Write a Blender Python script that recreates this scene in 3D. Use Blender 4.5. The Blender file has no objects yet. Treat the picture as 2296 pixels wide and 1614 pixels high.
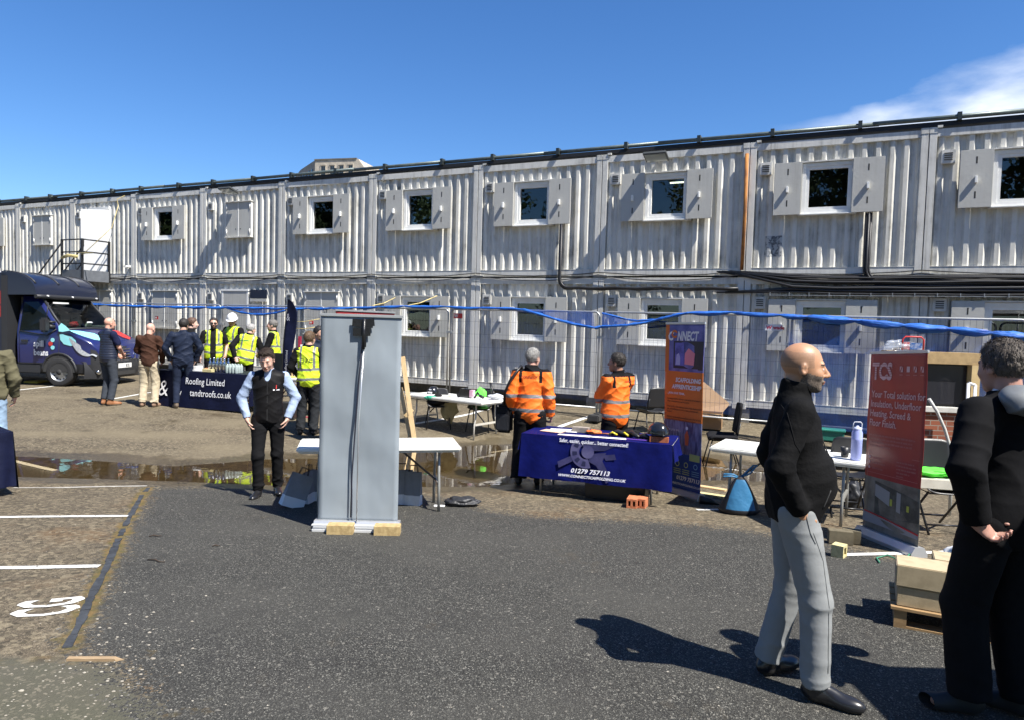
import bpy, bmesh, math, random
import numpy as np
from mathutils import Vector, Matrix, noise as mnoise
SC = bpy.context.scene
COL = SC.collection
R = math.radians
PI = math.pi
rng = random.Random(7)

# ------------------------------------------------------------------ camera
CAM_H, PITCH, ROLL, FPX = 1.742, -0.05103, 0.0282, 2099.8 / 1.34538
_f = Vector((0, math.cos(PITCH), math.sin(PITCH)))
_u = Vector((0, -math.sin(PITCH), math.cos(PITCH)))
_x = Vector((1, 0, 0))
C_X = _x * math.cos(ROLL) + _u * math.sin(ROLL)
C_U = -_x * math.sin(ROLL) + _u * math.cos(ROLL)
cam_data = bpy.data.cameras.new('camera')
cam = bpy.data.objects.new('camera', cam_data)
COL.objects.link(cam)
cam_data.sensor_width = 36
cam_data.lens = 36 * 2099.8 / 3089
cam_data.clip_start = 0.05
cam_data.clip_end = 3000
cam.matrix_world = Matrix(((C_X.x, C_U.x, -_f.x, 0), (C_X.y, C_U.y, -_f.y, 0), (C_X.z, C_U.z, -_f.z, CAM_H), (0, 0, 0, 1)))
SC.camera = cam
SC.view_settings.view_transform = 'Standard'
SC.view_settings.look = 'None'
SC.view_settings.exposure = 1.0
SC.view_settings.gamma = 1

# ------------------------------------------------------------------ sky and sun
SUN_EL, SUN_AZ = R(55), R(-41.5)          # azimuth of the sun, counter-clockwise from +X
world = bpy.data.worlds.new('World')
SC.world = world
world.use_nodes = True
wn, wl = world.node_tree.nodes, world.node_tree.links
wn.clear()
w_out = wn.new('ShaderNodeOutputWorld')
w_bg = wn.new('ShaderNodeBackground')
w_sky = wn.new('ShaderNodeTexSky')
w_sky.sky_type = 'NISHITA'
w_sky.sun_disc = False
w_sky.sun_elevation = SUN_EL
w_sky.sun_rotation = PI / 2 - SUN_AZ
w_sky.altitude = 100
w_sky.air_density = 1.0
w_sky.dust_density = 0.25
w_sky.ozone_density = 2.2
w_bg.inputs['Strength'].default_value = 0.063
# a soft bank of cloud low in the right of the sky, part of the sky itself
tc = wn.new('ShaderNodeTexCoord')
mp = wn.new('ShaderNodeMapping')
mp.inputs['Scale'].default_value = (1.0, 1.0, 2.6)
nz = wn.new('ShaderNodeTexNoise')
nz.inputs['Scale'].default_value = 5.0
nz.inputs['Detail'].default_value = 9
nz.inputs['Roughness'].default_value = 0.55
wl.new(tc.outputs['Generated'], mp.inputs['Vector'])
wl.new(mp.outputs['Vector'], nz.inputs['Vector'])
def wmath(op, a, b=None, clamp=False):
    n = wn.new('ShaderNodeMath'); n.operation = op; n.use_clamp = clamp
    for i, v in enumerate((a, b)):
        if v is None: continue
        if isinstance(v, (int, float)): n.inputs[i].default_value = v
        else: wl.new(v, n.inputs[i])
    return n.outputs[0]
sep = wn.new('ShaderNodeSeparateXYZ')
wl.new(tc.outputs['Generated'], sep.inputs[0])
# bank: distance from a line of direction (azimuth/elevation) in front of the camera to the right
az = wmath('DIVIDE', sep.outputs['X'], sep.outputs['Y'])
el = wmath('DIVIDE', sep.outputs['Z'], sep.outputs['Y'])
# top of the bank rises with azimuth
top = wmath('ADD', wmath('MULTIPLY', wmath('SUBTRACT', az, 0.38), 0.31), 0.305)
t1 = wmath('SUBTRACT', top, el)                       # >0 below the top edge
t1 = wmath('ADD', t1, wmath('MULTIPLY', wmath('SUBTRACT', nz.outputs['Fac'], 0.5), 0.17))
dens = wmath('MULTIPLY', t1, 16.0, True)
fadeL = wmath('MULTIPLY', wmath('SUBTRACT', az, 0.35), 7.0, True)
front = wmath('GREATER_THAN', sep.outputs['Y'], 0.05)
nz2 = wn.new('ShaderNodeTexNoise'); nz2.inputs['Scale'].default_value = 11; nz2.inputs['Detail'].default_value = 8
wl.new(mp.outputs['Vector'], nz2.inputs['Vector'])
tex = wmath('MULTIPLY', wmath('SUBTRACT', nz2.outputs['Fac'], 0.28), 2.6, True)
dens = wmath('MULTIPLY', wmath('MULTIPLY', dens, fadeL), wmath('MULTIPLY', front, tex))
dens = wmath('MULTIPLY', dens, 0.92)
w_mix = wn.new('ShaderNodeMix'); w_mix.data_type = 'RGBA'
wl.new(dens, w_mix.inputs['Factor'])
w_hs = wn.new('ShaderNodeHueSaturation')
w_hs.inputs['Saturation'].default_value = 1.22
w_hs.inputs['Value'].default_value = 1.0
wl.new(w_sky.outputs['Color'], w_hs.inputs['Color'])
w_tint = wn.new('ShaderNodeMix'); w_tint.data_type = 'RGBA'; w_tint.blend_type = 'MULTIPLY'; w_tint.inputs['Factor'].default_value = 1
w_tint.inputs['B'].default_value = (.90, 1.08, 1.34, 1)
wl.new(w_hs.outputs['Color'], w_tint.inputs['A'])
wl.new(w_tint.outputs['Result'], w_mix.inputs['A'])
w_mix.inputs['B'].default_value = (9.0, 9.6, 10.6, 1)
wl.new(w_mix.outputs['Result'], w_bg.inputs['Color'])
wl.new(w_bg.outputs['Background'], w_out.inputs['Surface'])

sun_data = bpy.data.lights.new('sun', 'SUN')
sun_data.energy = 5.0
sun_data.angle = R(0.5)
sun_data.color = (1.0, 0.955, 0.88)
sun = bpy.data.objects.new('sun', sun_data)
COL.objects.link(sun)
sdir = Vector((math.cos(SUN_EL) * math.cos(SUN_AZ), math.cos(SUN_EL) * math.sin(SUN_AZ), math.sin(SUN_EL)))
sun.rotation_euler = (-sdir).to_track_quat('-Z', 'Y').to_euler()
sun.location = (12, -9, 20)

# ------------------------------------------------------------------ lie of the land
def lerp_tab(tab, v):
    if v <= tab[0][0]: return tab[0][1]
    for (a, b), (c, d) in zip(tab, tab[1:]):
        if v <= c:
            t = (v - a) / (c - a); return b + (d - b) * t
    return tab[-1][1]
WATER = -0.335
def far_edge(x):
    return lerp_tab([(-6, 9.8), (-3, 10.2), (-1, 11.6), (0.5, 12.4), (4, 12.2), (8, 12)], x)
def ground_base(x, y):
    fe = far_edge(x)
    ru = lerp_tab([(-3, 4.6), (0, 1.9)], x)
    return lerp_tab([(-30, 0.0), (0, -0.02), (3.5, -0.05), (6.3, -0.20), (8.4, -0.330), (8.9, -0.338), (fe, -0.338), (fe + ru, -0.07), (fe + ru + 5, 0.0), (400, 0)], y)
# outline of the standing water, world metres
PUD = [(-11, 8.62), (-4.2, 8.63), (-2.9, 8.55), (-0.3, 8.75), (0.35, 9.2), (1.2, 9.35), (2.6, 9.5), (3.7, 9.6), (4.0, 10.4), (3.0, 11.6), (1.4, 11.9), (0.4, 12.25),
       (-1.0, 11.6), (-2.2, 10.9), (-2.9, 10.3), (-3.6, 10.15), (-4.6, 9.5), (-6.0, 9.75), (-7.4, 9.9), (-11, 10.3)]
def sd_poly(px, py, poly):
    d = 1e18; s = 1
    n = len(poly); j = n - 1
    for i in range(n):
        ax, ay = poly[i]; bx, by = poly[j]
        ex, ey = bx - ax, by - ay; wx, wy = px - ax, py - ay
        t = max(0, min(1, (wx * ex + wy * ey) / (ex * ex + ey * ey)))
        qx, qy = wx - ex * t, wy - ey * t
        d = min(d, qx * qx + qy * qy)
        c1, c2, c3 = py >= ay, py < by, ex * wy > ey * wx
        if (c1 and c2 and c3) or (not c1 and not c2 and not c3): s = -s
        j = i
    return s * math.sqrt(d)
def ground_z(x, y):
    z = ground_base(x, y)
    if 7.5 < y < 14.5 and -13 < x < 7:
        s = sd_poly(x, y, PUD)
        n = 0.010 * mnoise.noise(Vector((x * 0.9, y * 0.9, 0))) + 0.005 * mnoise.noise(Vector((x * 3, y * 3, 5)))
        if s < 0: z = WATER - min(0.018, -s * 0.10) + n * 0.55
        elif s < 1.0: z = max(z + n, WATER + 0.003 + min(s * 0.05, .02) + n * 0.35)
    return z
def cray(px, py):
    return (_f + C_X * ((px - 1148) / FPX) - C_U * ((py - 806.9) / FPX))
def spot(px, py, dz=0.0):
    """the point of the ground seen at this place of the photograph (2296 x 1614)"""
    d = cray(px, py); z = 0.0
    for _ in range(12):
        t = (z + dz - CAM_H) / d.z
        p = d * t
        z = 0.5 * z + 0.5 * ground_base(p.x, p.y)
    return Vector((p.x, p.y, ground_base(p.x, p.y)))
def height_of(P, py):
    lo, hi = -1.0, 8.0
    for _ in range(40):
        m = (lo + hi) / 2
        v = Vector((P[0], P[1], m - CAM_H))
        y = 806.9 - FPX * v.dot(C_U) / v.dot(_f)
        if y > py: lo = m
        else: hi = m
    return lo
def at_depth(px, py, Y):
    d = cray(px, py); return d * (Y / d.y) + Vector((0, 0, CAM_H))
def gz(x, y): return ground_base(x, y)

# ------------------------------------------------------------------ object helpers
def tag(o, label=None, cat=None, group=None, kind=None):
    if label: o['label'] = label
    if cat: o['category'] = cat
    if group: o['group'] = group
    if kind: o['kind'] = kind
    return o
def thing(name, label, cat, loc=(0, 0, 0), rotz=0.0, group=None):
    o = bpy.data.objects.new(name, None); COL.objects.link(o)
    o.empty_display_size = 0.1
    o.location = loc; o.rotation_euler = (0, 0, rotz)
    return tag(o, label, cat, group)
def copy_tree(o, parent=None):
    c = o.copy(); COL.objects.link(c)
    if parent is not None: c.parent = parent
    for ch in list(o.children): copy_tree(ch, c)
    return c

class MB:
    """collects shapes and links them as one mesh object"""
    def __init__(s): s.v = []; s.f = []; s.m = []; s.sm = []
    def add(s, vs, fs, mi=0, M=None, smooth=False):
        b = len(s.v)
        for p in vs:
            p = Vector(p)
            s.v.append(M @ p if M is not None else p)
        for f in fs: s.f.append([b + i for i in f]); s.m.append(mi); s.sm.append(smooth)
        return s
    def box(s, x0, x1, y0, y1, z0, z1, mi=0, M=None, ch=0.0):
        if ch <= 0:
            vs = [(x0, y0, z0), (x1, y0, z0), (x1, y1, z0), (x0, y1, z0), (x0, y0, z1), (x1, y0, z1), (x1, y1, z1), (x0, y1, z1)]
            fs = [(0, 3, 2, 1), (4, 5, 6, 7), (0, 1, 5, 4), (1, 2, 6, 5), (2, 3, 7, 6), (3, 0, 4, 7)]
            return s.add(vs, fs, mi, M)
        c = ch; bm = bmesh.new()
        r = bmesh.ops.create_cube(bm, size=1)
        for v in bm.verts:
            v.co = Vector(((x0 + x1) / 2 + v.co.x * (x1 - x0), (y0 + y1) / 2 + v.co.y * (y1 - y0), (z0 + z1) / 2 + v.co.z * (z1 - z0)))
        bmesh.ops.bevel(bm, geom=list(bm.edges), offset=c, segments=2, affect='EDGES')
        bm.verts.index_update()
        s.add([v.co.copy() for v in bm.verts], [[v.index for v in f.verts] for f in bm.faces], mi, M, False)
        bm.free(); return s
    def tube(s, pts, r, n=8, mi=0, M=None, caps=True, closed=False):
        pts = [Vector(p) for p in pts]; rr = r if isinstance(r, (list, tuple)) else [r] * len(pts)
        vs = []; fs = []; N = len(pts)
        up = Vector((0, 0, 1)); prev = None
        for i, p in enumerate(pts):
            if closed: d = (pts[(i + 1) % N] - pts[i - 1])
            else: d = (pts[min(i + 1, N - 1)] - pts[max(i - 1, 0)])
            d.normalize()
            if prev is None:
                a = d.cross(up)
                if a.length < 1e-3: a = d.cross(Vector((1, 0, 0)))
            else:
                a = prev - d * prev.dot(d)
                if a.length < 1e-4: a = d.cross(up)
            a.normalize(); prev = a; b = d.cross(a)
            for k in range(n):
                t = 2 * PI * k / n
                vs.append(p + (a * math.cos(t) + b * math.sin(t)) * rr[i])
        M_ = N if closed else N - 1
        for i in range(M_):
            for k in range(n):
                i2 = (i + 1) % N
                fs.append((i * n + k, i * n + (k + 1) % n, i2 * n + (k + 1) % n, i2 * n + k))
        s.add(vs, fs, mi, M, True)
        if caps and not closed:
            b = len(s.v) - len(vs)
            s.f.append([b + k for k in range(n)][::-1]); s.m.append(mi); s.sm.append(False)
            s.f.append([b + (N - 1) * n + k for k in range(n)]); s.m.append(mi); s.sm.append(False)
        return s
    def lathe(s, prof, n=20, mi=0, M=None, smooth=True):
        vs = []; fs = []
        for r_, z in prof:
            for k in range(n):
                t = 2 * PI * k / n; vs.append((r_ * math.cos(t), r_ * math.sin(t), z))
        for i in range(len(prof) - 1):
            for k in range(n):
                fs.append((i * n + k, i * n + (k + 1) % n, (i + 1) * n + (k + 1) % n, (i + 1) * n + k))
        s.add(vs, fs, mi, M, smooth); return s
    def prism(s, poly, z0, z1, mi=0, M=None):
        """poly in local x,y extruded along local z"""
        n = len(poly)
        vs = [(x, y, z0) for x, y in poly] + [(x, y, z1) for x, y in poly]
        fs = [list(range(n))[::-1], list(range(n, 2 * n))] + [(i, (i + 1) % n, n + (i + 1) % n, n + i) for i in range(n)]
        return s.add(vs, fs, mi, M)
    def grid(s, fn, nu, nv, mi=0, M=None, smooth=True, mif=None):
        vs = [fn(i / nu, j / nv) for j in range(nv + 1) for i in range(nu + 1)]
        b = len(s.v)
        for p in vs: s.v.append(M @ Vector(p) if M is not None else Vector(p))
        for j in range(nv):
            for i in range(nu):
                a = b + j * (nu + 1) + i
                s.f.append([a, a + 1, a + nu + 2, a + nu + 1]); s.sm.append(smooth)
                s.m.append(mif((i + .5) / nu, (j + .5) / nv) if mif else mi)
        return s
    def build(s, name, mats, parent=None, bevel=0.0, solid=0.0, sub=0):
        me = bpy.data.meshes.new(name)
        me.from_pydata([tuple(p) for p in s.v], [], s.f)
        if not isinstance(mats, (list, tuple)): mats = [mats]
        for m in mats: me.materials.append(m)
        me.polygons.foreach_set('material_index', s.m)
        me.polygons.foreach_set('use_smooth', s.sm)
        me.update()
        o = bpy.data.objects.new(name, me); COL.objects.link(o)
        if parent is not None: o.parent = parent
        if solid:
            md = o.modifiers.new('thick', 'SOLIDIFY'); md.thickness = solid; md.offset = 0
        if bevel:
            md = o.modifiers.new('bev', 'BEVEL'); md.width = bevel; md.segments = 2; md.limit_method = 'ANGLE'; md.angle_limit = R(40)
        if sub:
            md = o.modifiers.new('sub', 'SUBSURF'); md.levels = md.render_levels = sub
        return o
def TR(x=0, y=0, z=0, rx=0, ry=0, rz=0, s=1):
    return Matrix.Translation((x, y, z)) @ Matrix.Rotation(rz, 4, 'Z') @ Matrix.Rotation(ry, 4, 'Y') @ Matrix.Rotation(rx, 4, 'X') @ Matrix.Scale(s, 4)

# ------------------------------------------------------------------ materials
MATS = {}
def mat(name, col, rough=0.6, metal=0.0, var=0.0, vscale=6.0, bump=0.0, bscale=30.0, spec=0.5, stretch=(1, 1, 1), col2=None, detail=4, alpha=1.0, emit=None, coat=0.0, sheen=0.0, c2lo=.45, c2hi=.65, coord='Object', trans=0.0):
    if name in MATS: return MATS[name]
    m = bpy.data.materials.new(name); m.use_nodes = True
    nt = m.node_tree; n = nt.nodes; l = nt.links
    b = n['Principled BSDF']
    b.inputs['Roughness'].default_value = rough
    b.inputs['Metallic'].default_value = metal
    b.inputs['Specular IOR Level'].default_value = spec
    b.inputs['Base Color'].default_value = (*col, 1)
    b.inputs['Alpha'].default_value = alpha
    if coat: b.inputs['Coat Weight'].default_value = coat; b.inputs['Coat Roughness'].default_value = 0.08
    if sheen: b.inputs['Sheen Weight'].default_value = sheen; b.inputs['Sheen Roughness'].default_value = 0.6
    if trans: b.inputs['Transmission Weight'].default_value = trans
    if emit:
        b.inputs['Emission Color'].default_value = (*emit[0], 1); b.inputs['Emission Strength'].default_value = emit[1]
    if var or col2 or bump:
        t = n.new('ShaderNodeTexCoord'); mpn = n.new('ShaderNodeMapping'); mpn.inputs['Scale'].default_value = stretch
        l.new(t.outputs[coord], mpn.inputs['Vector'])
    if var or col2:
        z = n.new('ShaderNodeTexNoise'); z.inputs['Scale'].default_value = vscale; z.inputs['Detail'].default_value = detail
        z.inputs['Roughness'].default_value = 0.6
        l.new(mpn.outputs[0], z.inputs['Vector'])
        rp = n.new('ShaderNodeValToRGB')
        c2 = col2 or tuple(c * (1 - var) for c in col)
        c1 = col if col2 else tuple(min(1, c * (1 + var)) for c in col)
        rp.color_ramp.elements[0].position = c2lo if col2 else 0.3; rp.color_ramp.elements[1].position = c2hi if col2 else 0.7
        rp.color_ramp.elements[0].color = (*c1, 1); rp.color_ramp.elements[1].color = (*c2, 1)
        l.new(z.outputs['Fac'], rp.inputs['Fac']); l.new(rp.outputs['Color'], b.inputs['Base Color'])
    if bump:
        z2 = n.new('ShaderNodeTexNoise'); z2.inputs['Scale'].default_value = bscale; z2.inputs['Detail'].default_value = 3
        l.new(mpn.outputs[0], z2.inputs['Vector'])
        bp = n.new('ShaderNodeBump'); bp.inputs['Strength'].default_value = 1.0; bp.inputs['Distance'].default_value = bump
        l.new(z2.outputs['Fac'], bp.inputs['Height']); l.new(bp.outputs['Normal'], b.inputs['Normal'])
    MATS[name] = m; return m
def cloth(name, col, rough=0.85, wr=0.012, ws=9, var=0.12, **k):
    return mat(name, col, rough=rough, var=var, vscale=7, bump=wr, bscale=ws, spec=0.12, **k)

def painted_steel(name, base, dirt, amount=0.5, streak=True):
    """white container paint: grime in vertical streaks, different on every cabin"""
    m = bpy.data.materials.new(name); m.use_nodes = True
    n = m.node_tree.nodes; l = m.node_tree.links; b = n['Principled BSDF']
    t = n.new('ShaderNodeTexCoord'); oi = n.new('ShaderNodeObjectInfo')
    ad = n.new('ShaderNodeVectorMath'); ad.operation = 'ADD'
    sc = n.new('ShaderNodeVectorMath'); sc.operation = 'SCALE'
    cb = n.new('ShaderNodeCombineXYZ')
    l.new(oi.outputs['Random'], cb.inputs[0]); l.new(oi.outputs['Random'], cb.inputs[2])
    l.new(cb.outputs[0], sc.inputs[0]); sc.inputs['Scale'].default_value = 37
    l.new(t.outputs['Object'], ad.inputs[0]); l.new(sc.outputs[0], ad.inputs[1])
    def nz_(scale, st, det=5):
        mp_ = n.new('ShaderNodeMapping'); mp_.inputs['Scale'].default_value = st
        z = n.new('ShaderNodeTexNoise'); z.inputs['Scale'].default_value = scale; z.inputs['Detail'].default_value = det; z.inputs['Roughness'].default_value = .62
        l.new(ad.outputs[0], mp_.inputs[0]); l.new(mp_.outputs[0], z.inputs['Vector']); return z.outputs['Fac']
    def mr(v, a, b2, c=0, d=1):
        q = n.new('ShaderNodeMapRange'); q.inputs[1].default_value = a; q.inputs[2].default_value = b2; q.inputs[3].default_value = c; q.inputs[4].default_value = d
        l.new(v, q.inputs[0]); return q.outputs[0]
    s1 = mr(nz_(2.4, (5.0, 5.0, 0.10)), .45, .70)
    s2 = mr(nz_(1.3, (1, 1, 1)), .39, .64)
    s3 = mr(nz_(9, (1, 1, .5), 8), .45, .75, 0, .5)
    mx = n.new('ShaderNodeMath'); mx.operation = 'MULTIPLY'; l.new(s1, mx.inputs[0]); l.new(s2, mx.inputs[1])
    a2 = n.new('ShaderNodeMath'); a2.operation = 'ADD'; l.new(mx.outputs[0], a2.inputs[0])
    m3 = n.new('ShaderNodeMath'); m3.operation = 'MULTIPLY'; l.new(s3, m3.inputs[0]); l.new(s2, m3.inputs[1]); l.new(m3.outputs[0], a2.inputs[1])
    m4 = n.new('ShaderNodeMath'); m4.operation = 'MULTIPLY'; m4.inputs[1].default_value = amount; l.new(a2.outputs[0], m4.inputs[0]); m4.use_clamp = True
    mix = n.new('ShaderNodeMix'); mix.data_type = 'RGBA'
    mix.inputs['A'].default_value = (*base, 1); mix.inputs['B'].default_value = (*dirt, 1)
    l.new(m4.outputs[0], mix.inputs['Factor']); l.new(mix.outputs['Result'], b.inputs['Base Color'])
    b.inputs['Roughness'].default_value = 0.5
    z2 = nz_(18, (1, 1, 1), 3)
    bp = n.new('ShaderNodeBump'); bp.inputs['Distance'].default_value = 0.002; l.new(z2, bp.inputs['Height']); l.new(bp.outputs[0], b.inputs['Normal'])
    MATS[name] = m; return m

def text_mesh(body, size, align='LEFT', bold=0.0, shear=0.0, xs=1.0, spacing=1.0):
    cu = bpy.data.curves.new('txt', 'FONT'); cu.body = body; cu.size = size; cu.align_x = align
    cu.offset = bold; cu.shear = shear; cu.space_character = spacing; cu.resolution_u = 2
    o = bpy.data.objects.new('txt', cu); COL.objects.link(o)
    dg = bpy.context.evaluated_depsgraph_get(); oe = o.evaluated_get(dg)
    me = oe.to_mesh()
    vs = [Vector((v.co.x * xs, v.co.y, 0)) for v in me.vertices]; fs = [list(p.vertices) for p in me.polygons]
    oe.to_mesh_clear(); bpy.data.objects.remove(o); bpy.data.curves.remove(cu)
    return vs, fs
def put_text(mb, body, size, M, mi=0, **k):
    vs, fs = text_mesh(body, size, **k); mb.add(vs, fs, mi, M)
# ================================================================== GROUND
def ground_material():
    m = bpy.data.materials.new('car_park_surface'); m.use_nodes = True
    n = m.node_tree.nodes; l = m.node_tree.links; b = n['Principled BSDF']
    t = n.new('ShaderNodeTexCoord')
    def noise(scale, det=4, rough=.6, st=None):
        z = n.new('ShaderNodeTexNoise'); z.inputs['Scale'].default_value = scale; z.inputs['Detail'].default_value = det; z.inputs['Roughness'].default_value = rough
        if st:
            q = n.new('ShaderNodeMapping'); q.inputs['Scale'].default_value = st; l.new(t.outputs['Object'], q.inputs[0]); l.new(q.outputs[0], z.inputs['Vector'])
        else: l.new(t.outputs['Object'], z.inputs['Vector'])
        return z.outputs['Fac']
    def mr(v, a, b2, c=0., d=1.):
        q = n.new('ShaderNodeMapRange'); q.inputs[1].default_value = a; q.inputs[2].default_value = b2; q.inputs[3].default_value = c; q.inputs[4].default_value = d
        l.new(v, q.inputs[0]); return q.outputs[0]
    def mth(op, a, c=None, cl=False):
        q = n.new('ShaderNodeMath'); q.operation = op; q.use_clamp = cl
        for i, v in enumerate((a, c)):
            if v is None: continue
            if isinstance(v, (int, float)): q.inputs[i].default_value = v
            else: l.new(v, q.inputs[i])
        return q.outputs[0]
    def mix(f, a, c):
        q = n.new('ShaderNodeMix'); q.data_type = 'RGBA'
        for k, v in (('Factor', f), ('A', a), ('B', c)):
            if isinstance(v, tuple): q.inputs[k].default_value = (*v, 1)
            elif isinstance(v, float): q.inputs[k].default_value = v
            else: l.new(v, q.inputs[k])
        return q.outputs['Result']
    def att(nm):
        a = n.new('ShaderNodeAttribute'); a.attribute_name = nm; return a.outputs['Fac']
    def vor(scale, feat='F1'):
        v = n.new('ShaderNodeTexVoronoi'); v.inputs['Scale'].default_value = scale; v.feature = feat
        l.new(t.outputs['Object'], v.inputs['Vector']); return v
    # exposed stones
    v1 = vor(70); v2 = vor(170)
    bw1 = n.new('ShaderNodeSeparateColor'); l.new(v1.outputs['Color'], bw1.inputs[0])
    bw2 = n.new('ShaderNodeSeparateColor'); l.new(v2.outputs['Color'], bw2.inputs[0])
    st1 = bw1.outputs[0]; st2 = bw2.outputs[1]
    # old brown surface: binder with stones of several tints
    rp = n.new('ShaderNodeValToRGB'); l.new(st2, rp.inputs[0]); e = rp.color_ramp.elements
    e[0].position = 0; e[0].color = (0.045, 0.037, 0.024, 1); e[1].position = 1; e[1].color = (0.38, 0.315, 0.22, 1)
    for p, c in ((.35, (.10, .080, .052)), (.65, (.165, .132, .088)), (.88, (.25, .205, .14))):
        q = rp.color_ramp.elements.new(p); q.color = (*c, 1)
    big = mr(noise(.55, 5), .35, .65); med = mr(noise(2.2, 6), .38, .66)
    br = mix(mth('MULTIPLY', big, .6), rp.outputs[0], (0.155, 0.125, 0.085))
    br = mix(mth('MULTIPLY', med, .45), br, (0.075, 0.062, 0.045))
    rust = mr(noise(1.1, 4), .5, .68)
    br = mix(mth('MULTIPLY', mth('MULTIPLY', rust, mr(att('silt'), 0, .5, 1, .15)), .5), br, (0.21, 0.115, 0.045))
    br = mix(mth('MULTIPLY', mr(noise(7, 8, .75), .50, .68), .55), br, (0.058, 0.048, 0.034))
    br = mix(mth('MULTIPLY', mr(noise(13, 6, .8), .56, .70), .5), br, (0.26, 0.215, 0.135))
    bw3 = n.new('ShaderNodeSeparateColor'); l.new(vor(34).outputs['Color'], bw3.inputs[0])
    br = mix(mth('MULTIPLY', mr(bw3.outputs[0], .62, 1.), .75), br, (0.30, 0.25, 0.165))
    br = mix(mth('MULTIPLY', mr(bw3.outputs[1], .70, 1.), .8), br, (0.05, 0.042, 0.028))
    # far, paler and siltier
    silt = mr(noise(.35, 5, .6, (1, 2.2, 1)), .42, .62)
    br = mix(mth('MULTIPLY', mth('MULTIPLY', silt, att('silt')), .75), br, (0.215, 0.178, 0.115))
    # new dark asphalt
    ra = n.new('ShaderNodeValToRGB'); l.new(st2, ra.inputs[0]); e = ra.color_ramp.elements
    e[0].position = 0; e[0].color = (0.018, 0.017, 0.015, 1); e[1].position = 1; e[1].color = (0.30, 0.29, 0.25, 1)
    for p, c in ((.5, (.042, .041, .037)), (.80, (.078, .076, .067)), (.93, (.15, .145, .125))):
        q = ra.color_ramp.elements.new(p); q.color = (*c, 1)
    asp = mix(mth('MULTIPLY', mr(noise(.9, 6), .4, .7), .35), ra.outputs[0], (0.062, 0.060, 0.053))
    asp = mix(mth('MULTIPLY', mr(noise(3.2, 6, .7), .55, .72), .55), asp, (0.028, 0.027, 0.025))
    asp = mix(mth('MULTIPLY', mr(noise(1.6, 5, .75, (1, .6, 1)), .60, .70), .35), asp, (0.10, 0.080, 0.052))
    asp = mix(mth('MULTIPLY', mr(noise(.38, 5, .6, (1, 1.6, 1)), .45, .60), .45), asp, (0.080, 0.077, 0.067))

    spk = mth('GREATER_THAN', st1, .988)
    asp = mix(mth('MULTIPLY', spk, .5), asp, (0.30, 0.28, 0.24))
    # old concrete at the lower left
    con = mix(mr(st1, .75, .95), (0.105, 0.098, 0.072), (0.22, 0.195, 0.145))
    con = mix(mth('MULTIPLY', med, .4), con, (0.08, 0.085, 0.05))
    ed = mth('MULTIPLY', mth('SUBTRACT', noise(3.5, 6, .7), .5), .9)
    fa = mr(mth('ADD', mth('ADD', att('asphalt'), mth('MULTIPLY', ed, .42)), mth('MULTIPLY', mth('SUBTRACT', st1, .5), .30)), -.04, .04)
    fc = mr(mth('ADD', att('concrete'), mth('MULTIPLY', ed, .35)), -.04, .06)
    moss = mth('MULTIPLY', mr(mth('SUBTRACT', att('moss'), mth('MULTIPLY', noise(5, 6, .7), 1.0)), .0, .22), .8)
    c = mix(fc, br, con)
    asd = n.new('ShaderNodeHueSaturation'); asd.inputs['Value'].default_value = 1.0; l.new(asp, asd.inputs['Color'])
    c = mix(fa, c, asd.outputs[0])
    mossc = mix(mr(noise(14, 4), .4, .6), (0.21, 0.135, 0.045), (0.12, 0.10, 0.028))
    c = mix(moss, c, mossc)
    # wet
    wet = mr(mth('ADD', att('wet'), mth('MULTIPLY', mth('SUBTRACT', noise(1.7, 6, .65), .5), 1.6)), .35, .62)
    hsv = n.new('ShaderNodeHueSaturation'); hsv.inputs['Value'].default_value = .56; hsv.inputs['Saturation'].default_value = 1.15; l.new(c, hsv.inputs['Color'])
    c = mix(wet, c, hsv.outputs[0])
    al = n.new('ShaderNodeHueSaturation'); al.inputs['Value'].default_value = .86; al.inputs['Saturation'].default_value = 1.0; l.new(c, al.inputs['Color'])
    l.new(al.outputs[0], b.inputs['Base Color'])
    l.new(mr(wet, 0, 1, .86, .30), b.inputs['Roughness'])
    b.inputs['Specular IOR Level'].default_value = .3
    hh = mth('ADD', mth('MULTIPLY', v2.outputs['Distance'], .8), mth('MULTIPLY', noise(60, 3), .6))
    bp = n.new('ShaderNodeBump'); bp.inputs['Distance'].default_value = .006
    l.new(mr(wet, 0, 1, 1., .25), bp.inputs['Strength']); l.new(hh, bp.inputs['Height']); l.new(bp.outputs[0], b.inputs['Normal'])
    return m

def W(px, py): p = spot(px, py); return (p.x, p.y)
ASPH = [W(335, 1092), W(450, 1093), W(560, 1094), W(840, 1104), W(1010, 1120), W(1090, 1142), W(1180, 1156), W(1300, 1163), W(1400, 1168), W(1500, 1172), W(1650, 1186),
        W(1760, 1200), W(1870, 1222), W(2000, 1252), W(2150, 1272), W(2296, 1290), (9, 5.2), (30, 3.0), (30, -30), (-0.9, -30), (-1.2, 1.4), W(330, 1614), W(262, 1500), W(150, 1452), W(215, 1330), W(275, 1200)]
CONC = [W(-700, 1440), W(0, 1462), W(130, 1478), W(240, 1488), W(420, 1614), (-1.0, 1.6), (-.9, -30), (-30, -30), (-30, 3)]
KERB = [W(150, 1452), W(178, 1400), W(203, 1340), W(240, 1270), W(262, 1216), W(290, 1160), W(318, 1110), W(333, 1093)]
def seg_d(x, y, pts):
    d = 1e9
    for (ax, ay), (bx, by) in zip(pts, pts[1:]):
        ex, ey = bx - ax, by - ay; t = max(0, min(1, ((x - ax) * ex + (y - ay) * ey) / (ex * ex + ey * ey)))
        d = min(d, math.hypot(x - ax - ex * t, y - ay - ey * t))
    return d
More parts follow.
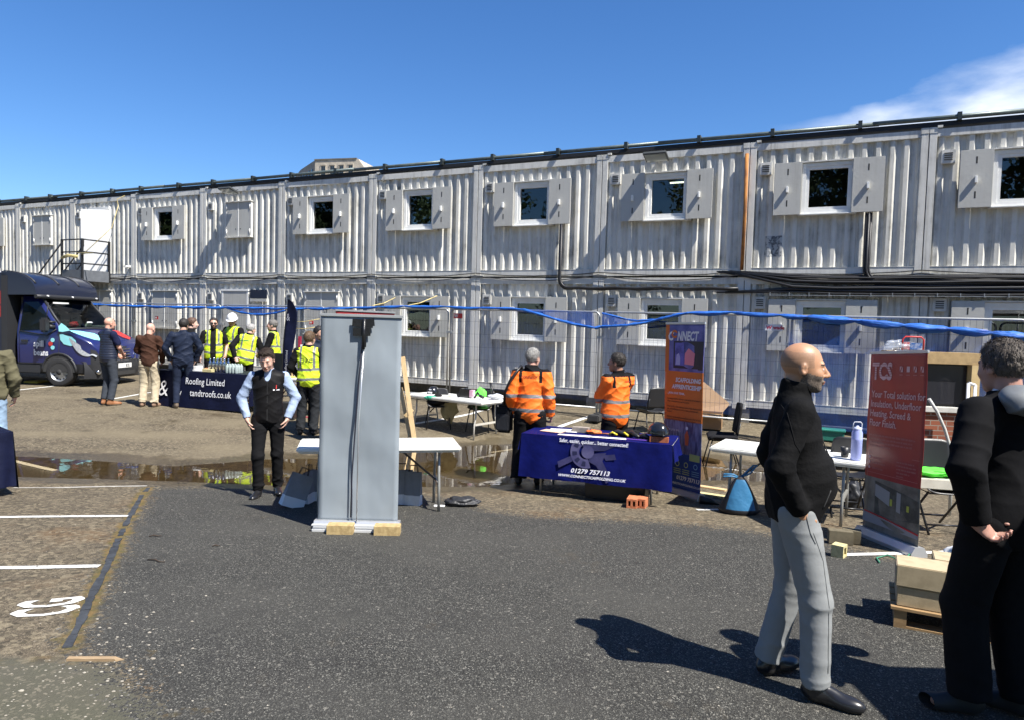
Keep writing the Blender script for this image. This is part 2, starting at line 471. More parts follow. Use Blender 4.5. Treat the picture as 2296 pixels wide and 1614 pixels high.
def make_ground():
    def axis(a, b, c, d, fine, coarse):
        v = []; x = a
        while x < b: v.append(x); x += max(fine, min(coarse, (b - x) * .25))
        x = b
        while x < c: v.append(x); x += fine
        x = c
        while x < d: v.append(x); x += max(fine, min(coarse, (x - c) * .25 + fine))
        v.append(d); return v
    xs = axis(-160, -11, 7, 160, .075, 12); ys = axis(-60, 0.5, 14.2, 260, .075, 12)
    nx, ny = len(xs), len(ys)
    vs = []; A = []; Wt = []; Cn = []; Ms = []; Sl = []
    for y in ys:
        for x in xs:
            vs.append((x, y, ground_z(x, y)))
            near = -14 < x < 12 and -1 < y < 16
            a = -sd_poly(x, y, ASPH) if near else (-1 if (y > 9 or x < -1) else 1)
            A.append(max(-1, min(1, a)))
            s = sd_poly(x, y, PUD) if near else 9
            w = 1.25 if s < 0.0 else max(0, 1.0 - s * 1.4)
            if y > 11.5 and near: w = max(w, .30)
            if y > 16 or x < -8: w = max(w, .28)
            if y < 6: w = 0
            Wt.append(w)
            c = -sd_poly(x, y, CONC) if near else (-1 if x > -1 or y > 3 else 1)
            Cn.append(max(-1, min(1, c)))
            k = seg_d(x, y, KERB) if near and x < 1 else 9
            mo = max(0, .92 - k / .20)
            if c > -.25 and c < .15: mo = max(mo, .42)
            Ms.append(mo)
            Sl.append(max(0, min(1, (y - 7) / 4)))
    fs = [(j * nx + i, j * nx + i + 1, (j + 1) * nx + i + 1, (j + 1) * nx + i) for j in range(ny - 1) for i in range(nx - 1)]
    me = bpy.data.meshes.new('ground'); me.from_pydata(vs, [], fs)
    for nm, dat in (('asphalt', A), ('wet', Wt), ('concrete', Cn), ('moss', Ms), ('silt', Sl)):
        at = me.attributes.new(nm, 'FLOAT', 'POINT'); at.data.foreach_set('value', dat)
    me.polygons.foreach_set('use_smooth', [True] * len(fs))
    me.materials.append(ground_material()); me.update()
    o = bpy.data.objects.new('ground', me); COL.objects.link(o)
    tag(o, kind='structure')
make_ground()

# standing water: level sheet that the hollow of the ground shows through
def make_water():
    m = bpy.data.materials.new('puddle_water'); m.use_nodes = True
    n = m.node_tree.nodes; l = m.node_tree.links; n.remove(n['Principled BSDF'])
    g = n.new('ShaderNodeBsdfGlossy'); g.inputs['Roughness'].default_value = 0.012; g.inputs['Color'].default_value = (1, 1, 1, 1)
    tr = n.new('ShaderNodeBsdfTransparent'); tr.inputs['Color'].default_value = (.80, .74, .62, 1)
    fr = n.new('ShaderNodeFresnel'); fr.inputs['IOR'].default_value = 1.42
    mx = n.new('ShaderNodeMixShader'); t = n.new('ShaderNodeTexCoord'); z = n.new('ShaderNodeTexNoise'); z.inputs['Scale'].default_value = 3.0; z.inputs['Detail'].default_value = 3
    bp = n.new('ShaderNodeBump'); bp.inputs['Distance'].default_value = .0018; l.new(t.outputs['Object'], z.inputs['Vector']); l.new(z.outputs['Fac'], bp.inputs['Height'])
    l.new(bp.outputs[0], g.inputs['Normal'])
    l.new(fr.outputs[0], mx.inputs[0]); l.new(tr.outputs[0], mx.inputs[1]); l.new(g.outputs[0], mx.inputs[2]); l.new(mx.outputs[0], n['Material Output'].inputs['Surface'])
    # outline pushed a little beyond the hollow so that the ground itself cuts the shore
    n0 = len(PUD); vs = []
    cxm = sum(p[0] for p in PUD) / n0
    for i, (x, y) in enumerate(PUD):
        a = Vector(PUD[i - 1]); c = Vector(PUD[(i + 1) % n0]); d = c - a; nn = Vector((d.y, -d.x)).normalized()
        vs.append((x + nn.x * .3, y + nn.y * .3, WATER))
    mb = MB(); mb.add(vs, [list(range(n0))], 0)
    o = mb.build('puddle_water', m); tag(o, kind='structure')
    o.data.polygons[0].use_smooth = False
make_water()

# kerb strip flush between the two surfaces
M_kerb = mat('kerb_stone', (.034, .038, .044), rough=.8, var=.5, vscale=9, bump=.01, bscale=25)
def make_kerb():
    mb = MB(); rr = random.Random(3)
    for k, ((ax, ay), (bx, by)) in enumerate(zip(KERB, KERB[1:])):
        if k == 2: pass
        d = Vector((bx - ax, by - ay)); L = d.length; d.normalize(); nn = Vector((-d.y, d.x))
        ns = max(2, int(L / .12))
        for i in range(ns):
            if rr.random() < .10: continue
            p = Vector((ax, ay)) + d * (L * (i + .02) / ns); q = Vector((ax, ay)) + d * (L * (i + 1.0) / ns)
            w0 = .024 + rr.uniform(-.008, .006); w1 = .024 + rr.uniform(-.008, .006)
            pts = [p - nn * w0, q - nn * w1, q + nn * w1, p + nn * w0]
            h = .007 + rr.uniform(-.002, .003)
            mb.add([(a.x, a.y, gz(a.x, a.y) - .02) for a in pts] + [(a.x, a.y, gz(a.x, a.y) + h) for a in pts],
                   [(4, 5, 6, 7), (0, 1, 5, 4), (1, 2, 6, 5), (2, 3, 7, 6), (3, 0, 4, 7)])
    o = mb.build('kerb_strip', M_kerb); tag(o, kind='structure')
make_kerb()

# painted lines
def line_mat():
    m = mat('road_paint', (.62, .61, .57), rough=.7, var=.10, vscale=20, bump=.002, bscale=80)
    n = m.node_tree.nodes; l = m.node_tree.links
    t = n.new('ShaderNodeTexCoord'); z = n.new('ShaderNodeTexNoise'); z.inputs['Scale'].default_value = 26; z.inputs['Detail'].default_value = 6; z.inputs['Roughness'].default_value = .7
    q = n.new('ShaderNodeMapRange'); q.inputs[1].default_value = .34; q.inputs[2].default_value = .40
    l.new(t.outputs['Object'], z.inputs['Vector']); l.new(z.outputs['Fac'], q.inputs[0]); l.new(q.outputs[0], n['Principled BSDF'].inputs['Alpha'])
    return m
M_paint = line_mat()
M_paint2 = mat('worn_road_paint', (.36, .34, .30), rough=.7, var=.35, vscale=14)
def painted(name, pxs, w, m=M_paint, dz=.005):
    """strip of paint following the ground along photo points"""
    pts = []
    P = [spot(*p) for p in pxs]
    for a, b in zip(P, P[1:]):
        k = max(2, int((b - a).length / .12))
        for i in range(k): pts.append(a.lerp(b, i / k))
    pts.append(P[-1])
    mb = MB(); vs = []; rr = random.Random(len(pts))
    for i, p in enumerate(pts):
        d = (pts[min(i + 1, len(pts) - 1)] - pts[max(i - 1, 0)]); d.z = 0; d.normalize(); nn = Vector((-d.y, d.x, 0))
        for s in (-1, 1):
            q = p + nn * s * (w / 2 + rr.uniform(-.004, .004)); vs.append((q.x, q.y, ground_z(q.x, q.y) + dz))
    mb.add(vs, [(2 * i, 2 * i + 1, 2 * i + 3, 2 * i + 2) for i in range(len(pts) - 1)])
    return tag(mb.build(name, m), kind='structure')
painted('parking_line', [(-60, 1160), (60, 1158), (288, 1156)], .075)
painted('parking_line', [(-80, 1274), (60, 1272), (223, 1269)], .075)
painted('parking_line', [(30, 1030), (70, 1040), (125, 1052)], .09)
painted('parking_line', [(30, 1093), (180, 1091), (330, 1090)], .05, M_paint2)
painted('parking_line', [(30, 875), (120, 865), (190, 857)], .09)
painted('parking_line', [(245, 895), (330, 880), (400, 872)], .09)
painted('parking_line', [(925, 950), (1060, 926), (1120, 912)], .10)
painted('parking_line', [(1180, 985), (1265, 952), (1345, 928)], .10)
painted('parking_line', [(1890, 1243), (2020, 1240), (2160, 1236), (2300, 1232)], .08)
painted('parking_line', [(1562, 1142), (1700, 1140)], .08)
painted('parking_line', [(1100, 1012), (1180, 1000)], .09, M_paint2)
painted('parking_line', [(1835, 962), (1910, 965)], .09, M_paint2)
# bay letters
def bay_letters():
    mb = MB()
    p = spot(108, 1361)
    vs, fs = text_mesh('CG', .44, align='CENTER', bold=.012, xs=1.0)
    # the letters read from the left hand side: their up runs to the left
    ka, kb = Vector(KERB[0]), Vector(KERB[-1]); kd = (kb - ka).normalized()
    Mx = Matrix(((kd.x, -kd.y, 0, 0), (kd.y, kd.x, 0, 0), (0, 0, 1, 0), (0, 0, 0, 1)))
    q = []
    for v in vs:
        w = Mx @ Vector((v.x * .52, (v.y - .15) * 1.1, 0)); q.append((p.x + w.x, p.y + w.y, gz(p.x + w.x, p.y + w.y) + .005))
    mb.add(q, fs)
    tag(mb.build('bay_marking', M_paint), kind='structure')
bay_letters()

# loose stones, bits of bark and grit
def pebbles():
    m1 = mat('pale_pebble', (.38, .355, .30), rough=.85, col2=(.22, .19, .15), vscale=3, c2lo=.3, c2hi=.7)
    mb = MB(); rr = random.Random(11)
    def peb(x, y, r):
        a = rr.uniform(0, 6.28); vs = []; z = gz(x, y)
        for (h, s) in ((-.3, .8), (.25, 1.0), (.75, .55)):
            for k in range(6):
                t = a + k * PI / 3; w = s * r * rr.uniform(.75, 1.15)
                vs.append((x + w * math.cos(t), y + w * math.sin(t) * .75, z + h * r * .55))
        mb.add(vs, [(k, (k + 1) % 6, 6 + (k + 1) % 6, 6 + k) for k in range(6)] + [(6 + k, 6 + (k + 1) % 6, 12 + (k + 1) % 6, 12 + k) for k in range(6)] + [tuple(range(12, 18))])
    for _ in range(800):
        y = 1.9 + 6.3 * rr.random() ** 1.3; x = rr.uniform(-.85, .85) * y
        peb(x, y, rr.choice((.0018, .0024, .003, .0045)) * (1 + .04 * y))
    for _ in range(110):     # thicker scatter along the lower end of the kerb
        px, py = rr.gauss(290, 75), rr.gauss(1455, 60)
        if px < 40 or py > 1600: continue
        p = spot(px, py); peb(p.x, p.y, rr.choice((.003, .004, .006, .010)))
    for _ in range(70):
        px, py = rr.uniform(0, 300), rr.uniform(1480, 1612)
        p = spot(px, py); peb(p.x, p.y, rr.choice((.003, .005, .007)))
    for px, py, r in ((48, 1548, .014), (335, 1417, .012), (342, 1476, .016), (240, 1560, .010), (1497, 1505, .008), (1610, 1540, .008), (118, 1370, .005)):
        p = spot(px, py); peb(p.x, p.y, r)
    tag(mb.build('loose_grit', m1), kind='stuff')
pebbles()
# ================================================================== CABINS
TH = -0.44811
FAC0 = Vector((-17.41592, 24.57352, 0.0)); FU = Vector((math.cos(TH), math.sin(TH), 0)); FN = Vector((-math.sin(TH), math.cos(TH), 0))
CW, CHT = 3.05413, 2.615
Z_LOW, Z_UP = 0.20, 2.8185
def fac_pt(px, py, out=0.0):
    """point on the cabin front (or a plane `out` metres before it) seen at a place of the photo -> local (along, z)"""
    d = cray(px, py); P0 = FAC0 - FN * out; c = Vector((0, 0, CAM_H))
    t = (P0 - c).dot(FN) / d.dot(FN); p = c + d * t
    return (p - FAC0).dot(FU), p.z
M_cab = painted_steel('cabin_white_paint', (.66, .645, .585), (.10, .092, .065), .85)
M_cabclean = painted_steel('cabin_frame_paint', (.64, .63, .585), (.10, .09, .065), .6)
M_shut = painted_steel('shutter_grey_paint', (.47, .465, .43), (.22, .20, .17), .3)
M_pvc = mat('white_window_plastic', (.78, .78, .75), rough=.35, var=.05)
M_dark = mat('black_rubber', (.012, .012, .013), rough=.6)
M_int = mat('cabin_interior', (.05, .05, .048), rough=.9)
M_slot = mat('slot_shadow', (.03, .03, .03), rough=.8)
M_galv = mat('galvanised_steel', (.42, .43, .43), rough=.42, metal=.65, var=.15)
M_lamp = mat('strip_light', (1, 1, 1), emit=((1.0, .93, .75), 3.2))
def glass_mat(name, tint=(.75, .8, .78), ior=1.5):
    m = bpy.data.materials.new(name); m.use_nodes = True
    n = m.node_tree.nodes; l = m.node_tree.links; n.remove(n['Principled BSDF'])
    g = n.new('ShaderNodeBsdfGlossy'); g.inputs['Roughness'].default_value = 0.01
    tr = n.new('ShaderNodeBsdfTransparent'); tr.inputs['Color'].default_value = (*tint, 1)
    fr = n.new('ShaderNodeFresnel'); fr.inputs['IOR'].default_value = ior
    mx = n.new('ShaderNodeMixShader')
    l.new(fr.outputs[0], mx.inputs[0]); l.new(tr.outputs[0], mx.inputs[1]); l.new(g.outputs[0], mx.inputs[2]); l.new(mx.outputs[0], n['Material Output'].inputs['Surface'])
    return m
M_glass = glass_mat('window_glass', (.55, .6, .58), 1.75)

def corr_y(x, x0=.16, pitch=.229):
    f = ((x - x0) % pitch) / pitch
    # outer flat, slope in, inner flat, slope out
    if f < .30: return 0.0
    if f < .50: return .056 * (f - .30) / .20
    if f < .80: return .056
    return .056 * (1 - (f - .80) / .20)
def corr_strip(mb, xa, xb, za, zb, x0=.16, pitch=.229):
    br = [xa, xb]; k0 = int((xa - x0) / pitch) - 1
    for k in range(k0, k0 + 20):
        for f in (0, .30, .50, .80):
            x = x0 + (k + f) * pitch
            if xa < x < xb: br.append(x)
    br = sorted(br)
    vs = []
    for x in br: y = corr_y(x, x0, pitch); vs += [(x, y, za), (x, y, zb)]
    mb.add(vs, [(2 * i, 2 * i + 2, 2 * i + 3, 2 * i + 1) for i in range(len(br) - 1)])

def cabin(kind, vent=True, win=(.98, 1.90, 1.20, 2.15), light=None, sh_z=(1.17, 2.17)):
    c = thing('site_cabin', None, 'site cabin')
    W_, H_ = CW, CHT
    f = MB()
    f.box(.006, .125, -.03, .10, 0, H_, ch=.006); f.box(W_ - .125, W_ - .006, -.03, .10, 0, H_, ch=.006)
    f.box(.125, W_ - .125, -.022, .08, H_ - .15, H_ - .012, ch=.005)
    f.box(.125, W_ - .125, -.024, .08, 0.02, .17, ch=.005)
    f.box(.125, W_ - .125, -.030, .02, .163, .172)
    for x in (.0, W_ - .135):        # corner castings
        f.box(x, x + .135, -.036, .10, -.02, .10, ch=.008); f.box(x, x + .135, -.036, .10, H_ - .09, H_ + .022, ch=.008)
    f.box(.12, .20, -.05, .06, H_ + .005, H_ + .045)
    f.build('frame', M_cabclean, c)
    w = MB(); z0, z1 = .168, H_ - .145
    openings = []
    if kind in ('open', 'closed'): openings = [win]
    if kind == 'door': openings = [(.92, 1.84, .17, 2.22)]
    if kind == 'lowdoor': openings = []
    if openings:
        a, b, lo, hi = openings[0]
        corr_strip(w, .12, a, z0, z1); corr_strip(w, b, W_ - .12, z0, z1)
        corr_strip(w, a, b, hi, z1)
        if lo > z0 + .02: corr_strip(w, a, b, z0, lo)
    else: corr_strip(w, .12, W_ - .12, z0, z1)
    w.build('corrugated_wall', M_cab, c)
    s = MB()     # the rest of the box, with a room inside
    D = 6.0
    s.add([(.01, .06, 0), (W_ - .01, .06, 0), (W_ - .01, D, 0), (.01, D, 0), (.01, .06, H_ - .01), (W_ - .01, .06, H_ - .01), (W_ - .01, D, H_ - .01), (.01, D, H_ - .01)],
          [(0, 3, 2, 1), (4, 5, 6, 7), (1, 2, 6, 5), (2, 3, 7, 6), (3, 0, 4, 7)])
    s.build('shell', M_cab, c)
    r = MB()
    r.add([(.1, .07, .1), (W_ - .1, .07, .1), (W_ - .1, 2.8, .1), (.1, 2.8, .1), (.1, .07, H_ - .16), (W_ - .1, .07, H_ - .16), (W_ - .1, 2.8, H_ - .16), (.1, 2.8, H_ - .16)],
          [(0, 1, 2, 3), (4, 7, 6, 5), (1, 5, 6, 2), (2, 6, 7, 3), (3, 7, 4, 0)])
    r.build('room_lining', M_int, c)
    if vent:
        v = MB(); v.box(.20, .42, -.045, .02, 1.98, 2.22, ch=.006)
        vo = v.build('vent', M_cabclean, c)
        lv = MB()
        for k in range(4): lv.box(.245, .375, -.055, -.0455, 2.035 + k * .038, 2.052 + k * .038, 0)
        lv.build('louvre', M_slot, vo)
    if kind in ('open', 'closed'):
        a, b, lo, hi = win
        h = MB(); h.box(a - .06, b + .06, -.095, .05, hi + .005, hi + .03); h.box(a - .04, a - .002, -.06, .05, lo - .02, hi); h.box(b + .002, b + .04, -.06, .05, lo - .02, hi)
        h.box(a - .05, b + .05, -.10, .05, lo - .045, lo - .018)
        h.build('window_surround', M_cabclean, c)
    if kind == 'open':
        fr = MB()
        def ring(x0, x1, za, zb, t, y0, y1):
            fr.box(x0, x0 + t, y0, y1, za, zb, ch=.004); fr.box(x1 - t, x1, y0, y1, za, zb, ch=.004)
            fr.box(x0 + t, x1 - t, y0, y1, za, za + t, ch=.004); fr.box(x0 + t, x1 - t, y0, y1, zb - t, zb, ch=.004)
        ring(a, b, lo - .015, hi, .072, -.055, .045)
        ring(a + .072, b - .072, lo + .057, hi - .072, .055, -.035, .04)
        fr.box(a + .2, b - .2, -.062, -.055, hi - .045, hi - .03)
        wo = fr.build('window', M_pvc, c)
        g = MB(); g.box(a + .127, b - .127, .012, .018, lo + .112, hi - .127); g.build('glass', M_glass, wo)
        sl = MB(); sl.box(a - .02, b + .02, -.115, -.05, lo - .04, lo - .017, ch=.004); sl.build('sill', M_pvc, wo)
        for (x0, x1, ang, hx) in ((a - .50, a - .005, R(-5), a), (b - .05, b + .475, R(4), b)):
            sh = MB(); zl, zh = sh_z
            sh.box(x0, x1, -.125, -.095, zl, zh, 0, ch=.006)
            sh.box(x0 + .01, x0 + .03, -.10, -.07, zl + .01, zh - .01); sh.box(x1 - .03, x1 - .01, -.10, -.07, zl + .01, zh - .01)
            xm = (x0 + x1) / 2
            for zz in (zl + .16, zh - .24): sh.box(xm - .012, xm + .012, -.1265, -.1249, zz, zz + .12, 1)
            so = sh.build('shutter', [M_shut, M_slot], c)
            hd = MB(); zc = (zl + zh) / 2 - .02; hd.box(xm - .022, xm + .022, -.185, -.125, zc - .06, zc + .06, ch=.006)
            hd.build('handle', M_pvc, so)
    if kind == 'closed':
        for (x0, x1) in ((a + .0, (a + b) / 2 - .008), ((a + b) / 2 + .008, b)):
            sh = MB(); sh.box(x0, x1, -.055, -.03, lo - .01, hi, 0, ch=.005)
            xk = (a + b) / 2 + (-.09 if x0 < (a + b) / 2 - .1 else .09)
            sh.tube([(xk, -.06, lo + .2), (xk, -.05, lo + .2)], .018, 8, 1)
            xe = x0 + .01 if x0 < (a + b) / 2 - .1 else x1 - .01
            for zz in (lo + .05, hi - .2): sh.tube([(xe, -.06, zz), (xe, -.06, zz + .14)], .016, 6, 2)
            sh.build('shutter', [M_shut, M_slot, M_pvc], c)
        md = MB(); md.box((a + b) / 2 - .012, (a + b) / 2 + .012, -.062, -.03, lo - .01, hi); md.build('mullion', M_pvc, c)
    if kind == 'lowdoor':
        fr = MB(); fr.box(.80, .86, -.05, .05, .17, 2.26); fr.box(1.78, 1.84, -.05, .05, .17, 2.26); fr.box(.78, 1.86, -.06, .05, 2.26, 2.32)
        fr.build('door_frame', M_pvc, c)
        d = MB(); d.box(.86, 1.78, -.045, -.01, .18, 2.26, ch=.005); do = d.build('door', M_shut, c)
        hh = MB(); hh.box(1.66, 1.69, -.09, -.045, 1.12, 1.15); hh.box(1.58, 1.69, -.10, -.085, 1.12, 1.15); hh.build('handle', M_dark, do)
    if kind == 'door':
        fr = MB(); fr.box(.86, .92, -.05, .08, .17, 2.22); fr.box(1.84, 1.90, -.05, .08, .17, 2.22); fr.box(.86, 1.90, -.06, .08, 2.22, 2.30)
        fr.build('door_frame', M_pvc, c)
        d = MB(); d.box(-.90, 0, -.02, .02, .18, 2.20, ch=.005)
        # a sheet of paper taped to the leaf
        d.box(-.62, -.22, .0205, .0225, 1.40, 1.88, 1); 
        do = d.build('door', [mat('bright_door_white', (.80, .80, .78), rough=.45, var=.04), mat('notice_paper', (.70, .73, .82), rough=.7)], c)
        do.location = (1.86, -.06, 0); do.rotation_euler = (0, 0, R(22))
        for (xa, xb, zz) in ((-.57, -.28, 1.69), (-.48, -.36, 1.62)):
            tx = MB(); tx.box(xa, xb, .0226, .0235, zz, zz + .025); tx.build('notice_line', M_slot, do)
        hh = MB(); hh.box(-.84, -.78, .02, .045, 1.02, 1.22); hh.box(-.80, -.68, .045, .06, 1.12, 1.14); hh.box(-.84, -.78, -.045, -.02, 1.02, 1.22); hh.build('handle', M_dark, do)
    if light is not None:
        lt = MB(); lt.box(light[0], light[1], light[2], light[2] + .06, H_ - .26, H_ - .235)
        if len(light) > 3: lt.box(light[3], light[4], light[5], light[5] + .06, H_ - .26, H_ - .235)
        lt.build('strip_light', M_lamp, c)
    return c
proto = {
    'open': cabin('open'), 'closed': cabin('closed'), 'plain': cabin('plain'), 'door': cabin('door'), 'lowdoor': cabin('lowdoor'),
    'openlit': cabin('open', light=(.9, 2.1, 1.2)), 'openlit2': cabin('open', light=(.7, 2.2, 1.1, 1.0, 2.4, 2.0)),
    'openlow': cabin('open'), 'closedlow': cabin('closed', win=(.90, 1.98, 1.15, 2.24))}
upper = {-2: 'open', -1: 'open', 0: 'closed', 1: 'door', 2: 'open', 3: 'closed', 4: 'openlit', 5: 'openlit2', 6: 'openlit', 7: 'openlit2', 8: 'openlit', 9: 'openlit', 10: 'open', 11: 'closed'}
lower = {-2: 'closedlow', -1: 'plain', 0: 'closedlow', 1: 'closedlow', 2: 'closedlow', 3: 'lowdoor', 4: 'closedlow', 5: 'openlow', 6: 'openlow', 7: 'openlow', 8: 'openlow', 9: 'openlow', 10: 'openlow', 11: 'plain'}
ORD = ['first', 'second', 'third', 'fourth', 'fifth', 'sixth', 'seventh', 'eighth', 'ninth', 'tenth', 'eleventh', 'twelfth', 'thirteenth', 'fourteenth']
UPL = {
    -2: 'upper storey cabin beyond the photo edge, left of all others',
    -1: 'upper storey white cabin cut by the left edge of the photo',
    0: 'upper storey cabin with closed shutters above the dark van',
    1: 'upper storey cabin with the bright white open door behind the black landing',
    2: 'upper storey cabin with open shutters just right of the white open door',
    3: 'upper storey cabin with closed grey shutters under a small floodlight',
    4: 'upper storey cabin with open shutters below the distant brick tower',
    5: 'upper storey cabin with open shutters above the top right of the grey banner',
    6: 'upper cabin with a black conduit dropping from its right shutter, above the grey haired man',
    7: 'upper storey cabin with a floodlight over its open window, left of the rusty pipe',
    8: 'upper storey cabin right of the rusty pipe, with black cables falling from its right shutter',
    9: 'upper storey cabin at the right end of the photo, window cut by the frame'}
LOL = {
    0: 'ground floor cabin hidden behind the dark van box', 1: 'ground floor cabin with closed shutters right behind the van windscreen',
    2: 'ground floor cabin with closed grey shutters behind the bald man in brown',
    3: 'ground floor cabin with a grey door behind the man in the white hard hat',
    4: 'ground floor cabin with closed grey shutters left of the grey banner back',
    5: 'ground floor cabin with a tilted open window, yellow cord tied to its shutters',
    6: 'ground floor cabin with open window behind the grey haired man in orange',
    7: 'ground floor cabin with open window behind the orange and blue banner',
    8: 'ground floor cabin with open window behind the bald bearded man',
    9: 'ground floor cabin with open window behind the red banner and brick sample wall'}
used = set()
def place_cabin(i, kind, z, label):
    p = proto[kind]
    c = p if kind not in used else copy_tree(p)
    used.add(kind)
    q = FAC0 + FU * (CW * i)
    c.location = (q.x, q.y, z); c.rotation_euler = (0, 0, TH)
    c['label'] = label; c['group'] = 'white corrugated site cabins stacked two high'
    return c
CAB = {}
for i in range(-1, 11):
    CAB[(i, 1)] = place_cabin(i, upper[i], Z_UP, UPL.get(i, 'upper storey white cabin to the right, outside the photo frame'))
    if 0 <= i: CAB[(i, 0)] = place_cabin(i, lower[i], Z_LOW, LOL.get(i, 'ground floor white cabin to the right, outside the photo frame'))
CAB[(-1, 0)] = place_cabin(-1, 'plain', Z_LOW, 'plain ground floor cabin behind the rear of the van')
for k_, i in enumerate((-2, -3)):
    place_cabin(i, 'closed', Z_UP, 'upper storey cabin beyond the left photo edge, ' + ('the nearer', 'the farther')[k_]); place_cabin(i, 'plain', Z_LOW, 'ground floor cabin beyond the left photo edge, ' + ('the nearer', 'the farther')[k_])
for k, p in proto.items():
    if k not in used:
        for ch in list(p.children_recursive): bpy.data.objects.remove(ch)
        bpy.data.objects.remove(p)

def F(u, out, z):
    """world point from: metres along the cabins, metres out in front of them, height"""
    p = FAC0 + FU * u - FN * out; return Vector((p.x, p.y, z))
MF = Matrix.Translation(FAC0) @ Matrix.Rotation(TH, 4, 'Z')     # local: x along, -y out, z up
# base blocks that carry the cabins
mb = MB()
for i in range(-1, 12):
    mb.box(CW * i - .2, CW * i + .2, .0, .4, -.12, .195)
mb.box(-CW * 3, CW * 11, .5, .6, -.12, .19)
tag(mb.build('cabin_footing', mat('footing_concrete', (.20, .19, .17), rough=.9, var=.3)), 'grey concrete footing blocks under the ground floor cabins', 'footing').matrix_world = MF

# dark tubes along the roof edge
M_roof = mat('dark_roof_rail', (.045, .055, .055), rough=.35, metal=.4, var=.2)
M_roof2 = mat('grey_green_tube', (.10, .125, .12), rough=.45, metal=.3, var=.25)
root = thing('roof_edge_rail', 'dark grey tube rail and black capping running along the whole roof edge', 'roof rail', FAC0, TH)
mb = MB(); zt = Z_UP + CHT
mb.box(-CW * 3, CW * 11, -.02, .30, zt + .035, zt + .115); mb.build('capping', M_dark, root)
mb = MB(); x = -CW * 3
rr = random.Random(5)
while x < CW * 11:
    L = rr.uniform(2.2, 4.2); y = rr.uniform(-.03, .02)
    mb.tube([(x, y, zt + .17), (x + L + .1, y + rr.uniform(-.02, .02), zt + .17 + rr.uniform(-.01, .01))], .042, 8); x += L
mb.build('tube', M_roof2, root)
for i in range(-2, 22):
    x = i * CW / 2 + .4 + rr.uniform(-.1, .1)
    mb = MB(); mb.box(x, x + .07, -.09, .05, zt + .10, zt + .24); mb.build('clamp', M_roof, root)

# floodlights
def floodlight(i, u, label):
    t = thing('floodlight', label, 'floodlight', F(CW * i + u, 0, Z_UP + CHT - .16), TH, 'floodlights over the upper windows')
    b = MB(); b.box(-.03, .03, -.14, .0, -.04, .0); b.tube([(-.1, -.28, -.02), (-.1, -.08, .04), (.1, -.08, .04), (.1, -.28, -.02)], .012, 6); b.build('bracket', M_dark, t)
    M = TR(0, -.33, -.02, rx=R(-18))
    h = MB(); h.box(-.24, .24, -.17, .17, -.03, .03, ch=.012, M=M); ho = h.build('housing', mat('floodlight_grey', (.07, .075, .075), rough=.5), t)
    g = MB(); g.box(-.21, .21, -.14, .14, -.036, -.031, M=M); g.build('lens', mat('floodlight_lens', (.30, .33, .33), rough=.1), ho)
floodlight(3, 1.35, 'dark floodlight above the closed shutters, left of the distant tower')
floodlight(7, 1.25, 'dark floodlight above the upper window left of the rusty pipe')

# rusty pipe
u0, z0 = fac_pt(1682, 345, .07); u1, z1 = fac_pt(1671, 606, .07)
mb = MB(); mb.tube([(u0 - .06, -.07, z0), ((u0 + u1) / 2 - .05, -.07, (z0 + z1) / 2), (u0 - .06, -.07, z1)], .034, 10)
o = mb.build('downpipe', mat('rusty_steel', (.42, .17, .035), rough=.8, col2=(.16, .06, .02), vscale=8, stretch=(1, 1, .3))); o.matrix_world = MF
tag(o, 'rust orange downpipe against a joint between two upper cabins', 'downpipe')

# cables
M_cable = mat('black_cable', (.018, .018, .02), rough=.5)
def sag_cable(us, zs, out, sag, r, jit=0, seed=0):
    rr = random.Random(seed); pts = []
    for k in range(len(us) - 1):
        for j in range(8):
            t = j / 8; s = sag * 4 * t * (1 - t)
            pts.append((us[k] + (us[k + 1] - us[k]) * t, -out + rr.uniform(-jit, jit), zs[k] + (zs[k + 1] - zs[k]) * t - s + rr.uniform(-jit, jit)))
    pts.append((us[-1], -out, zs[-1])); return pts, r
joints = [CW * i for i in range(-1, 12)]
for q, (sg, zz, lab) in enumerate(((.07, 2.92, 'thin black cable sagging from joint to joint along the upper floor line, the higher'), (.12, 2.86, 'thin black cable sagging deeper along the upper floor line, the lower'))):
    pts, r = sag_cable(joints, [zz + .0 * k for k in range(len(joints))], .055 + .02 * q, sg, .011, .006, q)
    mb = MB(); mb.tube(pts, r, 6); o = mb.build('sagging_cable', M_cable); o.matrix_world = MF
    tag(o, lab, 'cable', 'thin cables along the floor line')
# conduit and drop at the sixth window, then the thick bundle
def conduit(label, drop_px, z_run, u_end, r, nst, bend=.28, mname=M_cable):
    (px0, py0), (px1, py1) = drop_px
    ua, za = fac_pt(px0, py0, .1); 
    t = thing('cable_drop', label, 'cable', FAC0, TH, 'cable drops from the upper windows')
    for k in range(nst):
        o_ = .07 + .03 * (k % 2); x = ua + .035 * k
        pts = [(x, -o_, za), (x, -o_, z_run + bend + .02 * k)]
        for j in range(1, 7):
            a = j / 6 * PI / 2; pts.append((x + bend * (1 - math.cos(a)), -o_, z_run + bend + .02 * k - bend * math.sin(a)))
        n = 14
        for j in range(1, n + 1): pts.append((x + bend + (u_end - x - bend) * j / n, -o_ - .02 * math.sin(j), z_run + .02 * k + .012 * math.sin(j * 1.7 + k)))
        mb = MB(); mb.tube(pts, r, 8); mb.build('cable', mname, t)
    return t
conduit('thick black conduit dropping below a shutter and turning right along the lower cabins', ((1256, 503), (1252, 640)), 2.56, CW * 8 - .1, .029, 2, .22)
conduit('black cables dropping below the shutter right of the rusty pipe into the cable bundle', ((1944, 478), (1940, 640)), 2.66, CW * 11, .022, 3, .28)
t = thing('cable_bundle', 'thick bundle of black cables strapped along the right half of the lower cabins', 'cable bundle', FAC0, TH)
rr = random.Random(2)
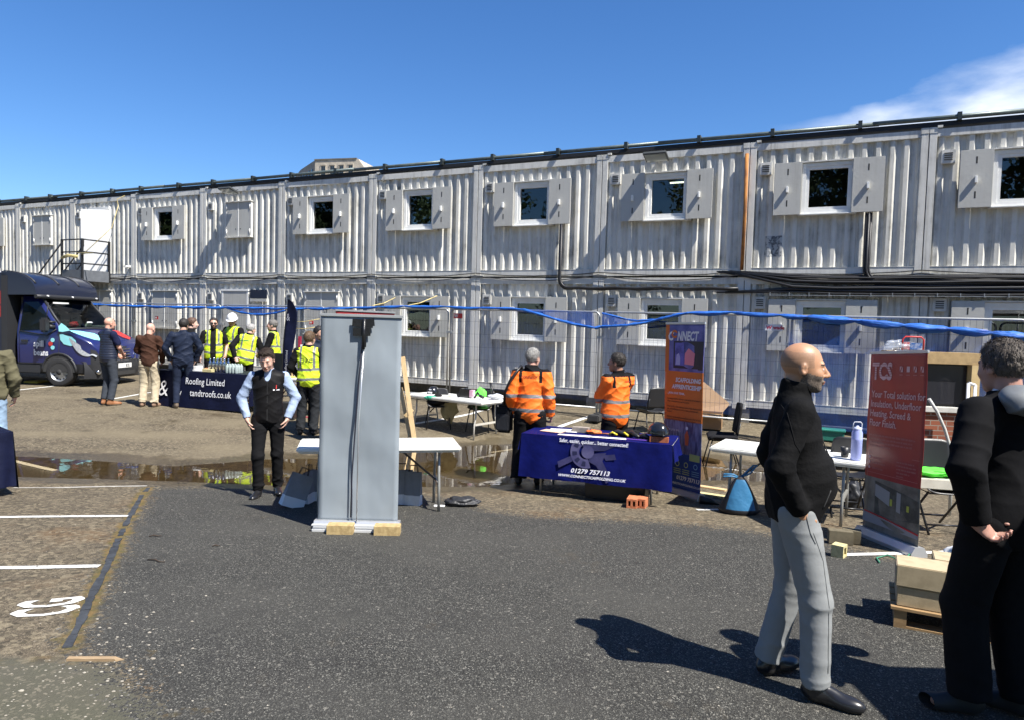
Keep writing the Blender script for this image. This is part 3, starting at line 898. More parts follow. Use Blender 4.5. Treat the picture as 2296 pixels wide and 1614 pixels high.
for k in range(11):
    zz = 2.47 + .033 * k + rr.uniform(-.01, .01); out = .06 + rr.uniform(0, .07)
    us = [CW * 8 - .35 + rr.uniform(-.2, .2)] + [CW * 8 + 0.9 + j * .75 for j in range(13)]
    pts = [(us[0], -.05, 2.92 if k > 3 else 2.50)]
    for j, u in enumerate(us[1:]): pts.append((u, -out - rr.uniform(0, .02), zz + rr.uniform(-.014, .014) + (.03 if j == 0 else 0)))
    mb = MB(); mb.tube(pts, rr.choice((.017, .022, .026)), 7); mb.build('cable', M_cable, t)
mb = MB(); mb.box(CW * 8 + .2, CW * 11, -.05, -.03, 2.80, 2.815); mb.build('tray_edge', M_galv, t)
mb = MB(); mb.box(CW * 8 + .5, CW * 11, -.16, -.03, 2.44, 2.452)
for j in range(26): mb.box(CW * 8 + .5 + j * .35, CW * 8 + .515 + j * .35, -.17, -.16, 2.43, 2.5)
mb.build('tray', M_galv, t)

# black sign over the ground floor door
mb = MB(); mb.box(0, .62, -.06, -.035, 2.06, 2.30, 0); mb.box(0, .62, -.062, -.03, 1.97, 2.05, 1)
o = mb.build('door_sign', [mat('navy_sign', (.015, .02, .04), rough=.4), M_shut]); o.matrix_world = MF @ Matrix.Translation((CW * 3 + 1.92, 0, Z_LOW))
tag(o, 'dark navy sign with pale lower strip beside the grey ground floor door', 'sign')

# small white camera on the cabin beside the white door
u0, z0 = fac_pt(286, 598, .1)
mb = MB(); mb.box(u0 - .03, u0 + .03, -.06, -.0, z0 - .03, z0 + .05, 0); mb.tube([(u0 - .02, -.05, z0), (u0 + .03, -.20, z0 - .02)], .035, 10, 0); mb.tube([(u0 - .10, -.13, z0 - .005), (u0 - .02, -.13, z0)], .03, 8, 1)
o = mb.build('security_camera', [M_pvc, M_dark]); o.matrix_world = MF
tag(o, 'small white security camera on the upper cabin right of the open door', 'camera')

# tar-like patch of torn sticker on the cabin right of the rusty pipe
u0, z0 = fac_pt(1733, 552, .02)
mb = MB(); rr = random.Random(9)
def patch(u, v):
    x = u0 - .16 + .32 * u; return (x, corr_y((x - CW * 8) % CW) - .004 - .0, z0 - .2 + .4 * v)
mb.grid(patch, 24, 3)
mp_ = mat('torn_sticker', (.13, .14, .15), rough=.5, col2=(.45, .46, .45), vscale=14, c2lo=.42, c2hi=.5)
o = mb.build('sticker_remains', mp_); o.matrix_world = MF; tag(o, 'torn dark sticker remains on the corrugated cabin right of the rusty pipe', 'sticker')

# ------------------------------------------------------------------ landing and stair at the upper door
M_bs = mat('black_painted_steel', (.018, .019, .022), rough=.45)
M_gs = mat('dark_grey_steel', (.085, .09, .10), rough=.5)
t = thing('stair_landing', 'black steel landing and stair in front of the upstairs white door', 'staircase', FAC0 + FU * (CW * 1) , TH)
zf = Z_UP + .08; dep = .95; ua = fac_pt(139, 590, dep)[0] - CW; ub = 1.95
mb = MB(); mb.box(ua, ub, -dep, -.05, zf - .06, zf); mb.build('platform', M_gs, t)
mb = MB(); mb.box(ua, ub, -dep - .02, -dep, zf - .20, zf + .14); mb.box(ub, ub + .02, -dep, -.05, zf - .2, zf + .14); mb.build('kick_board', mat('steel_grey_board', (.12, .13, .145), rough=.5, var=.15), t)
for x, y in ((ua, -dep), (ub, -dep), (ub, -.08), (ua, -.08)):
    mb = MB(); mb.box(x - .028, x + .028, y - .028, y + .028, 0.0 if (x == ub and y < -.5) or x == ua else zf - .2, zf + 1.10); mb.build('post', M_bs, t)
for zz in (1.08, .70, .34):
    mb = MB(); mb.tube([(ua, -dep, zf + zz), (ub, -dep, zf + zz), (ub, -.08, zf + zz)], .022, 8); mb.build('rail', M_bs, t)
# flight going down to the left, behind the van
for y in (-dep, -.25):
    mb = MB(); L = 3.6; Mx = TR(ua, y, zf, ry=0)
    mb.add([(ua, y - .02, zf), (ua, y + .02, zf), (ua, y + .02, zf - .22), (ua, y - .02, zf - .22), (ua - 3.2, y - .02, zf - 2.55), (ua - 3.2, y + .02, zf - 2.55), (ua - 3.2, y + .02, zf - 2.77), (ua - 3.2, y - .02, zf - 2.77)],
           [(0, 1, 2, 3), (4, 7, 6, 5), (0, 4, 5, 1), (3, 2, 6, 7), (0, 3, 7, 4), (1, 5, 6, 2)]); mb.build('stringer', M_bs, t)
    for zz in (1.0, .5):
        mb = MB(); mb.tube([(ua, y, zf + zz), (ua - 3.2, y, zf + zz - 2.55)], .024, 8); mb.build('rail', M_bs, t)
for k in range(12):
    mb = MB(); x = ua - .27 * (k + 1) + .02; mb.box(x, x + .25, -dep + .02, -.27, zf - .212 * (k + 1), zf - .212 * (k + 1) + .03); mb.build('tread', M_gs, t)
# yellow cord bundle hung on the rail, and cord going up to the roof
M_cord = mat('yellow_cord', (.62, .50, .22), rough=.8, var=.3)
uu = CW * 1
mb = MB()
for k in range(9):
    a = k * .7; mb.tube([(uu + ua + .05 + .01 * k, -dep - .06, zf + .52 + .02 * math.sin(a)), (uu + ua + .45, -dep - .08 - .02 * math.cos(a), zf + .58 + .03 * math.sin(a * 2)), (uu + ua + .85 + .02 * math.sin(k), -dep - .06, zf + .54 + .03 * math.cos(a))], .024, 6)
mb.tube([(uu + ua + .8, -dep - .03, zf + .66), (uu + ua + 1.6, -dep - .03, zf + .64), (uu + ub, -dep - .03, zf + .62)], .014, 6)
mb.tube([(uu + ub + .05, -dep, zf + .62), (uu + ub + .45, -.3, zf + 1.5), (uu + ub + .5, -.12, zf + 2.2), (uu + ub + .42, -.1, zf + 2.42), (uu + ub + .7, -.05, zf + 2.52)], .012, 6)
o = mb.build('cord_bundle', M_cord); o.matrix_world = MF; tag(o, 'yellow cord bundled on the black landing rail and running up to the roof', 'cord')

# ------------------------------------------------------------------ far tower block
t = thing('brick_tower', 'pale brick block of flats with sloped corners far behind the cabins', 'building', at_depth(757, 700, 130) * 1.0)
bx = t.location.copy(); t.location = (bx.x, bx.y, 0); t.rotation_euler = (0, 0, R(-14))
k = 130 / FPX
M_br = mat('pale_brick', (.40, .35, .28), rough=.9, var=.28, vscale=.8, bump=.02, bscale=3)
M_brd = mat('grey_slate', (.13, .125, .115), rough=.8, var=.25, vscale=.7)
topz = at_depth(757, 358, 130).z
wx0, wx1 = -5.1, 3.9
mb = MB()
prof = [(wx0, 0), (wx1 + 1.9, 0), (wx1 + 1.9, topz - 2.8), (wx1 - .2, topz), (wx0, topz)]
vs = [(x, 0, z) for x, z in prof] + [(x, 12, z) for x, z in prof]; n_ = len(prof)
mb.add(vs, [list(range(n_)), list(range(n_, 2 * n_))[::-1]] + [(i, n_ + i, n_ + (i + 1) % n_, (i + 1) % n_) for i in range(n_)])
mb.build('front_wall', M_br, t)
mb = MB()
vs = [(wx0 - .01, -.01, 0), (wx0 - .01, -.01, topz), (wx0 - 7.0, 6.7, topz - .1), (wx0 - 11.5, 11, topz - 1.2), (wx0 - 13, 12.4, 0), (wx0, 14, topz), (wx0, 14, 0)]
mb.add(vs, [(0, 1, 2, 3, 4), (1, 5, 3, 2), (4, 3, 5, 6)]); mb.build('side_wall', mat('shaded_side_brick', (.30, .27, .225), rough=.9, var=.25, vscale=.8), t)  # shade of the side wall put into its darker brick colour
mb = MB(); mb.box(wx0 - .1, wx1 - .5, -.15, .2, topz, topz + .18); mb.build('parapet', M_brd, t)
for j in range(4):
    x = wx0 + 1.3 + j * 1.85
    mb = MB(); mb.box(x, x + .85, -.06, .05, topz - 3.4, topz - 1.2, 0); wo = mb.build('window', M_brd, t)
    mb = MB(); mb.box(x + .08, x + .40, -.08, -.06, topz - 3.35, topz - 1.3); mb.box(x + .48, x + .8, -.08, -.06, topz - 3.35, topz - 1.3); mb.build('glass', mat('dark_pane', (.02, .03, .035), rough=.1), wo)
    mb = MB(); mb.box(x - .14, x + 1.0, -.14, 0, topz - 1.05, topz - .8); mb.box(x - .14, x - .02, -.10, 0, topz - 3.8, topz - 1.05); mb.box(x + .88, x + 1.0, -.10, 0, topz - 3.8, topz - 1.05); mb.build('window_surround', M_br, wo)
dirs = (Vector((-11.5, 11, 0))).normalized()
for j in range(6):
    q = Vector((wx0, 0, 0)) + dirs * (1.2 + j * 2.0); nn = Vector((-dirs.y, dirs.x, 0))
    hgt = topz - 1.4
    M = Matrix(((dirs.x, nn.x, 0, q.x), (dirs.y, nn.y, 0, q.y), (0, 0, 1, 0), (0, 0, 0, 1)))
    mb = MB(); mb.box(0, .8, .0, .12, hgt - 1.9, hgt, M=M); mb.build('window', mat('dark_pane', (.02, .03, .035)), t)
mb = MB(); mb.add([(wx1 + .6, 3, 0), (wx1 + 4.6, 3, 0), (wx1 + 4.6, 3, topz - 3.3), (wx1 + 3.2, 3, topz - 1.9), (wx1 + .9, 3, topz - 1.7), (wx1 + 6, 9, 0), (wx1 + 6, 9, topz - 3.4), (wx1 + 4.4, 9, topz - 1.9)],
                  [(0, 1, 2, 3, 4), (1, 5, 6, 2), (2, 6, 7, 3)]); mb.build('rear_wing', M_brd, t)
# ================================================================== FENCE
FE0 = Vector((-1.40, 15.40, 0)); PW = 3.5
def fence_xy(u, out=0.0):
    p = FE0 + FU * u - FN * out; return p
def fence_px(px, py, out=0.0):
    d = cray(px, py); c = Vector((0, 0, CAM_H)); P0 = FE0 - FN * out
    t = (P0 - c).dot(FN) / d.dot(FN); p = c + d * t
    return (p - FE0).dot(FU), p.z
MFE = Matrix.Translation(FE0) @ Matrix.Rotation(TH, 4, 'Z')
M_wire = mat('fence_wire', (.09, .095, .10), rough=.5, metal=.5)
M_foot = mat('fence_foot_rubber', (.035, .035, .036), rough=.85, var=.2)
FLAB = {-4: 'fence panel behind the van and its rear box', -3: 'fence panel right beside the van bonnet', -2: 'fence panel behind the group at the navy roofing table', -1: 'fence panel behind the feather flag and the tall grey banner',
        0: 'fence panel behind the far white table and the man with the shoulder bag', 1: 'fence panel behind the orange and blue banner', 2: 'fence panel behind the bald bearded man and the red banner', 3: 'fence panel at the right behind the brick sample wall'}
def fence_panel(i):
    g = gz(*fence_xy(i * PW + PW / 2).xy)
    t = thing('mesh_barrier', FLAB.get(i, 'fence panel beyond the photo frame'), 'fence panel', (fence_xy(i * PW).x, fence_xy(i * PW).y, -.05), TH, 'mesh fence panels in front of the cabins')
    a, b, r = .035, PW - .035, .10; z0, z1 = .10, 2.08
    pts = [(a, 0, z0 - .08)]
    pts += [(a, 0, z1 - r)] + [(a + r - r * math.cos(k * PI / 8), 0, z1 - r + r * math.sin(k * PI / 8)) for k in range(1, 5)]
    pts += [(b - r + r * math.sin(k * PI / 8), 0, z1 - r + r * math.cos(k * PI / 8)) for k in range(0, 5)] + [(b, 0, z0 - .08)]
    mb = MB(); mb.tube(pts, .020, 8); mb.tube([(a, 0, z0 + .08), (b, 0, z0 + .08)], .017, 8); mb.build('frame', M_galv, t)
    mb = MB()
    n = 40
    for k in range(1, n):
        x = a + (b - a) * k / n
        zt_ = z1 - .005 if .03 < k / n < .97 else z1 - .06
        mb.tube([(x, .0, z0 + .08), (x, .0, zt_)], .0022, 3, caps=False)
    for z in (.45, .70, 1.0, 1.27, 1.55, 1.82): mb.tube([(a, .004, z), (b, .004, z)], .0026, 3, caps=False)
    mb.build('wire_mesh', M_wire, t)
    mb = MB(); mb.box(b - .03, b + .11, -.03, .03, 1.55, 1.60); mb.build('coupler', M_galv, t)
    return t
for i in range(-4, 4): fence_panel(i)
for i in range(-4, 5):
    p = fence_xy(i * PW); z = gz(p.x, p.y)
    mb = MB(); mb.box(-.12, .12, -.32, .32, 0, .13, ch=.02); mb.box(-.06, .06, -.12, .12, .13, .15, ch=.008)
    o = mb.build('barrier_block', M_foot); o.location = (p.x, p.y, min(z, -.05)); o.rotation_euler = (0, 0, TH)
    NM = ['leftmost', 'second from the left', 'third from the left', 'fourth from the left', 'middle', 'fourth from the right', 'third from the right', 'second from the right', 'rightmost']
    tag(o, 'black rubber fence foot, %s of the row' % NM[i + 4], 'fence foot', 'rubber feet of the mesh fence')
# small maker's plates wired to the panels
M_red = mat('sign_red', (.55, .03, .03), rough=.5); M_white = mat('sign_white', (.75, .75, .73), rough=.5)
def plate(px, py, w, h, cols, label, txt=None):
    u, z = fence_px(px, py, .03)
    mb = MB(); mb.box(-w / 2, w / 2, -.03, -.026, -h / 2, h / 2, 0)
    mats = [cols[0], cols[1]]
    if txt: put_text(mb, txt, h * .8, Matrix.Translation((-w * .42, -.0315, -h * .28)) @ Matrix.Rotation(PI / 2, 4, 'X'), 1, bold=.004)
    o = mb.build('maker_plate', mats); o.matrix_world = MFE @ Matrix.Translation((u, 0, z)); tag(o, label, 'sign', 'small maker plates on the fence panels')
plate(1735, 735, .30, .11, (M_white, M_red), 'white plate with red letters on the fence left of the bearded man', 'W wade')
plate(1027, 709, .22, .11, (M_red, M_white), 'small red plate on the fence above the far white table', 'W')
plate(409, 722, .13, .09, (M_red, M_white), 'small red plate on the fence above the man in brown', 'W')
plate(698, 724, .13, .09, (M_red, M_white), 'small red plate on the fence beside the hard hat', 'W')
plate(335 + 16, 713, .13, .09, (M_red, M_white), 'small red plate on the fence above the van bonnet', 'W')

# ---- blue debris netting
def net_mat(name, a, col=(.03, .16, .62)):
    m = bpy.data.materials.new(name); m.use_nodes = True; n = m.node_tree.nodes; l = m.node_tree.links
    b = n['Principled BSDF']; b.inputs['Base Color'].default_value = (*col, 1); b.inputs['Roughness'].default_value = .6
    t = n.new('ShaderNodeTexCoord'); z = n.new('ShaderNodeTexNoise'); z.inputs['Scale'].default_value = 2.2; z.inputs['Detail'].default_value = 4
    q = n.new('ShaderNodeMapRange'); q.inputs[1].default_value = .35; q.inputs[2].default_value = .7; q.inputs[3].default_value = a * .6; q.inputs[4].default_value = a * 1.5
    l.new(t.outputs['Object'], z.inputs['Vector']); l.new(z.outputs['Fac'], q.inputs[0]); l.new(q.outputs[0], b.inputs['Alpha'])
    return m
M_net = mat('blue_netting', (.008, .07, .36), rough=.55, var=.35, vscale=18, stretch=(.25, 1, 1), bump=.02, bscale=24, col2=(.018, .14, .52), c2lo=.35, c2hi=.6)
M_netthin = net_mat('blue_netting_single', .26)
M_netmid = net_mat('blue_netting_double', .50, (.015, .11, .52))
net = thing('debris_netting', 'blue debris netting rolled and tied along the top of the whole mesh fence', 'netting', FE0, TH)
def roll(pxs, rad, seed, out=.05, pinch=True):
    P = []
    for px, py in pxs:
        u, z = fence_px(px, py, out); P.append(Vector((u, -out, z)))
    rr = random.Random(seed); mb = MB(); ns = 14
    pts = []; rs = []
    for a, b in zip(P, P[1:]):
        L = (b - a).length; m = max(1, round(L / .8)) if pinch else 1
        for k in range(m):
            for j in range(8):
                t = (k + j / 8) / m; s = j / 8
                q = a.lerp(b, t); q.z -= .02 * math.sin(PI * s) if pinch else 0
                pts.append(q); rs.append(rad * (.42 + .75 * math.sin(PI * s) ** .7 * rr.uniform(.85, 1.15)) if pinch else rad * rr.uniform(.8, 1.2))
    pts.append(P[-1]); rs.append(rad * .5)
    vs = []
    ph = [rr.uniform(0, 6) for _ in range(3)]
    for i, (p, r_) in enumerate(zip(pts, rs)):
        for k in range(ns):
            a = 2 * PI * k / ns; w = r_ * (1 + .16 * math.sin(a * 4 + ph[0] + i * .35) + .10 * math.sin(a * 7 + ph[1] - i * .2))
            vs.append((p.x, p.y + w * math.cos(a) * .8, p.z + w * math.sin(a) * .85))
    mb.add(vs, [(i * ns + k, i * ns + (k + 1) % ns, (i + 1) * ns + (k + 1) % ns, (i + 1) * ns + k) for i in range(len(pts) - 1) for k in range(ns)], 0, None, True)
    mb.build('rolled_net', M_net, net)
roll([(180, 681), (236, 684), (330, 687), (420, 689), (506, 690)], .038, 1)
roll([(506, 689), (640, 692), (743, 692), (905, 687), (1000, 688), (1080, 691)], .033, 2)
roll([(506, 690), (520, 695), (540, 701), (565, 705), (590, 706), (615, 703), (640, 697)], .028, 3, .05, False)
roll([(1080, 691), (1150, 693), (1178, 696), (1215, 707), (1250, 718), (1290, 728), (1334, 736)], .030, 4, .05, False)
roll([(1334, 736), (1350, 733), (1405, 730), (1449, 724), (1490, 713), (1522, 706), (1545, 702)], .030, 5, .05, False)
roll([(1350, 703), (1380, 710), (1405, 717), (1430, 720), (1470, 717)], .02, 6, .04, False)
roll([(1545, 702), (1640, 701), (1749, 707), (1811, 711)], .044, 7)
roll([(1811, 711), (1917, 720), (2027, 731), (2128, 739), (2223, 747), (2320, 757), (2500, 775)], .070, 8)
def net_sheet(pxtop, pxbot, m, out=.045, n=24):
    A = [fence_px(*p, out) for p in pxtop]; B = [fence_px(*p, out) for p in pxbot]
    def samp(L, t):
        t *= len(L) - 1; i = min(int(t), len(L) - 2); f = t - i
        return (L[i][0] + (L[i + 1][0] - L[i][0]) * f, L[i][1] + (L[i + 1][1] - L[i][1]) * f)
    mb = MB()
    def fn(u, v):
        a = samp(A, u); b = samp(B, u); x = a[0] + (b[0] - a[0]) * v; z = a[1] + (b[1] - a[1]) * v
        return (x, -out + .02 * mnoise.noise(Vector((x * 2.5, z * 1.2, 3))), z)
    mb.grid(fn, n, 10); mb.build('net_sheet', m, net)
net_sheet([(506, 690), (640, 692)], [(506, 690), (530, 699), (560, 705), (590, 706), (615, 703), (640, 697)], M_netmid, .055)
net_sheet([(1150, 694), (1200, 694), (1260, 697), (1330, 700)], [(1150, 697), (1215, 708), (1280, 727), (1334, 737)], M_netmid, .055)
net_sheet([(1350, 703), (1405, 716), (1449, 720), (1500, 710), (1545, 702)], [(1350, 736), (1405, 730), (1449, 724), (1500, 711), (1545, 703)], M_netmid, .055)
net_sheet([(1010, 690), (1100, 691), (1240, 714), (1346, 735)], [(1010, 862), (1346, 902)], net_mat('blue_netting_faint', .05), .035)
net_sheet([(1350, 735), (1450, 722), (1545, 703), (1768, 707)], [(1350, 903), (1560, 918), (1768, 948)], net_mat('blue_netting_faint_b', .08), .035)
net_sheet([(1768, 708), (2027, 732), (2330, 758), (2600, 785)], [(1768, 950), (2050, 985), (2330, 1010), (2600, 1040)], net_mat('blue_netting_heavy', .40, (.014, .085, .36)), .035)
# yellow cords from the tilted window
for k, (a, b) in enumerate((((835, 686), (886, 668)), ((905, 688), (980, 664)))):
    u0, z0 = fence_px(a[0], a[1], .03); u1, z1 = fac_pt(b[0], b[1], .15)
    P0 = fence_xy(u0, .03); P1 = FAC0 + FU * u1 - FN * .15
    mb = MB(); q0 = Vector((P0.x, P0.y, z0)); q1 = Vector((P1.x, P1.y, z1)); mb.tube([q0, q0.lerp(q1, .5) - Vector((0, 0, .04)), q1], .010, 6)
    tag(mb.build('tie_cord', M_cord), ('yellow cord tied from the fence top to the left shutter of the tilted window', 'yellow cord tied from the fence top to the right shutter of the tilted window')[k], 'cord', 'yellow cords')
for k, (a, b) in enumerate((((652, 722), (716, 716)), ((652, 737), (716, 733)))):
    u0, z0 = fence_px(a[0], a[1], .05); u1, z1 = fence_px(b[0], b[1], .05)
    mb = MB(); mb.tube([(u0, -.05, z0), ((u0 + u1) / 2, -.07, (z0 + z1) / 2 - .03), (u1, -.05, z1)], .009, 6)
    o = mb.build('tie_cord', M_cord); o.matrix_world = MFE; tag(o, ('upper yellow cord stretched along the fence beside the feather flag', 'lower yellow cord stretched along the fence beside the feather flag')[k], 'cord', 'yellow cords')

# ================================================================== FURNITURE
M_tabtop = mat('white_blow_moulded_plastic', (.74, .73, .68), rough=.45, var=.10, vscale=5, bump=.0015, bscale=60)
M_tableg = mat('grey_table_leg', (.33, .33, .31), rough=.4, metal=.4)
M_darkleg = mat('dark_table_leg', (.07, .07, .075), rough=.4, metal=.3)
def on_z(px, py, z):
    d = cray(px, py); t = (z - CAM_H) / d.z; return Vector((d.x * t, d.y * t, z))
def folding_table(label, fl, fr, ztop, depth=.74, group='white folding tables', L=None, name='folding_table', legm=None):
    """front-left and front-right top corners (world x,y)"""
    a, b = Vector(fl[:2]), Vector(fr[:2]); d = (b - a); L = L or d.length; rz = math.atan2(d.y, d.x)
    t = thing(name, label, 'table', (a.x, a.y, ztop), rz, group)
    legm = legm or M_tableg
    mb = MB(); mb.box(0, L, 0, depth, -.045, 0, ch=.014); mb.box(.03, L - .03, .03, depth - .03, -.06, -.044); mb.build('table_top', M_tabtop, t)
    for sx, x0 in ((1, .22), (-1, L - .22)):
        for y in (.12, depth - .12):
            gp = t.matrix_world  # location not yet evaluated; take ground from the rotated corner
            wx = a.x + math.cos(rz) * x0 - math.sin(rz) * y; wy = a.y + math.sin(rz) * x0 + math.cos(rz) * y
            g = gz(wx, wy) - ztop
            xx = x0 - sx * .02
            mb = MB(); mb.tube([(x0, y, -.06), (x0, y, -.30), (x0, y + (-.04 if y < .3 else .04), -.42), (x0, y + (-.05 if y < .3 else .05), g)], .0155, 8); mb.build('leg', legm, t)
        mb = MB(); mb.box(x0 - .012, x0 + .012, .10, depth - .10, -.44, -.405); mb.build('cross_bar', legm, t)
        mb = MB(); mb.tube([(x0, depth / 2, -.42), (x0 + sx * .42, depth / 2, -.06)], .012, 6); mb.build('brace', M_darkleg, t)
    return t, L, rz
def draped(name, t, L, depth, drop_front, drop_side, m, seed=0, back=.0, wave=.012):
    """cloth over a table: top sheet plus front and side falls, in the table's frame"""
    mb = MB(); e = .012; rr = random.Random(seed); ph = [rr.uniform(0, 6) for _ in range(6)]
    mb.grid(lambda u, v: (-e + (L + 2 * e) * u, -e + (depth + 2 * e) * v, .006 + .002 * math.sin(u * 20 + v * 7)), 30, 8)
    def fr(u, v):
        s = v; w = wave * s * (math.sin(u * 17 + ph[0]) + .7 * math.sin(u * 31 + ph[1] + s * 2)) - .02 * s
        return (-e - .02 * s + (L + 2 * e + .04 * s) * u, -e - .006 - abs(.03 * s) + w, .006 - drop_front * s)
    mb.grid(fr, 60, 14)
    for sx, x0 in ((-1, -e), (1, L + e)):
        if drop_side <= 0: continue
        def sd(u, v, sx=sx, x0=x0):
            s = v; w = wave * 1.4 * s * (math.sin(u * 11 + ph[2] + sx) + .6 * math.sin(u * 23 + ph[3]))
            return (x0 + sx * (.005 + .03 * s + w), -e - .03 * s + (depth + 2 * e) * u, .006 - drop_side * s)
        mb.grid(sd, 24, 10)
    o = mb.build(name, m); o.location = t.location; o.rotation_euler = t.rotation_euler
    return o

# far white table
zt = .385
tA, LA, rzA = folding_table('white folding table beyond the puddle with a black hard hat on it', on_z(906, 882, zt), on_z(1080, 902, zt), zt, .78, legm=mat('pale_table_leg', (.45, .43, .38), rough=.45))
# table behind the grey banner
tB, LB, rzB = folding_table('white folding table standing right behind the tall grey banner', on_z(664, 1005, .44), on_z(1035, 1001, .44), .44, .62)
# connect table
tC, LC, rzC = folding_table('white folding table under the royal blue printed cloth', on_z(1173, 971, .42), on_z(1506, 998, .42), .42, .74)
# right table
tD, LD, rzD = folding_table('white folding table behind the bald bearded man with a lilac bottle on it', on_z(1590, 1000, .44), on_z(1945, 1040, .44), .44, .72)

M_bcloth = cloth('royal_blue_cloth', (.003, .006, .085), rough=.6, wr=.012, ws=5, var=.2)
oC = draped('tablecloth', tC, LC, .74, .52, .20, M_bcloth, 1, wave=.014)
tag(oC, 'royal blue printed tablecloth on the scaffolding stand table', 'tablecloth')
# print on the cloth: lettering and the faded scaffold coupling
M_print = mat('print_white', (.70, .70, .78), rough=.6)
M_ghost = mat('print_lilac', (.034, .032, .11), rough=.6, col2=(.008, .009, .055), vscale=5, c2lo=.35, c2hi=.65)
M_ghost2 = mat('print_lilac_pale', (.085, .08, .18), rough=.6, col2=(.035, .033, .11), vscale=6, c2lo=.35, c2hi=.65)
def cl_front(L, x, z, drop=.52, out=.004):      # point on the front fall
    s = -z / drop; return Vector((x, -.012 - .006 - .03 * s - .02 * s - .030 * s - out, z))
def print_on(mb, vs, fs, mi, L, x0, z0, out=.006, fn=None):
    q = []
    for v in vs:
        p = cl_front(L, x0 + v.x, z0 + v.y, out=out); q.append(p)
    mb.add(q, fs, mi)
mb = MB(); 
def ring_poly(cx_, cz_, r0, r1, a0, a1, n=26, sq=1.0):
    vs = []; 
    for k in range(n + 1):
        a = a0 + (a1 - a0) * k / n
        vs += [Vector((cx_ + r0 * math.cos(a) * sq, cz_ + r0 * math.sin(a), 0)), Vector((cx_ + r1 * math.cos(a) * sq, cz_ + r1 * math.sin(a), 0))]
    return vs, [(2 * k, 2 * k + 1, 2 * k + 3, 2 * k + 2) for k in range(n)]
def quad(pts): return [Vector((x, z, 0)) for x, z in pts], [list(range(len(pts)))]
cxr, czr = .80, -.15
print_on(mb, *quad([(.46, -.29), (.62, -.21), (.66, -.26), (.48, -.36)]), 0, LC, 0, 0, .004)
print_on(mb, *quad([(.72, -.04), (.92, -.01), (1.16, -.05), (1.02, -.12), (.80, -.14)]), 0, LC, 0, 0, .0035)
print_on(mb, *quad([(.84, -.17), (1.04, -.14), (1.00, -.24), (1.12, -.44), (1.06, -.49), (.93, -.30), (.84, -.26)]), 0, LC, 0, 0, .005)
print_on(mb, *quad([(1.0, -.17), (1.14, -.15), (1.16, -.21), (1.04, -.23)]), 0, LC, 0, 0, .0035)
vs, fs = ring_poly(cxr, czr, .085, .19, R(128), R(290)); print_on(mb, vs, fs, 1, LC, 0, 0, .006)
vs, fs = ring_poly(cxr + .02, czr, .0, .075, 0, R(360)); print_on(mb, vs, fs, 1, LC, 0, 0, .0065)
for a in (150, 190, 225, 262):
    vs, fs = ring_poly(cxr, czr, .11, .165, R(a - 9), R(a + 9), 4); print_on(mb, vs, fs, 2, LC, 0, 0, .008)
mb.build('coupling_print', [M_ghost, M_ghost2, mat('print_deep_blue', (.007, .008, .045), rough=.6)], oC)
def cloth_text(body, size, x0, z0, **k):
    vs, fs = text_mesh(body, size, **k); mb = MB(); print_on(mb, vs, fs, 0, LC, x0, z0, .009); return mb.build('lettering', M_print, oC)
cloth_text('Safer, easier, quicker... better connected!', .062, .88, -.055, align='CENTER', bold=.0012, xs=.80)
cloth_text('01279 757113', .072, .86, -.40, align='CENTER', bold=.002, shear=.25, xs=1.12)
cloth_text('WWW.CONNECTSCAFFOLDING.CO.UK', .042, .88, -.455, align='CENTER', bold=.0012, shear=.25, xs=1.05)

# ---------------- roller banners
M_alu = mat('brushed_aluminium', (.55, .56, .57), rough=.35, metal=.6, var=.06)
def roller_banner(name, label, bl, br, h, front_mats, paint=None, lean=0.0, rzoff=0, sag=0.0, zt0=0.0, back=None, bulge=.012, base_d=.15, seed=0):
    a, b = Vector(bl[:2]), Vector(br[:2]); d = b - a; L = d.length; rz = math.atan2(d.y, d.x)
    z0 = bl[2]
    t = thing(name, label, 'roller banner', (a.x, a.y, z0), rz)
    t.rotation_euler = (lean, -math.atan2(br[2] - bl[2], L), rz)
    mb = MB(); prof = [(-base_d * .5, .0), (base_d * .5, .0), (base_d * .5, .03), (base_d * .28, .085), (-base_d * .28, .085), (-base_d * .5, .03)]
    M = Matrix(((0, 0, 1, 0), (1, 0, 0, 0), (0, 1, 0, 0), (0, 0, 0, 1)))
    mb.prism(prof, -.02, L + .02, 0, M=M); mb.build('base', M_alu, t)
    mb = MB(); rr = random.Random(seed); ph = rr.uniform(0, 6)
    def fn(u, v):
        y = bulge * (math.sin(v * 7 + ph + u * 1.3) * .5 + math.sin(u * 5 + v * 3.1 + ph) * .5 + .35 * math.sin(v * 17 + u * 6)) * math.sin(PI * v) ** .5
        edge = -.006 * math.sin(PI * v) * (1 if u < .5 else -1) * abs(2 * u - 1) * 0
        return (L * (.006 + .988 * u) + edge, y, .08 + (h - .08) * v)
    mb.grid(fn, 16, 60); g = mb.build('graphic', front_mats, t)
    md = g.modifiers.new('thick', 'SOLIDIFY'); md.thickness = .0015
    mb = MB(); mb.box(-.004, L + .004, -.012, .012, h - .005, h + .022, ch=.003); mb.build('top_bar', M_alu, t)
    def surf(x, z, out):
        u = (x / L - .006) / .988; v = (z - .08) / (h - .08); p = fn(u, v); return Vector((x, p[1] - out, z))
    return t, L, surf
M_bback = mat('banner_back_grey', (.25, .285, .315), rough=.42, var=.06, vscale=2.2, bump=.05, bscale=1.4, stretch=(1, 1, .6))
bl, br = spot(711, 1183), spot(892, 1187)
tG, LG, sG = roller_banner('roller_banner', 'tall roller banner seen from behind, blank blue-grey back, in the middle foreground', (bl.x, bl.y, bl.z), (br.x, br.y, br.z), height_of(bl, 703) - bl.z - .02, M_bback, bulge=.012)
hG = height_of(bl, 703) - bl.z - .02
xp = LG * .50
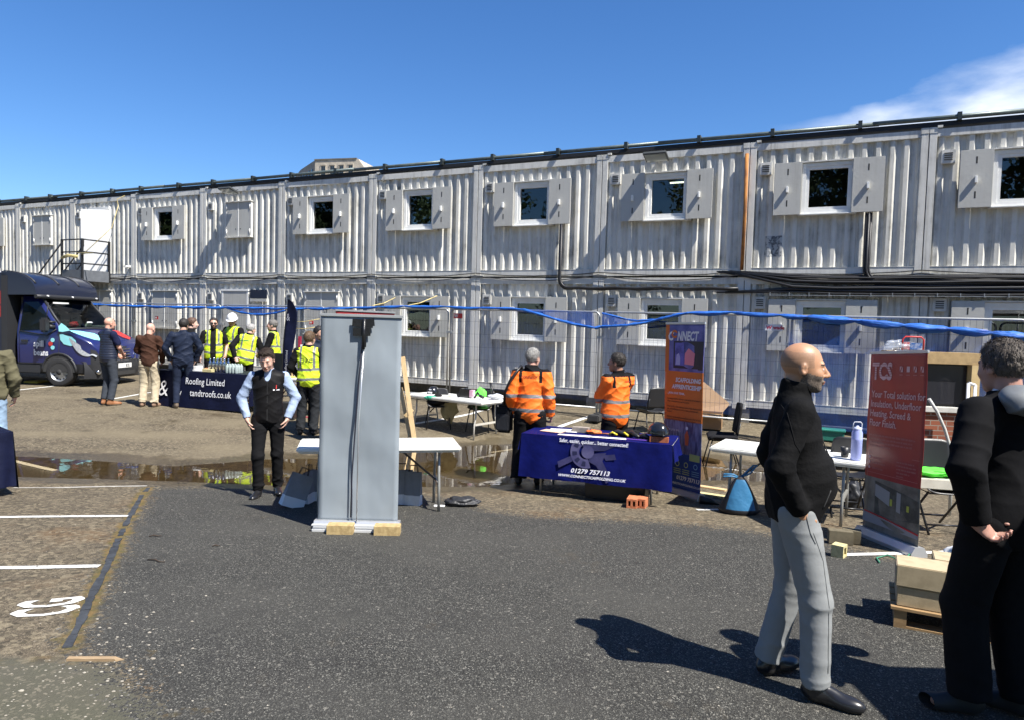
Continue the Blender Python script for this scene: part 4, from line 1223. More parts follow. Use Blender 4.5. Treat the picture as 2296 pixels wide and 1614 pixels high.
mb = MB(); mb.tube([(xp, -.055, .09), (xp + .003, -.060, hG * .5), (xp + .035, -.028, hG - .22)], .0062, 8); mb.build('pole', mat('silver_pole', (.62, .63, .64), rough=.3, metal=.7), tG)
mb = MB(); mb.tube([(xp - .06, -.03, .12), (xp - .055, -.032, .5), (xp - .03, -.032, 1.0), (xp + .0, -.034, 1.5), (xp + .02, -.036, hG - .2)], .007, 8); mb.build('elastic_cord', mat('dark_cord', (.02, .02, .035), rough=.6), tG)
M_tape = mat('black_tape', (.012, .012, .013), rough=.35, bump=.004, bscale=40)
mb = MB(); rr = random.Random(4)
for (x0, z0_, w, h_, ro) in ((-.03, -.06, .19, .07, .06), (-.035, -.14, .16, .075, -.02), (.0, -.18, .04, .20, .0), (.03, -.055, .11, .07, -.12)):
    M = TR(xp + .03 + x0, -.030 - rr.uniform(0, .004), hG + z0_, ry=ro)
    mb.box(-w * .4, w * .6, -.006, 0, -h_ / 2, h_ / 2, M=M)
mb.tube([(xp + .03, -.045, hG - .30), (xp + .035, -.040, hG - .02)], .016, 8)
mb.build('tape_patch', M_tape, tG)
mb = MB(); mb.box(-.02, LG + .02, -.13, -.1, .0, .035, ch=.006); mb.box(-.02, LG + .02, -.14, -.10, .062, .075, ch=.003); mb.build('base_lip', mat('white_alu', (.66, .67, .68), rough=.35, metal=.3), tG)
# yellow blocks on the foot
M_yb = mat('sand_yellow_brick', (.46, .34, .16), rough=.9, col2=(.33, .235, .105), vscale=22, bump=.0015, bscale=120, c2lo=.4, c2hi=.6)
M_yb2 = mat('sand_yellow_brick_pale', (.60, .52, .27), rough=.9, col2=(.46, .40, .20), vscale=22, bump=.004, bscale=70, c2lo=.4, c2hi=.6)
def brick(px, py, size, rz, m, label, group=None, holes=0, z=None, pos=None, rx=0):
    p = pos if pos is not None else spot(px, py); L_, D_, H_ = size
    mb = MB(); 
    if holes == 0: mb.box(-L_ / 2, L_ / 2, -D_ / 2, D_ / 2, 0, H_, ch=.003)
    else:   # standing on edge, the three cores open towards the front
        w = L_ / (holes * 2 + 1) * .62; g = (L_ - holes * w) / (holes + 1); x = -L_ / 2
        for k in range(holes + 1):
            mb.box(x, x + g, -D_ / 2, D_ / 2, 0, H_); x += g + w
        mb.box(-L_ / 2 + .001, L_ / 2 - .001, -D_ / 2 + .001, D_ / 2, 0.0, H_ * .2); mb.box(-L_ / 2 + .001, L_ / 2 - .001, -D_ / 2 + .001, D_ / 2, H_ * .8, H_)
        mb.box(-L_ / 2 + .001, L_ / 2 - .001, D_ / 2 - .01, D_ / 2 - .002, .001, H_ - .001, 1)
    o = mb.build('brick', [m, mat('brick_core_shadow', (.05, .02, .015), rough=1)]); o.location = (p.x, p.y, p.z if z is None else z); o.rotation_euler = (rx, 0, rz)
    return tag(o, label, 'brick', group)
g_ = 'loose bricks and blocks'
p1_ = tG.location; du = (br - bl).normalized(); dn = Vector((-du.y, du.x, 0))
for k, (x, lb) in enumerate(((.255, 'sandy yellow block on the foot of the grey banner, the left one'), (.68, 'sandy yellow block on the foot of the grey banner, the right one'))):
    q = bl + du * x - dn * .165; q.z = gz(q.x, q.y)
    brick(0, 0, (.235, .12, .085), math.atan2(du.y, du.x) + .02, M_yb, lb, g_, pos=q)

# red strip: second banner right behind the grey one
bl2 = spot(742, 1010); br2 = spot(868, 1008)
t2, L2, s2 = roller_banner('roller_banner', 'roller banner whose red top edge shows above the grey banner', (bl2.x, bl2.y, bl2.z), (bl2.x + .92, bl2.y + .02, br2.z), height_of(bl2, 697) - bl2.z, mat('red_banner_back', (.40, .03, .03), rough=.5))

# connect banner
M_or = mat('banner_orange', (.60, .15, .02), rough=.5, var=.04); M_bl = mat('banner_blue', (.008, .045, .24), rough=.5, var=.1); M_ph = mat('banner_photo_blue', (.05, .06, .22), rough=.5, col2=(.16, .16, .42), vscale=5, c2lo=.35, c2hi=.6)
M_ph2 = mat('banner_photo_grey', (.06, .06, .12), rough=.5, col2=(.22, .22, .34), vscale=7, stretch=(3, 1, .6), c2lo=.4, c2hi=.6)
bl = spot(1484, 1098); br = spot(1570, 1122)
hC = height_of(br, 727) - br.z
tK, LK, sK = roller_banner('roller_banner', 'orange and blue printed roller banner right of the blue table', (bl.x, bl.y, bl.z), (br.x, br.y, br.z), hC, [M_or, M_bl, M_ph, M_ph2], bulge=.006)
g = [c for c in tK.children if c.name.startswith('graphic')][0]
for p in g.data.polygons:
    c = p.center; v = (c.z - .08) / (hC - .08)
    p.material_index = 1 if v < .22 else 3 if v < .42 else 0 if v < .72 else 2
def banner_print(t, surf, items, m, name='print', out=.003):
    mb = MB()
    for vs, fs, x0, z0 in items:
        mb.add([surf(x0 + v.x, z0 + v.y, out) for v in vs], fs)
    return mb.build(name, m, t)
def btext(t, surf, body, size, x0, z0, m, out=.004, name='lettering', **k):
    vs, fs = text_mesh(body, size, **k); return banner_print(t, surf, [(vs, fs, x0, z0)], m, name, out)
def rect(x0, z0, x1, z1):
    return [Vector((x0, z0, 0)), Vector((x1, z0, 0)), Vector((x1, z1, 0)), Vector((x0, z1, 0))], [(0, 1, 2, 3)], 0, 0
M_pw = mat('banner_white', (.70, .70, .72), rough=.5)
H = hC
banner_print(tK, sK, [rect(.0, H * .72, LK * .10, H - .01)], M_or, 'orange_edge', .002)
banner_print(tK, sK, [rect(LK * .22, H * .745, LK * .86, H * .90), rect(LK * .86, H * .74, LK * .98, H * .9)], mat('photo_dark_frame', (.012, .014, .03), rough=.4), 'window_photo', .0025)
banner_print(tK, sK, [rect(LK * .26, H * .76, LK * .50, H * .89)], mat('photo_violet', (.12, .12, .48), rough=.4, col2=(.05, .05, .25), vscale=8), 'window_photo', .004)
banner_print(tK, sK, [(*quad([(LK * .52, H * .77), (LK * .76, H * .765), (LK * .78, H * .83), (LK * .62, H * .86), (LK * .53, H * .83)]), 0, 0)], mat('photo_pink', (.72, .22, .28), rough=.4), 'window_photo', .0045)
banner_print(tK, sK, [(*quad([(LK * .28, H * .765), (LK * .40, H * .765), (LK * .41, H * .80), (LK * .37, H * .83), (LK * .31, H * .82)]), 0, 0)], mat('photo_lilac', (.40, .40, .66), rough=.4), 'window_photo', .005)
btext(tK, sK, 'C', .155, LK * .06, H * .905, M_pw, bold=.006, shear=.2, xs=.85)
btext(tK, sK, 'NNECT', .155, LK * .31, H * .905, M_pw, bold=.006, shear=.2, xs=.66)
vs, fs = ring_poly(0, 0, .026, .052, R(20), R(330)); banner_print(tK, sK, [(vs, fs, LK * .24, H * .955 - .03)], M_or, 'logo_ring', .005)
btext(tK, sK, 'SCAFFOLDING', .075, LK * .94, H * .665, M_pw, align='RIGHT', bold=.003, shear=.2, xs=.86)
btext(tK, sK, 'APPRENTICESHIP', .075, LK * .95, H * .625, M_pw, align='RIGHT', bold=.003, shear=.2, xs=.86)
btext(tK, sK, '...JOIN OUR TEAM...', .036, LK * .08, H * .592, M_pw, shear=.2, bold=.001)
M_bt = mat('print_brown', (.22, .06, .015), rough=.6)
for k, s in enumerate(('Our business is built on delivering a great service and we believe to', 'deliver a great service you need great people.', '', 'Would you like a career where you work to create, develop specialist', 'skills, gain qualifications and work in a variety of industries and', 'locations?', '', 'Email us on recruitment@connectscaffolding.co.uk to find out more', 'about an NVQ Level 2 Construction Diploma in Scaffolding')):
    if s: btext(tK, sK, s, .029, LK * .08, H * (.560 - .0155 * k), M_bt, bold=.0009, xs=.72)
btext(tK, sK, 'Do you enj...', .045, LK * .10, H * .375, M_pw)
banner_print(tK, sK, [(*quad([(LK * .58, H * .30), (LK * .66, H * .30), (LK * .68, H * .35), (LK * .63, H * .39), (LK * .56, H * .36)]), 0, 0)], mat('photo_orange', (.62, .14, .05), rough=.4), 'worker_photo', .004)
vs, fs = ring_poly(0, 0, 0, .022, 0, R(360)); banner_print(tK, sK, [(vs, fs, LK * .62, H * .40)], M_pw, 'worker_photo', .0045)
M_yg = mat('print_yellow_green', (.42, .5, .18), rough=.5); M_cy = mat('print_pale_blue', (.20, .38, .62), rough=.5)
banner_print(tK, sK, [rect(LK * .70, H * .215, LK * .96, H * .255)], M_yg, 'worker_photo', .004)
for k, (fx, mm) in enumerate(((.40, M_yg), (.62, M_yg), (.86, M_cy))):
    vs, fs = ring_poly(0, 0, .024, .034, 0, R(360)); banner_print(tK, sK, [(vs, fs, LK * fx, H * .185)], mm, 'icon', .004)
    banner_print(tK, sK, [rect(LK * fx - .06, H * (.155 - .012 * j) - .004, LK * fx + .06, H * (.155 - .012 * j) + .004) for j in range(3)], mm, 'caption', .004)
btext(tK, sK, '01279 757113', .070, LK * .97, H * .093, M_pw, align='RIGHT', bold=.002, shear=.2, xs=.95)
btext(tK, sK, 'WWW.CONNECTSCAFFOLDING.CO.UK', .036, LK * .99, H * .062, M_pw, align='RIGHT', bold=.001, shear=.2, xs=1.0)

# red banner
M_rd = mat('banner_red', (.33, .022, .022), rough=.30, var=.12, vscale=1.5, stretch=(3, 1, .5)); M_tph = mat('banner_photo_brown', (.09, .08, .065), rough=.4, col2=(.20, .18, .15), vscale=4, c2lo=.4, c2hi=.6)
bl = spot(1932, 1196); br = spot(2058, 1248)
hT = height_of(bl, 789) - bl.z - .02
tT, LT, sT = roller_banner('roller_banner', 'red roller banner with white letters, leaning between the two men in black', (bl.x, bl.y, bl.z), (br.x, br.y, br.z), hT, [M_rd, M_tph], bulge=.010, lean=R(-2.0), seed=4)
g = [c for c in tT.children if c.name.startswith('graphic')][0]
for p in g.data.polygons:
    c = p.center; v = (c.z - .08) / (hT - .08); p.material_index = 1 if v < .30 + .05 * (1 - c.x / LT) * 0 else 0
H = hT
for k, off in enumerate((0, .012, .024)):
    pass
btext(tT, sT, 'TCS', .22, LT * .055, H * .865, mat('banner_pink_white', (.66, .40, .40), rough=.5), bold=.008, xs=.78)
banner_print(tT, sT, [rect(LT * .06, H * .868 + .022 * j, LT * .46, H * .868 + .022 * j + .0045) for j in range(1, 7)], M_rd, 'letter_stripes', .006)
for k in range(4):
    banner_print(tT, sT, [rect(LT * (.55 + .115 * k), H * .905, LT * (.55 + .115 * k) + .042, H * .905 + .052)], mat('banner_pink_white', (.66, .4, .4)), 'icon', .004)
    banner_print(tT, sT, [rect(LT * (.55 + .115 * k) - .004, H * .888, LT * (.55 + .115 * k) + .046, H * .888 + .008)], mat('banner_pink', (.45, .15, .15)), 'caption', .004)
    vs, fs = (quad([(0, .0), (.014, 0), (.042, .052), (.028, .052)])); banner_print(tT, sT, [(vs, fs, LT * (.55 + .115 * k), H * .905)], M_rd, 'icon_slash', .006) if k != 1 else None
M_pk = mat('banner_pink_white', (.66, .4, .4))
for k, s in enumerate(('Your Total solution for', 'Insulation, Underfloor', 'Heating, Screed &', 'Floor Finish.')):
    btext(tT, sT, s, .094, LT * .06, H * (.765 - .052 * k), M_pk, bold=.0012, xs=.86)
def dashes(t, surf, x0, z0, w, h, m, seed):
    rr = random.Random(seed); its = []; x = x0
    while x < x0 + w - .01:
        l = min(rr.uniform(.018, .06), x0 + w - x); its.append(rect(x, z0, x + l, z0 + h * rr.uniform(.8, 1.1))); x += l + h * .5
    banner_print(t, surf, its, m, 'fine_print', .004)
M_pd = mat('banner_dim_pink', (.36, .085, .085), rough=.5)
for k, w_ in enumerate((.80, .76, .78, .42)): dashes(tT, sT, LT * .06, H * (.555 - .019 * k), LT * w_, .016, M_pd, k)
fr_ = []
for (x0, z0_, x1, z1_) in ((.05, .355, .95, .357), (.05, .465, .95, .467)): fr_.append(rect(LT * x0, H * z0_, LT * x1, H * z1_))
banner_print(tT, sT, fr_, mat('banner_pink', (.45, .15, .15)), 'rule', .004)
for k in range(3):
    vs, fs = ring_poly(0, 0, 0, .014, 0, R(360)); banner_print(tT, sT, [(vs, fs, LT * .09, H * (.438 - .028 * k))], M_pk, 'icon', .004)
    dashes(tT, sT, LT * .15, H * (.432 - .028 * k), LT * (.16, .24, .20)[k], .016, M_pd, 20 + k)
for k, w_ in enumerate((.28, .33, .33, .22, .12)): dashes(tT, sT, LT * .60, H * (.435 - .018 * k), LT * w_, .014, M_pd, 30 + k)
# the site photograph printed on its foot
banner_print(tT, sT, [(*quad([(LT * .22, H * .315), (LT * .75, H * .285), (LT * .98, H * .265), (LT * .98, H * .16), (LT * .45, H * .13), (LT * .22, H * .14)]), 0, 0)], mat('photo_site_dark', (.035, .038, .035), rough=.4, col2=(.09, .09, .08), vscale=8), 'site_photo', .003)
banner_print(tT, sT, [(*quad([(LT * .23, H * .30), (LT * .50, H * .275), (LT * .50, H * .20), (LT * .23, H * .235)]), 0, 0), (*quad([(LT * .62, H * .285), (LT * .69, H * .28), (LT * .69, H * .18), (LT * .62, H * .185)]), 0, 0)], mat('photo_site_pale', (.27, .27, .27), rough=.4), 'site_photo', .004)
banner_print(tT, sT, [(*quad([(LT * .51, H * .24), (LT * .55, H * .24), (LT * .55, H * .205), (LT * .51, H * .205)]), 0, 0), (*quad([(LT * .79, H * .23), (LT * .83, H * .23), (LT * .83, H * .20), (LT * .79, H * .20)]), 0, 0)], mat('photo_site_yellow', (.40, .42, .05), rough=.4), 'site_photo', .005)
banner_print(tT, sT, [(*quad([(LT * .0, H * .082), (LT * .99, H * .082), (LT * .99, H * .10), (LT * .45, H * .125), (LT * .0, H * .135)]), 0, 0)], mat('photo_site_board', (.26, .25, .27), rough=.4), 'site_photo', .004)
banner_print(tT, sT, [(*quad([(LT * .02, H * .135), (LT * .45, H * .125), (LT * .99, H * .10), (LT * .99, H * .108), (LT * .45, H * .133), (LT * .02, H * .143)]), 0, 0)], mat('sign_red', (.55, .03, .03)), 'site_photo', .006)

# ---------------- roofing stand
M_ncloth = cloth('navy_cloth', (.006, .008, .026), rough=.55, wr=.012, ws=5, var=.2)
a = spot(350, 906); b = spot(556, 926)
ztE = height_of(b, 840)
tE, LE, rzE = folding_table('trestle table under the navy cloth of the roofing stand', (a.x, a.y), (b.x, b.y), ztE, .76)
oE = draped('tablecloth', tE, LE, .76, ztE - b.z - .03, .62, M_ncloth, 3, wave=.010)
tag(oE, 'navy cloth with white serif lettering on the roofing stand table', 'tablecloth')
dE = ztE - b.z - .03
def ef(x, z, out): s = -z / dE; return Vector((x, -.018 - .05 * s - .024 * s - out, z))
def etext(body, size, x0, z0, **k):
    vs, fs = text_mesh(body, size, **k); mb = MB(); mb.add([ef(x0 + v.x, z0 + v.y, .006) for v in vs], fs); return mb.build('lettering', M_pw, oE)
etext('&', .46, .10, -.50, bold=-.002, xs=.9, shear=.1)
etext('Roofing Limited', .185, .76, -.24, bold=.0008, xs=.79)
etext('w     tandtroofs.co.uk', .185, .58, -.47, bold=.0008, xs=.79)

# left edge stand
a = spot(-190, 1130); b = spot(26, 1108)
ztF = height_of(b, 968)
tF, LF, rzF = folding_table('table under the dark navy cloth at the left edge', (a.x, a.y), (b.x, b.y), ztF, .74)
oF = draped('tablecloth', tF, LF, .74, ztF - b.z - .10, ztF - b.z - .06, M_ncloth, 9, wave=.02); tag(oF, 'dark navy tablecloth cut by the left edge of the photo', 'tablecloth')

# ---------------- chairs
M_seat = mat('black_moulded_seat', (.016, .016, .018), rough=.4, bump=.001, bscale=200)
M_leg = mat('black_chair_leg', (.02, .02, .022), rough=.35, metal=.3)
def poly_chair(label, pos, rz, group='black chairs around the stands', pad=False, folding=False, back_h=.38, seatm=None):
    t = thing('black_chair' if not folding else 'folding_chair', label, 'chair', pos, rz, group)
    sm = seatm or M_seat; hs = .44
    def seat(u, v):
        x = -.21 + .42 * u; y = -.20 + .42 * v
        return (x, y, hs - .03 * math.sin(PI * u) * math.sin(PI * min(1, v * 1.1)) + (.0 if v > .15 else -.03 * (.15 - v) / .15) + .04 * abs(2 * u - 1) ** 4)
    mb = MB(); mb.grid(seat, 14, 12); mb.build('seat', sm, t, solid=.05 if pad else .012)
    def back(u, v):
        x = (-.21 + .42 * u) * (1 - .12 * v ** 3); a = v
        return (x, .22 + .05 * a + .02 * abs(2 * u - 1) ** 2 * -1, hs + .08 + back_h * a - .03 * abs(2 * u - 1) ** 6 * v)
    mb = MB(); mb.grid(back, 12, 12); mb.build('backrest', sm, t, solid=.045 if pad else .012)
    for sx in (-1, 1):
        mb = MB()
        if folding: mb.tube([(sx * .19, -.22, 0), (sx * .19, .12, hs - .02), (sx * .19, .25, hs + .3)], .012, 8)
        else: mb.tube([(sx * .22, -.24, 0), (sx * .17, -.15, hs - .03)], .011, 8)
        mb.build('leg', M_leg, t)
        mb = MB()
        if folding: mb.tube([(sx * .17, .30, 0), (sx * .17, -.12, hs - .03)], .012, 8)
        else: mb.tube([(sx * .22, .27, 0), (sx * .17, .13, hs - .03)], .011, 8)
        mb.build('leg', M_leg, t)
        if not folding:
            mb = MB(); mb.tube([(sx * .19, .0, hs - .02), (sx * .19, .20, hs), (sx * .19, .25, hs + .25)], .010, 6); mb.build('back_support', M_leg, t)
    mb = MB(); mb.tube([(-.17, -.15, hs - .035), (.17, -.15, hs - .035), (.17, .13, hs - .035), (-.17, .13, hs - .035)], .010, 6, closed=True); mb.build('seat_frame', M_leg, t)
    if folding:
        for y, z in ((.22, .10), (-.16, .09)): 
            mb = MB(); mb.tube([(-.18, y, z), (.18, y, z)], .010, 6); mb.build('stretcher', M_leg, t)
    return t
p = spot(983, 968); c1 = poly_chair('black chair piled with clothes behind the far white table, left one', (p.x - .05, p.y + .35, gz(p.x, p.y + .3)), R(10), back_h=.20)
p = spot(1060, 975); c2 = poly_chair('black chair hung with a lime bib behind the far white table, right one', (p.x + .12, p.y + .35, gz(p.x, p.y + .3)), R(-12), back_h=.22)
p = spot(1462, 975); c3 = poly_chair('empty black chair standing just left of the orange and blue banner', (p.x, p.y + .2, p.z), R(-160))
p = spot(1612, 1050); c4 = poly_chair('padded black office chair right of the cardboard box', (p.x + .10, p.y + .28, p.z), R(-100), pad=True, back_h=.46, seatm=cloth('black_upholstery', (.014, .014, .016), wr=.004, ws=60))
p = spot(1880, 1160); c5 = poly_chair('black folding chair under the table edge left of the red banner', (p.x + .17, p.y + .25, p.z), R(165), folding=True)
p = spot(2105, 1200); c6 = poly_chair('black folding chair carrying a pale slab and a lime green vest', (p.x + .12, p.y + .22, p.z), R(-5), folding=True)

# clothes and things on the chairs
def crumpled(name, label, cat, pos, size, m, seed, group=None, floppy=0.0, rz=0):
    bm = bmesh.new(); bmesh.ops.create_icosphere(bm, subdivisions=4, radius=1)
    for v in bm.verts:
        n = mnoise.noise(v.co * 1.6 + Vector((seed, 0, 0))) * .35 + mnoise.noise(v.co * 4 + Vector((seed, 3, 0))) * .16 + abs(mnoise.noise(v.co * 7 + Vector((0, seed, 0)))) * .10
        v.co = v.co * (1 + n); 
        if floppy and v.co.z < 0: v.co.z *= 1 + floppy * (0.6 + mnoise.noise(v.co * 2 + Vector((0, 0, seed))))
        v.co = Vector((v.co.x * size[0], v.co.y * size[1], v.co.z * size[2]))
    me = bpy.data.meshes.new(name); bm.to_mesh(me); bm.free(); me.materials.append(m)
    for p_ in me.polygons: p_.use_smooth = True
    o = bpy.data.objects.new(name, me); COL.objects.link(o); o.location = pos; o.rotation_euler = (0, 0, rz)
    return tag(o, label, cat, group)
M_olive = cloth('olive_cloth', (.23, .20, .11)); M_yel = cloth('pale_yellow_cloth', (.55, .55, .22)); M_blk = cloth('black_cloth', (.012, .012, .014)); M_lime = cloth('lime_cloth', (.16, .80, .10)); M_teal = cloth('teal_cloth', (.05, .30, .20))
L1 = c1.location; 
crumpled('coat', 'black coat heaped on the left chair behind the far table', 'coat', (L1.x, L1.y - .02, L1.z + .52), (.22, .20, .09), M_blk, 1)
crumpled('jacket', 'olive and yellow jacket hanging off the left chair behind the far table', 'jacket', (L1.x + .22, L1.y - .12, L1.z + .36), (.14, .08, .17), M_olive, 2, floppy=.3)
crumpled('glove', 'pale yellow gloves on the heap of clothes under the far table', 'glove', (L1.x + .20, L1.y - .08, L1.z + .56), (.09, .08, .05), M_yel, 3)
crumpled('cloth', 'teal folded cloth on the left chair behind the far table', 'cloth', (L1.x - .12, L1.y - .14, L1.z + .58), (.11, .08, .035), M_teal, 5)
L2_ = c2.location
crumpled('bib', 'lime green bib hung over the right chair behind the far table', 'bib', (L2_.x - .02, L2_.y + .20, L2_.z + .58), (.12, .05, .19), M_lime, 6, floppy=.2)
crumpled('jacket', 'navy and white jacket hanging from the right chair beside the shoulder bag', 'jacket', (L2_.x + .32, L2_.y - .05, L2_.z + .40), (.10, .09, .26), cloth('navy_fabric', (.02, .028, .07)), 7, floppy=.2)
mb = MB(); mb.grid(lambda u, v: (L2_.x + .30 + .10 * u + .10 * v, L2_.y - .14 - .01 * math.sin(v * 5), L2_.z + .50 - .34 * v), 4, 10)
tag(mb.build('towel', M_white), 'white towel strip over the navy jacket on the chair', 'towel')
# ================================================================== SMALL THINGS
def thing_at(name, label, cat, p, rz=0, group=None): return thing(name, label, cat, p, rz, group)
M_hat = mat('glossy_black_hat', (.012, .012, .013), rough=.18, coat=.5); M_hatw = mat('glossy_white_hat', (.80, .80, .80), rough=.3)
def hard_hat(name, label, pos, rz, m, s=1.0, badge=None, parent=None):
    t = MB()
    def dome(u, v):
        a = 2 * PI * u; e = PI / 2 * v; r = .112 * math.cos(e) ** .75
        return (r * math.cos(a) * s, r * 1.18 * math.sin(a) * s, (.02 + .13 * math.sin(e) + .006 * math.exp(-((math.cos(a) * math.cos(e)) / .25) ** 2) * math.sin(e)) * s)
    t.grid(dome, 36, 12)
    def brim(u, v):
        a = 2 * PI * u; f = max(0, math.sin(a)) ** 2; r = .110 + v * (.014 + .035 * f)
        return (r * math.cos(a) * s, r * 1.18 * math.sin(a) * s, (.022 - .010 * v * f) * s)
    t.grid(brim, 36, 2)
    o = t.build(name, m, parent); md = o.modifiers.new('th', 'SOLIDIFY'); md.thickness = .003
    o.location = pos; o.rotation_euler = (0, 0, rz)
    if label: tag(o, label, 'hard hat', 'hard hats')
    if badge:
        b = MB(); b.box(-.045, .045, -.138, -.125, .022, .058); b.box(-.03, .02, -.118, -.100, .085, .105); b.build('badge', badge, o)
    return o
def on_table(t, x, y, dz=.0):
    rz = t.rotation_euler[2]; l = t.location
    return Vector((l.x + math.cos(rz) * x - math.sin(rz) * y, l.y + math.sin(rz) * x + math.cos(rz) * y, l.z + dz))
hard_hat('hard_hat', 'glossy black hard hat with white stickers on the far white table', on_table(tA, .38, .40), rzA + .2, M_hat, badge=M_white)
# papers and kit on the far table
M_paper = mat('paper_white', (.76, .76, .76), rough=.7)
def sheet(t, x, y, w, h, rz, m, label, dz=.002, name='leaflet', group='papers on the tables', cat='leaflet'):
    mb = MB(); mb.grid(lambda u, v: ((u - .5) * w, (v - .5) * h, .003 + .006 * u * v), 3, 3)
    o = mb.build(name, m); p = on_table(t, x, y, dz); o.location = p; o.rotation_euler = (0, 0, t.rotation_euler[2] + rz)
    return tag(o, label, cat, group)
sheet(tA, .42, .20, .30, .21, .3, M_paper, 'white sheet lying before the black hard hat on the far table')
sheet(tA, 1.25, .22, .32, .22, -.2, M_paper, 'white sheet under the black mug on the far table')
sheet(tA, 1.62, .30, .32, .24, .2, mat('leaflet_pink', (.55, .45, .60), rough=.6, col2=(.7, .7, .72), vscale=12), 'pink and white leaflets at the near end of the far table')
def bx_item(name, label, cat, t, x, y, s, m, rz=0, dz=0, group=None, ch=.004):
    mb = MB(); mb.box(-s[0] / 2, s[0] / 2, -s[1] / 2, s[1] / 2, 0, s[2], ch=ch)
    o = mb.build(name, m); o.location = on_table(t, x, y, dz) if t is not None else dz; o.rotation_euler = (0, 0, (t.rotation_euler[2] if t is not None else 0) + rz)
    return tag(o, label, cat, group)
t_ = thing('desk_speaker', 'small black boxy radio with a pink side on the far white table', 'radio', on_table(tA, 1.18, .40), rzA + .2)
mb = MB(); mb.box(-.10, .10, -.06, .06, 0, .17, ch=.01); mb.build('case', M_hat, t_)
mb = MB(); mb.box(.101, .17, -.05, .05, .02, .15, ch=.004); mb.build('side_panel', mat('pink_print', (.55, .30, .40), rough=.5, col2=(.65, .62, .65), vscale=20), t_)
mb = MB(); mb.tube([(-.13, -.03, .05), (-.13, .03, .05)], .045, 14); mb.build('dial', M_seat, t_)
mb = MB(); mb.tube([(0, 0, .0), (.06, .02, .10), (.13, .0, .05)], .02, 8); mb.tube([(.13, 0, .05), (.22, -.02, .03)], .028, 8)
o = mb.build('power_tool', M_seat); o.location = on_table(tA, 1.42, .36, .02); o.rotation_euler = (0, 0, rzA); tag(o, 'black hand tool lying right of the radio on the far table', 'tool')
mb = MB(); mb.tube([(0, 0, 0), (-.10, .02, .25)], .022, 8); mb.tube([(.0, 0, .0), (.10, -.04, -.02)], .03, 8)
o = mb.build('umbrella_handle', M_seat); o.location = on_table(tA, 1.66, .62, .04); o.rotation_euler = (0, 0, rzA); tag(o, 'black handle sticking up at the back of the far white table', 'tool')
crumpled('wrapper', 'crumpled white and silver wrapping at the near end of the far table', 'wrapping', on_table(tA, 1.74, .60, .05), (.13, .08, .05), mat('foil_white', (.6, .62, .66), rough=.3), 31)
crumpled('red_cable', 'small red coil on the white sheet before the hard hat', 'cable', on_table(tA, .62, .26, .012), (.06, .03, .012), M_red, 32)

# wooden trestle frame behind the white table
M_pine = mat('planed_pine', (.62, .45, .24), rough=.65, col2=(.52, .36, .18), vscale=5, stretch=(8, 8, .6), bump=.001, bscale=60)
t = thing('wooden_frame', 'pale wooden ladder-like frame leaning behind the tall grey banner', 'wooden frame', spot(918, 1085))
def wp(px, py, Y): return at_depth(px, py, Y) - Vector(t.location)
Yw = t.location.y
for k, (a_, b_, c_, d_) in enumerate((((905, 790), (912, 870), 0, 0),)):
    pass
def batten(a, b, w=.045, th=.03, name='batten'):
    a = Vector(a); b = Vector(b); d = (b - a).normalized(); s = Vector((0, 1, 0)); n_ = d.cross(s).normalized()
    mb = MB(); vs = []
    for p_ in (a, b):
        for sx, sy in ((-1, -1), (1, -1), (1, 1), (-1, 1)): vs.append(p_ + n_ * sx * w / 2 + s * sy * th / 2)
    mb.add(vs, [(0, 1, 2, 3), (7, 6, 5, 4), (0, 4, 5, 1), (1, 5, 6, 2), (2, 6, 7, 3), (3, 7, 4, 0)]); return mb.build(name, M_pine, t)
batten(wp(903, 800, Yw + .2), wp(931, 1000, Yw), .055); batten(wp(931, 1000, Yw), wp(918, 1084, Yw - .1), .05)
batten(wp(898, 868, Yw + .25), wp(921, 985, Yw + .1), .05); batten(wp(925, 985, Yw + .1), wp(904, 1084, Yw), .045)
for a_, b_ in (((908, 932), (925, 917)), ((912, 985), (930, 970)), ((918, 1008), (930, 996))): batten(wp(*a_, Yw + .08), wp(*b_, Yw + .08), .045, .02, 'rung')

# bags under the white table
M_bag = mat('grey_paper_bag', (.22, .235, .26), rough=.6, var=.12, bump=.006, bscale=9); M_bagw = mat('white_paper_bag', (.74, .75, .76), rough=.6, bump=.006, bscale=9)
def paper_bag(label, pos, rz, h=.34, w=.24, d=.11, lean=0, tilt=0):
    t = thing('paper_bag', label, 'bag', pos, rz, 'grey paper carrier bags under the white table'); t.rotation_euler = (lean, tilt, rz)
    mb = MB()
    def side(s, axis):
        def fn(u, v):
            pin = 1 - .25 * v * v
            if axis == 'y': return ((u - .5) * w, s * d / 2 * (1 - .75 * v) + .004 * math.sin(u * 12 + v * 6), h * v)
            return (s * w / 2 + (-s) * .03 * math.sin(PI * u) * v, (u - .5) * d * (1 - .75 * v), h * v)
        return fn
    for s in (-1, 1):
        mb.grid(side(s, 'y'), 8, 10, mif=lambda u, v: 1 if v < .32 else 0); mb.grid(side(s, 'x'), 4, 10, mif=lambda u, v: 1 if v < .32 else 0)
    mb.box(-w / 2, w / 2, -d / 2, d / 2, 0, .004, 1)
    mb.build('sack', [M_bag, M_bagw], t)
    for s in (-1, 1):
        mb = MB(); mb.tube([(-.05, s * .012, h), (-.04, s * .014, h + .07), (.04, s * .014, h + .07), (.05, s * .012, h)], .004, 6); mb.build('handle', M_seat, t)
p = spot(648, 1138); paper_bag('grey and white paper bag leaning against the left table leg by the young man', p + Vector((0, .05, 0)), R(35), tilt=R(22), h=.36)
p = spot(686, 1128); paper_bag('grey paper bag half hidden by the left edge of the grey banner', p + Vector((0, .1, 0)), R(80), h=.34)
p = spot(700, 1126); paper_bag('grey paper bag almost wholly behind the left edge of the grey banner', p + Vector((.05, .15, 0)), R(20), h=.34)
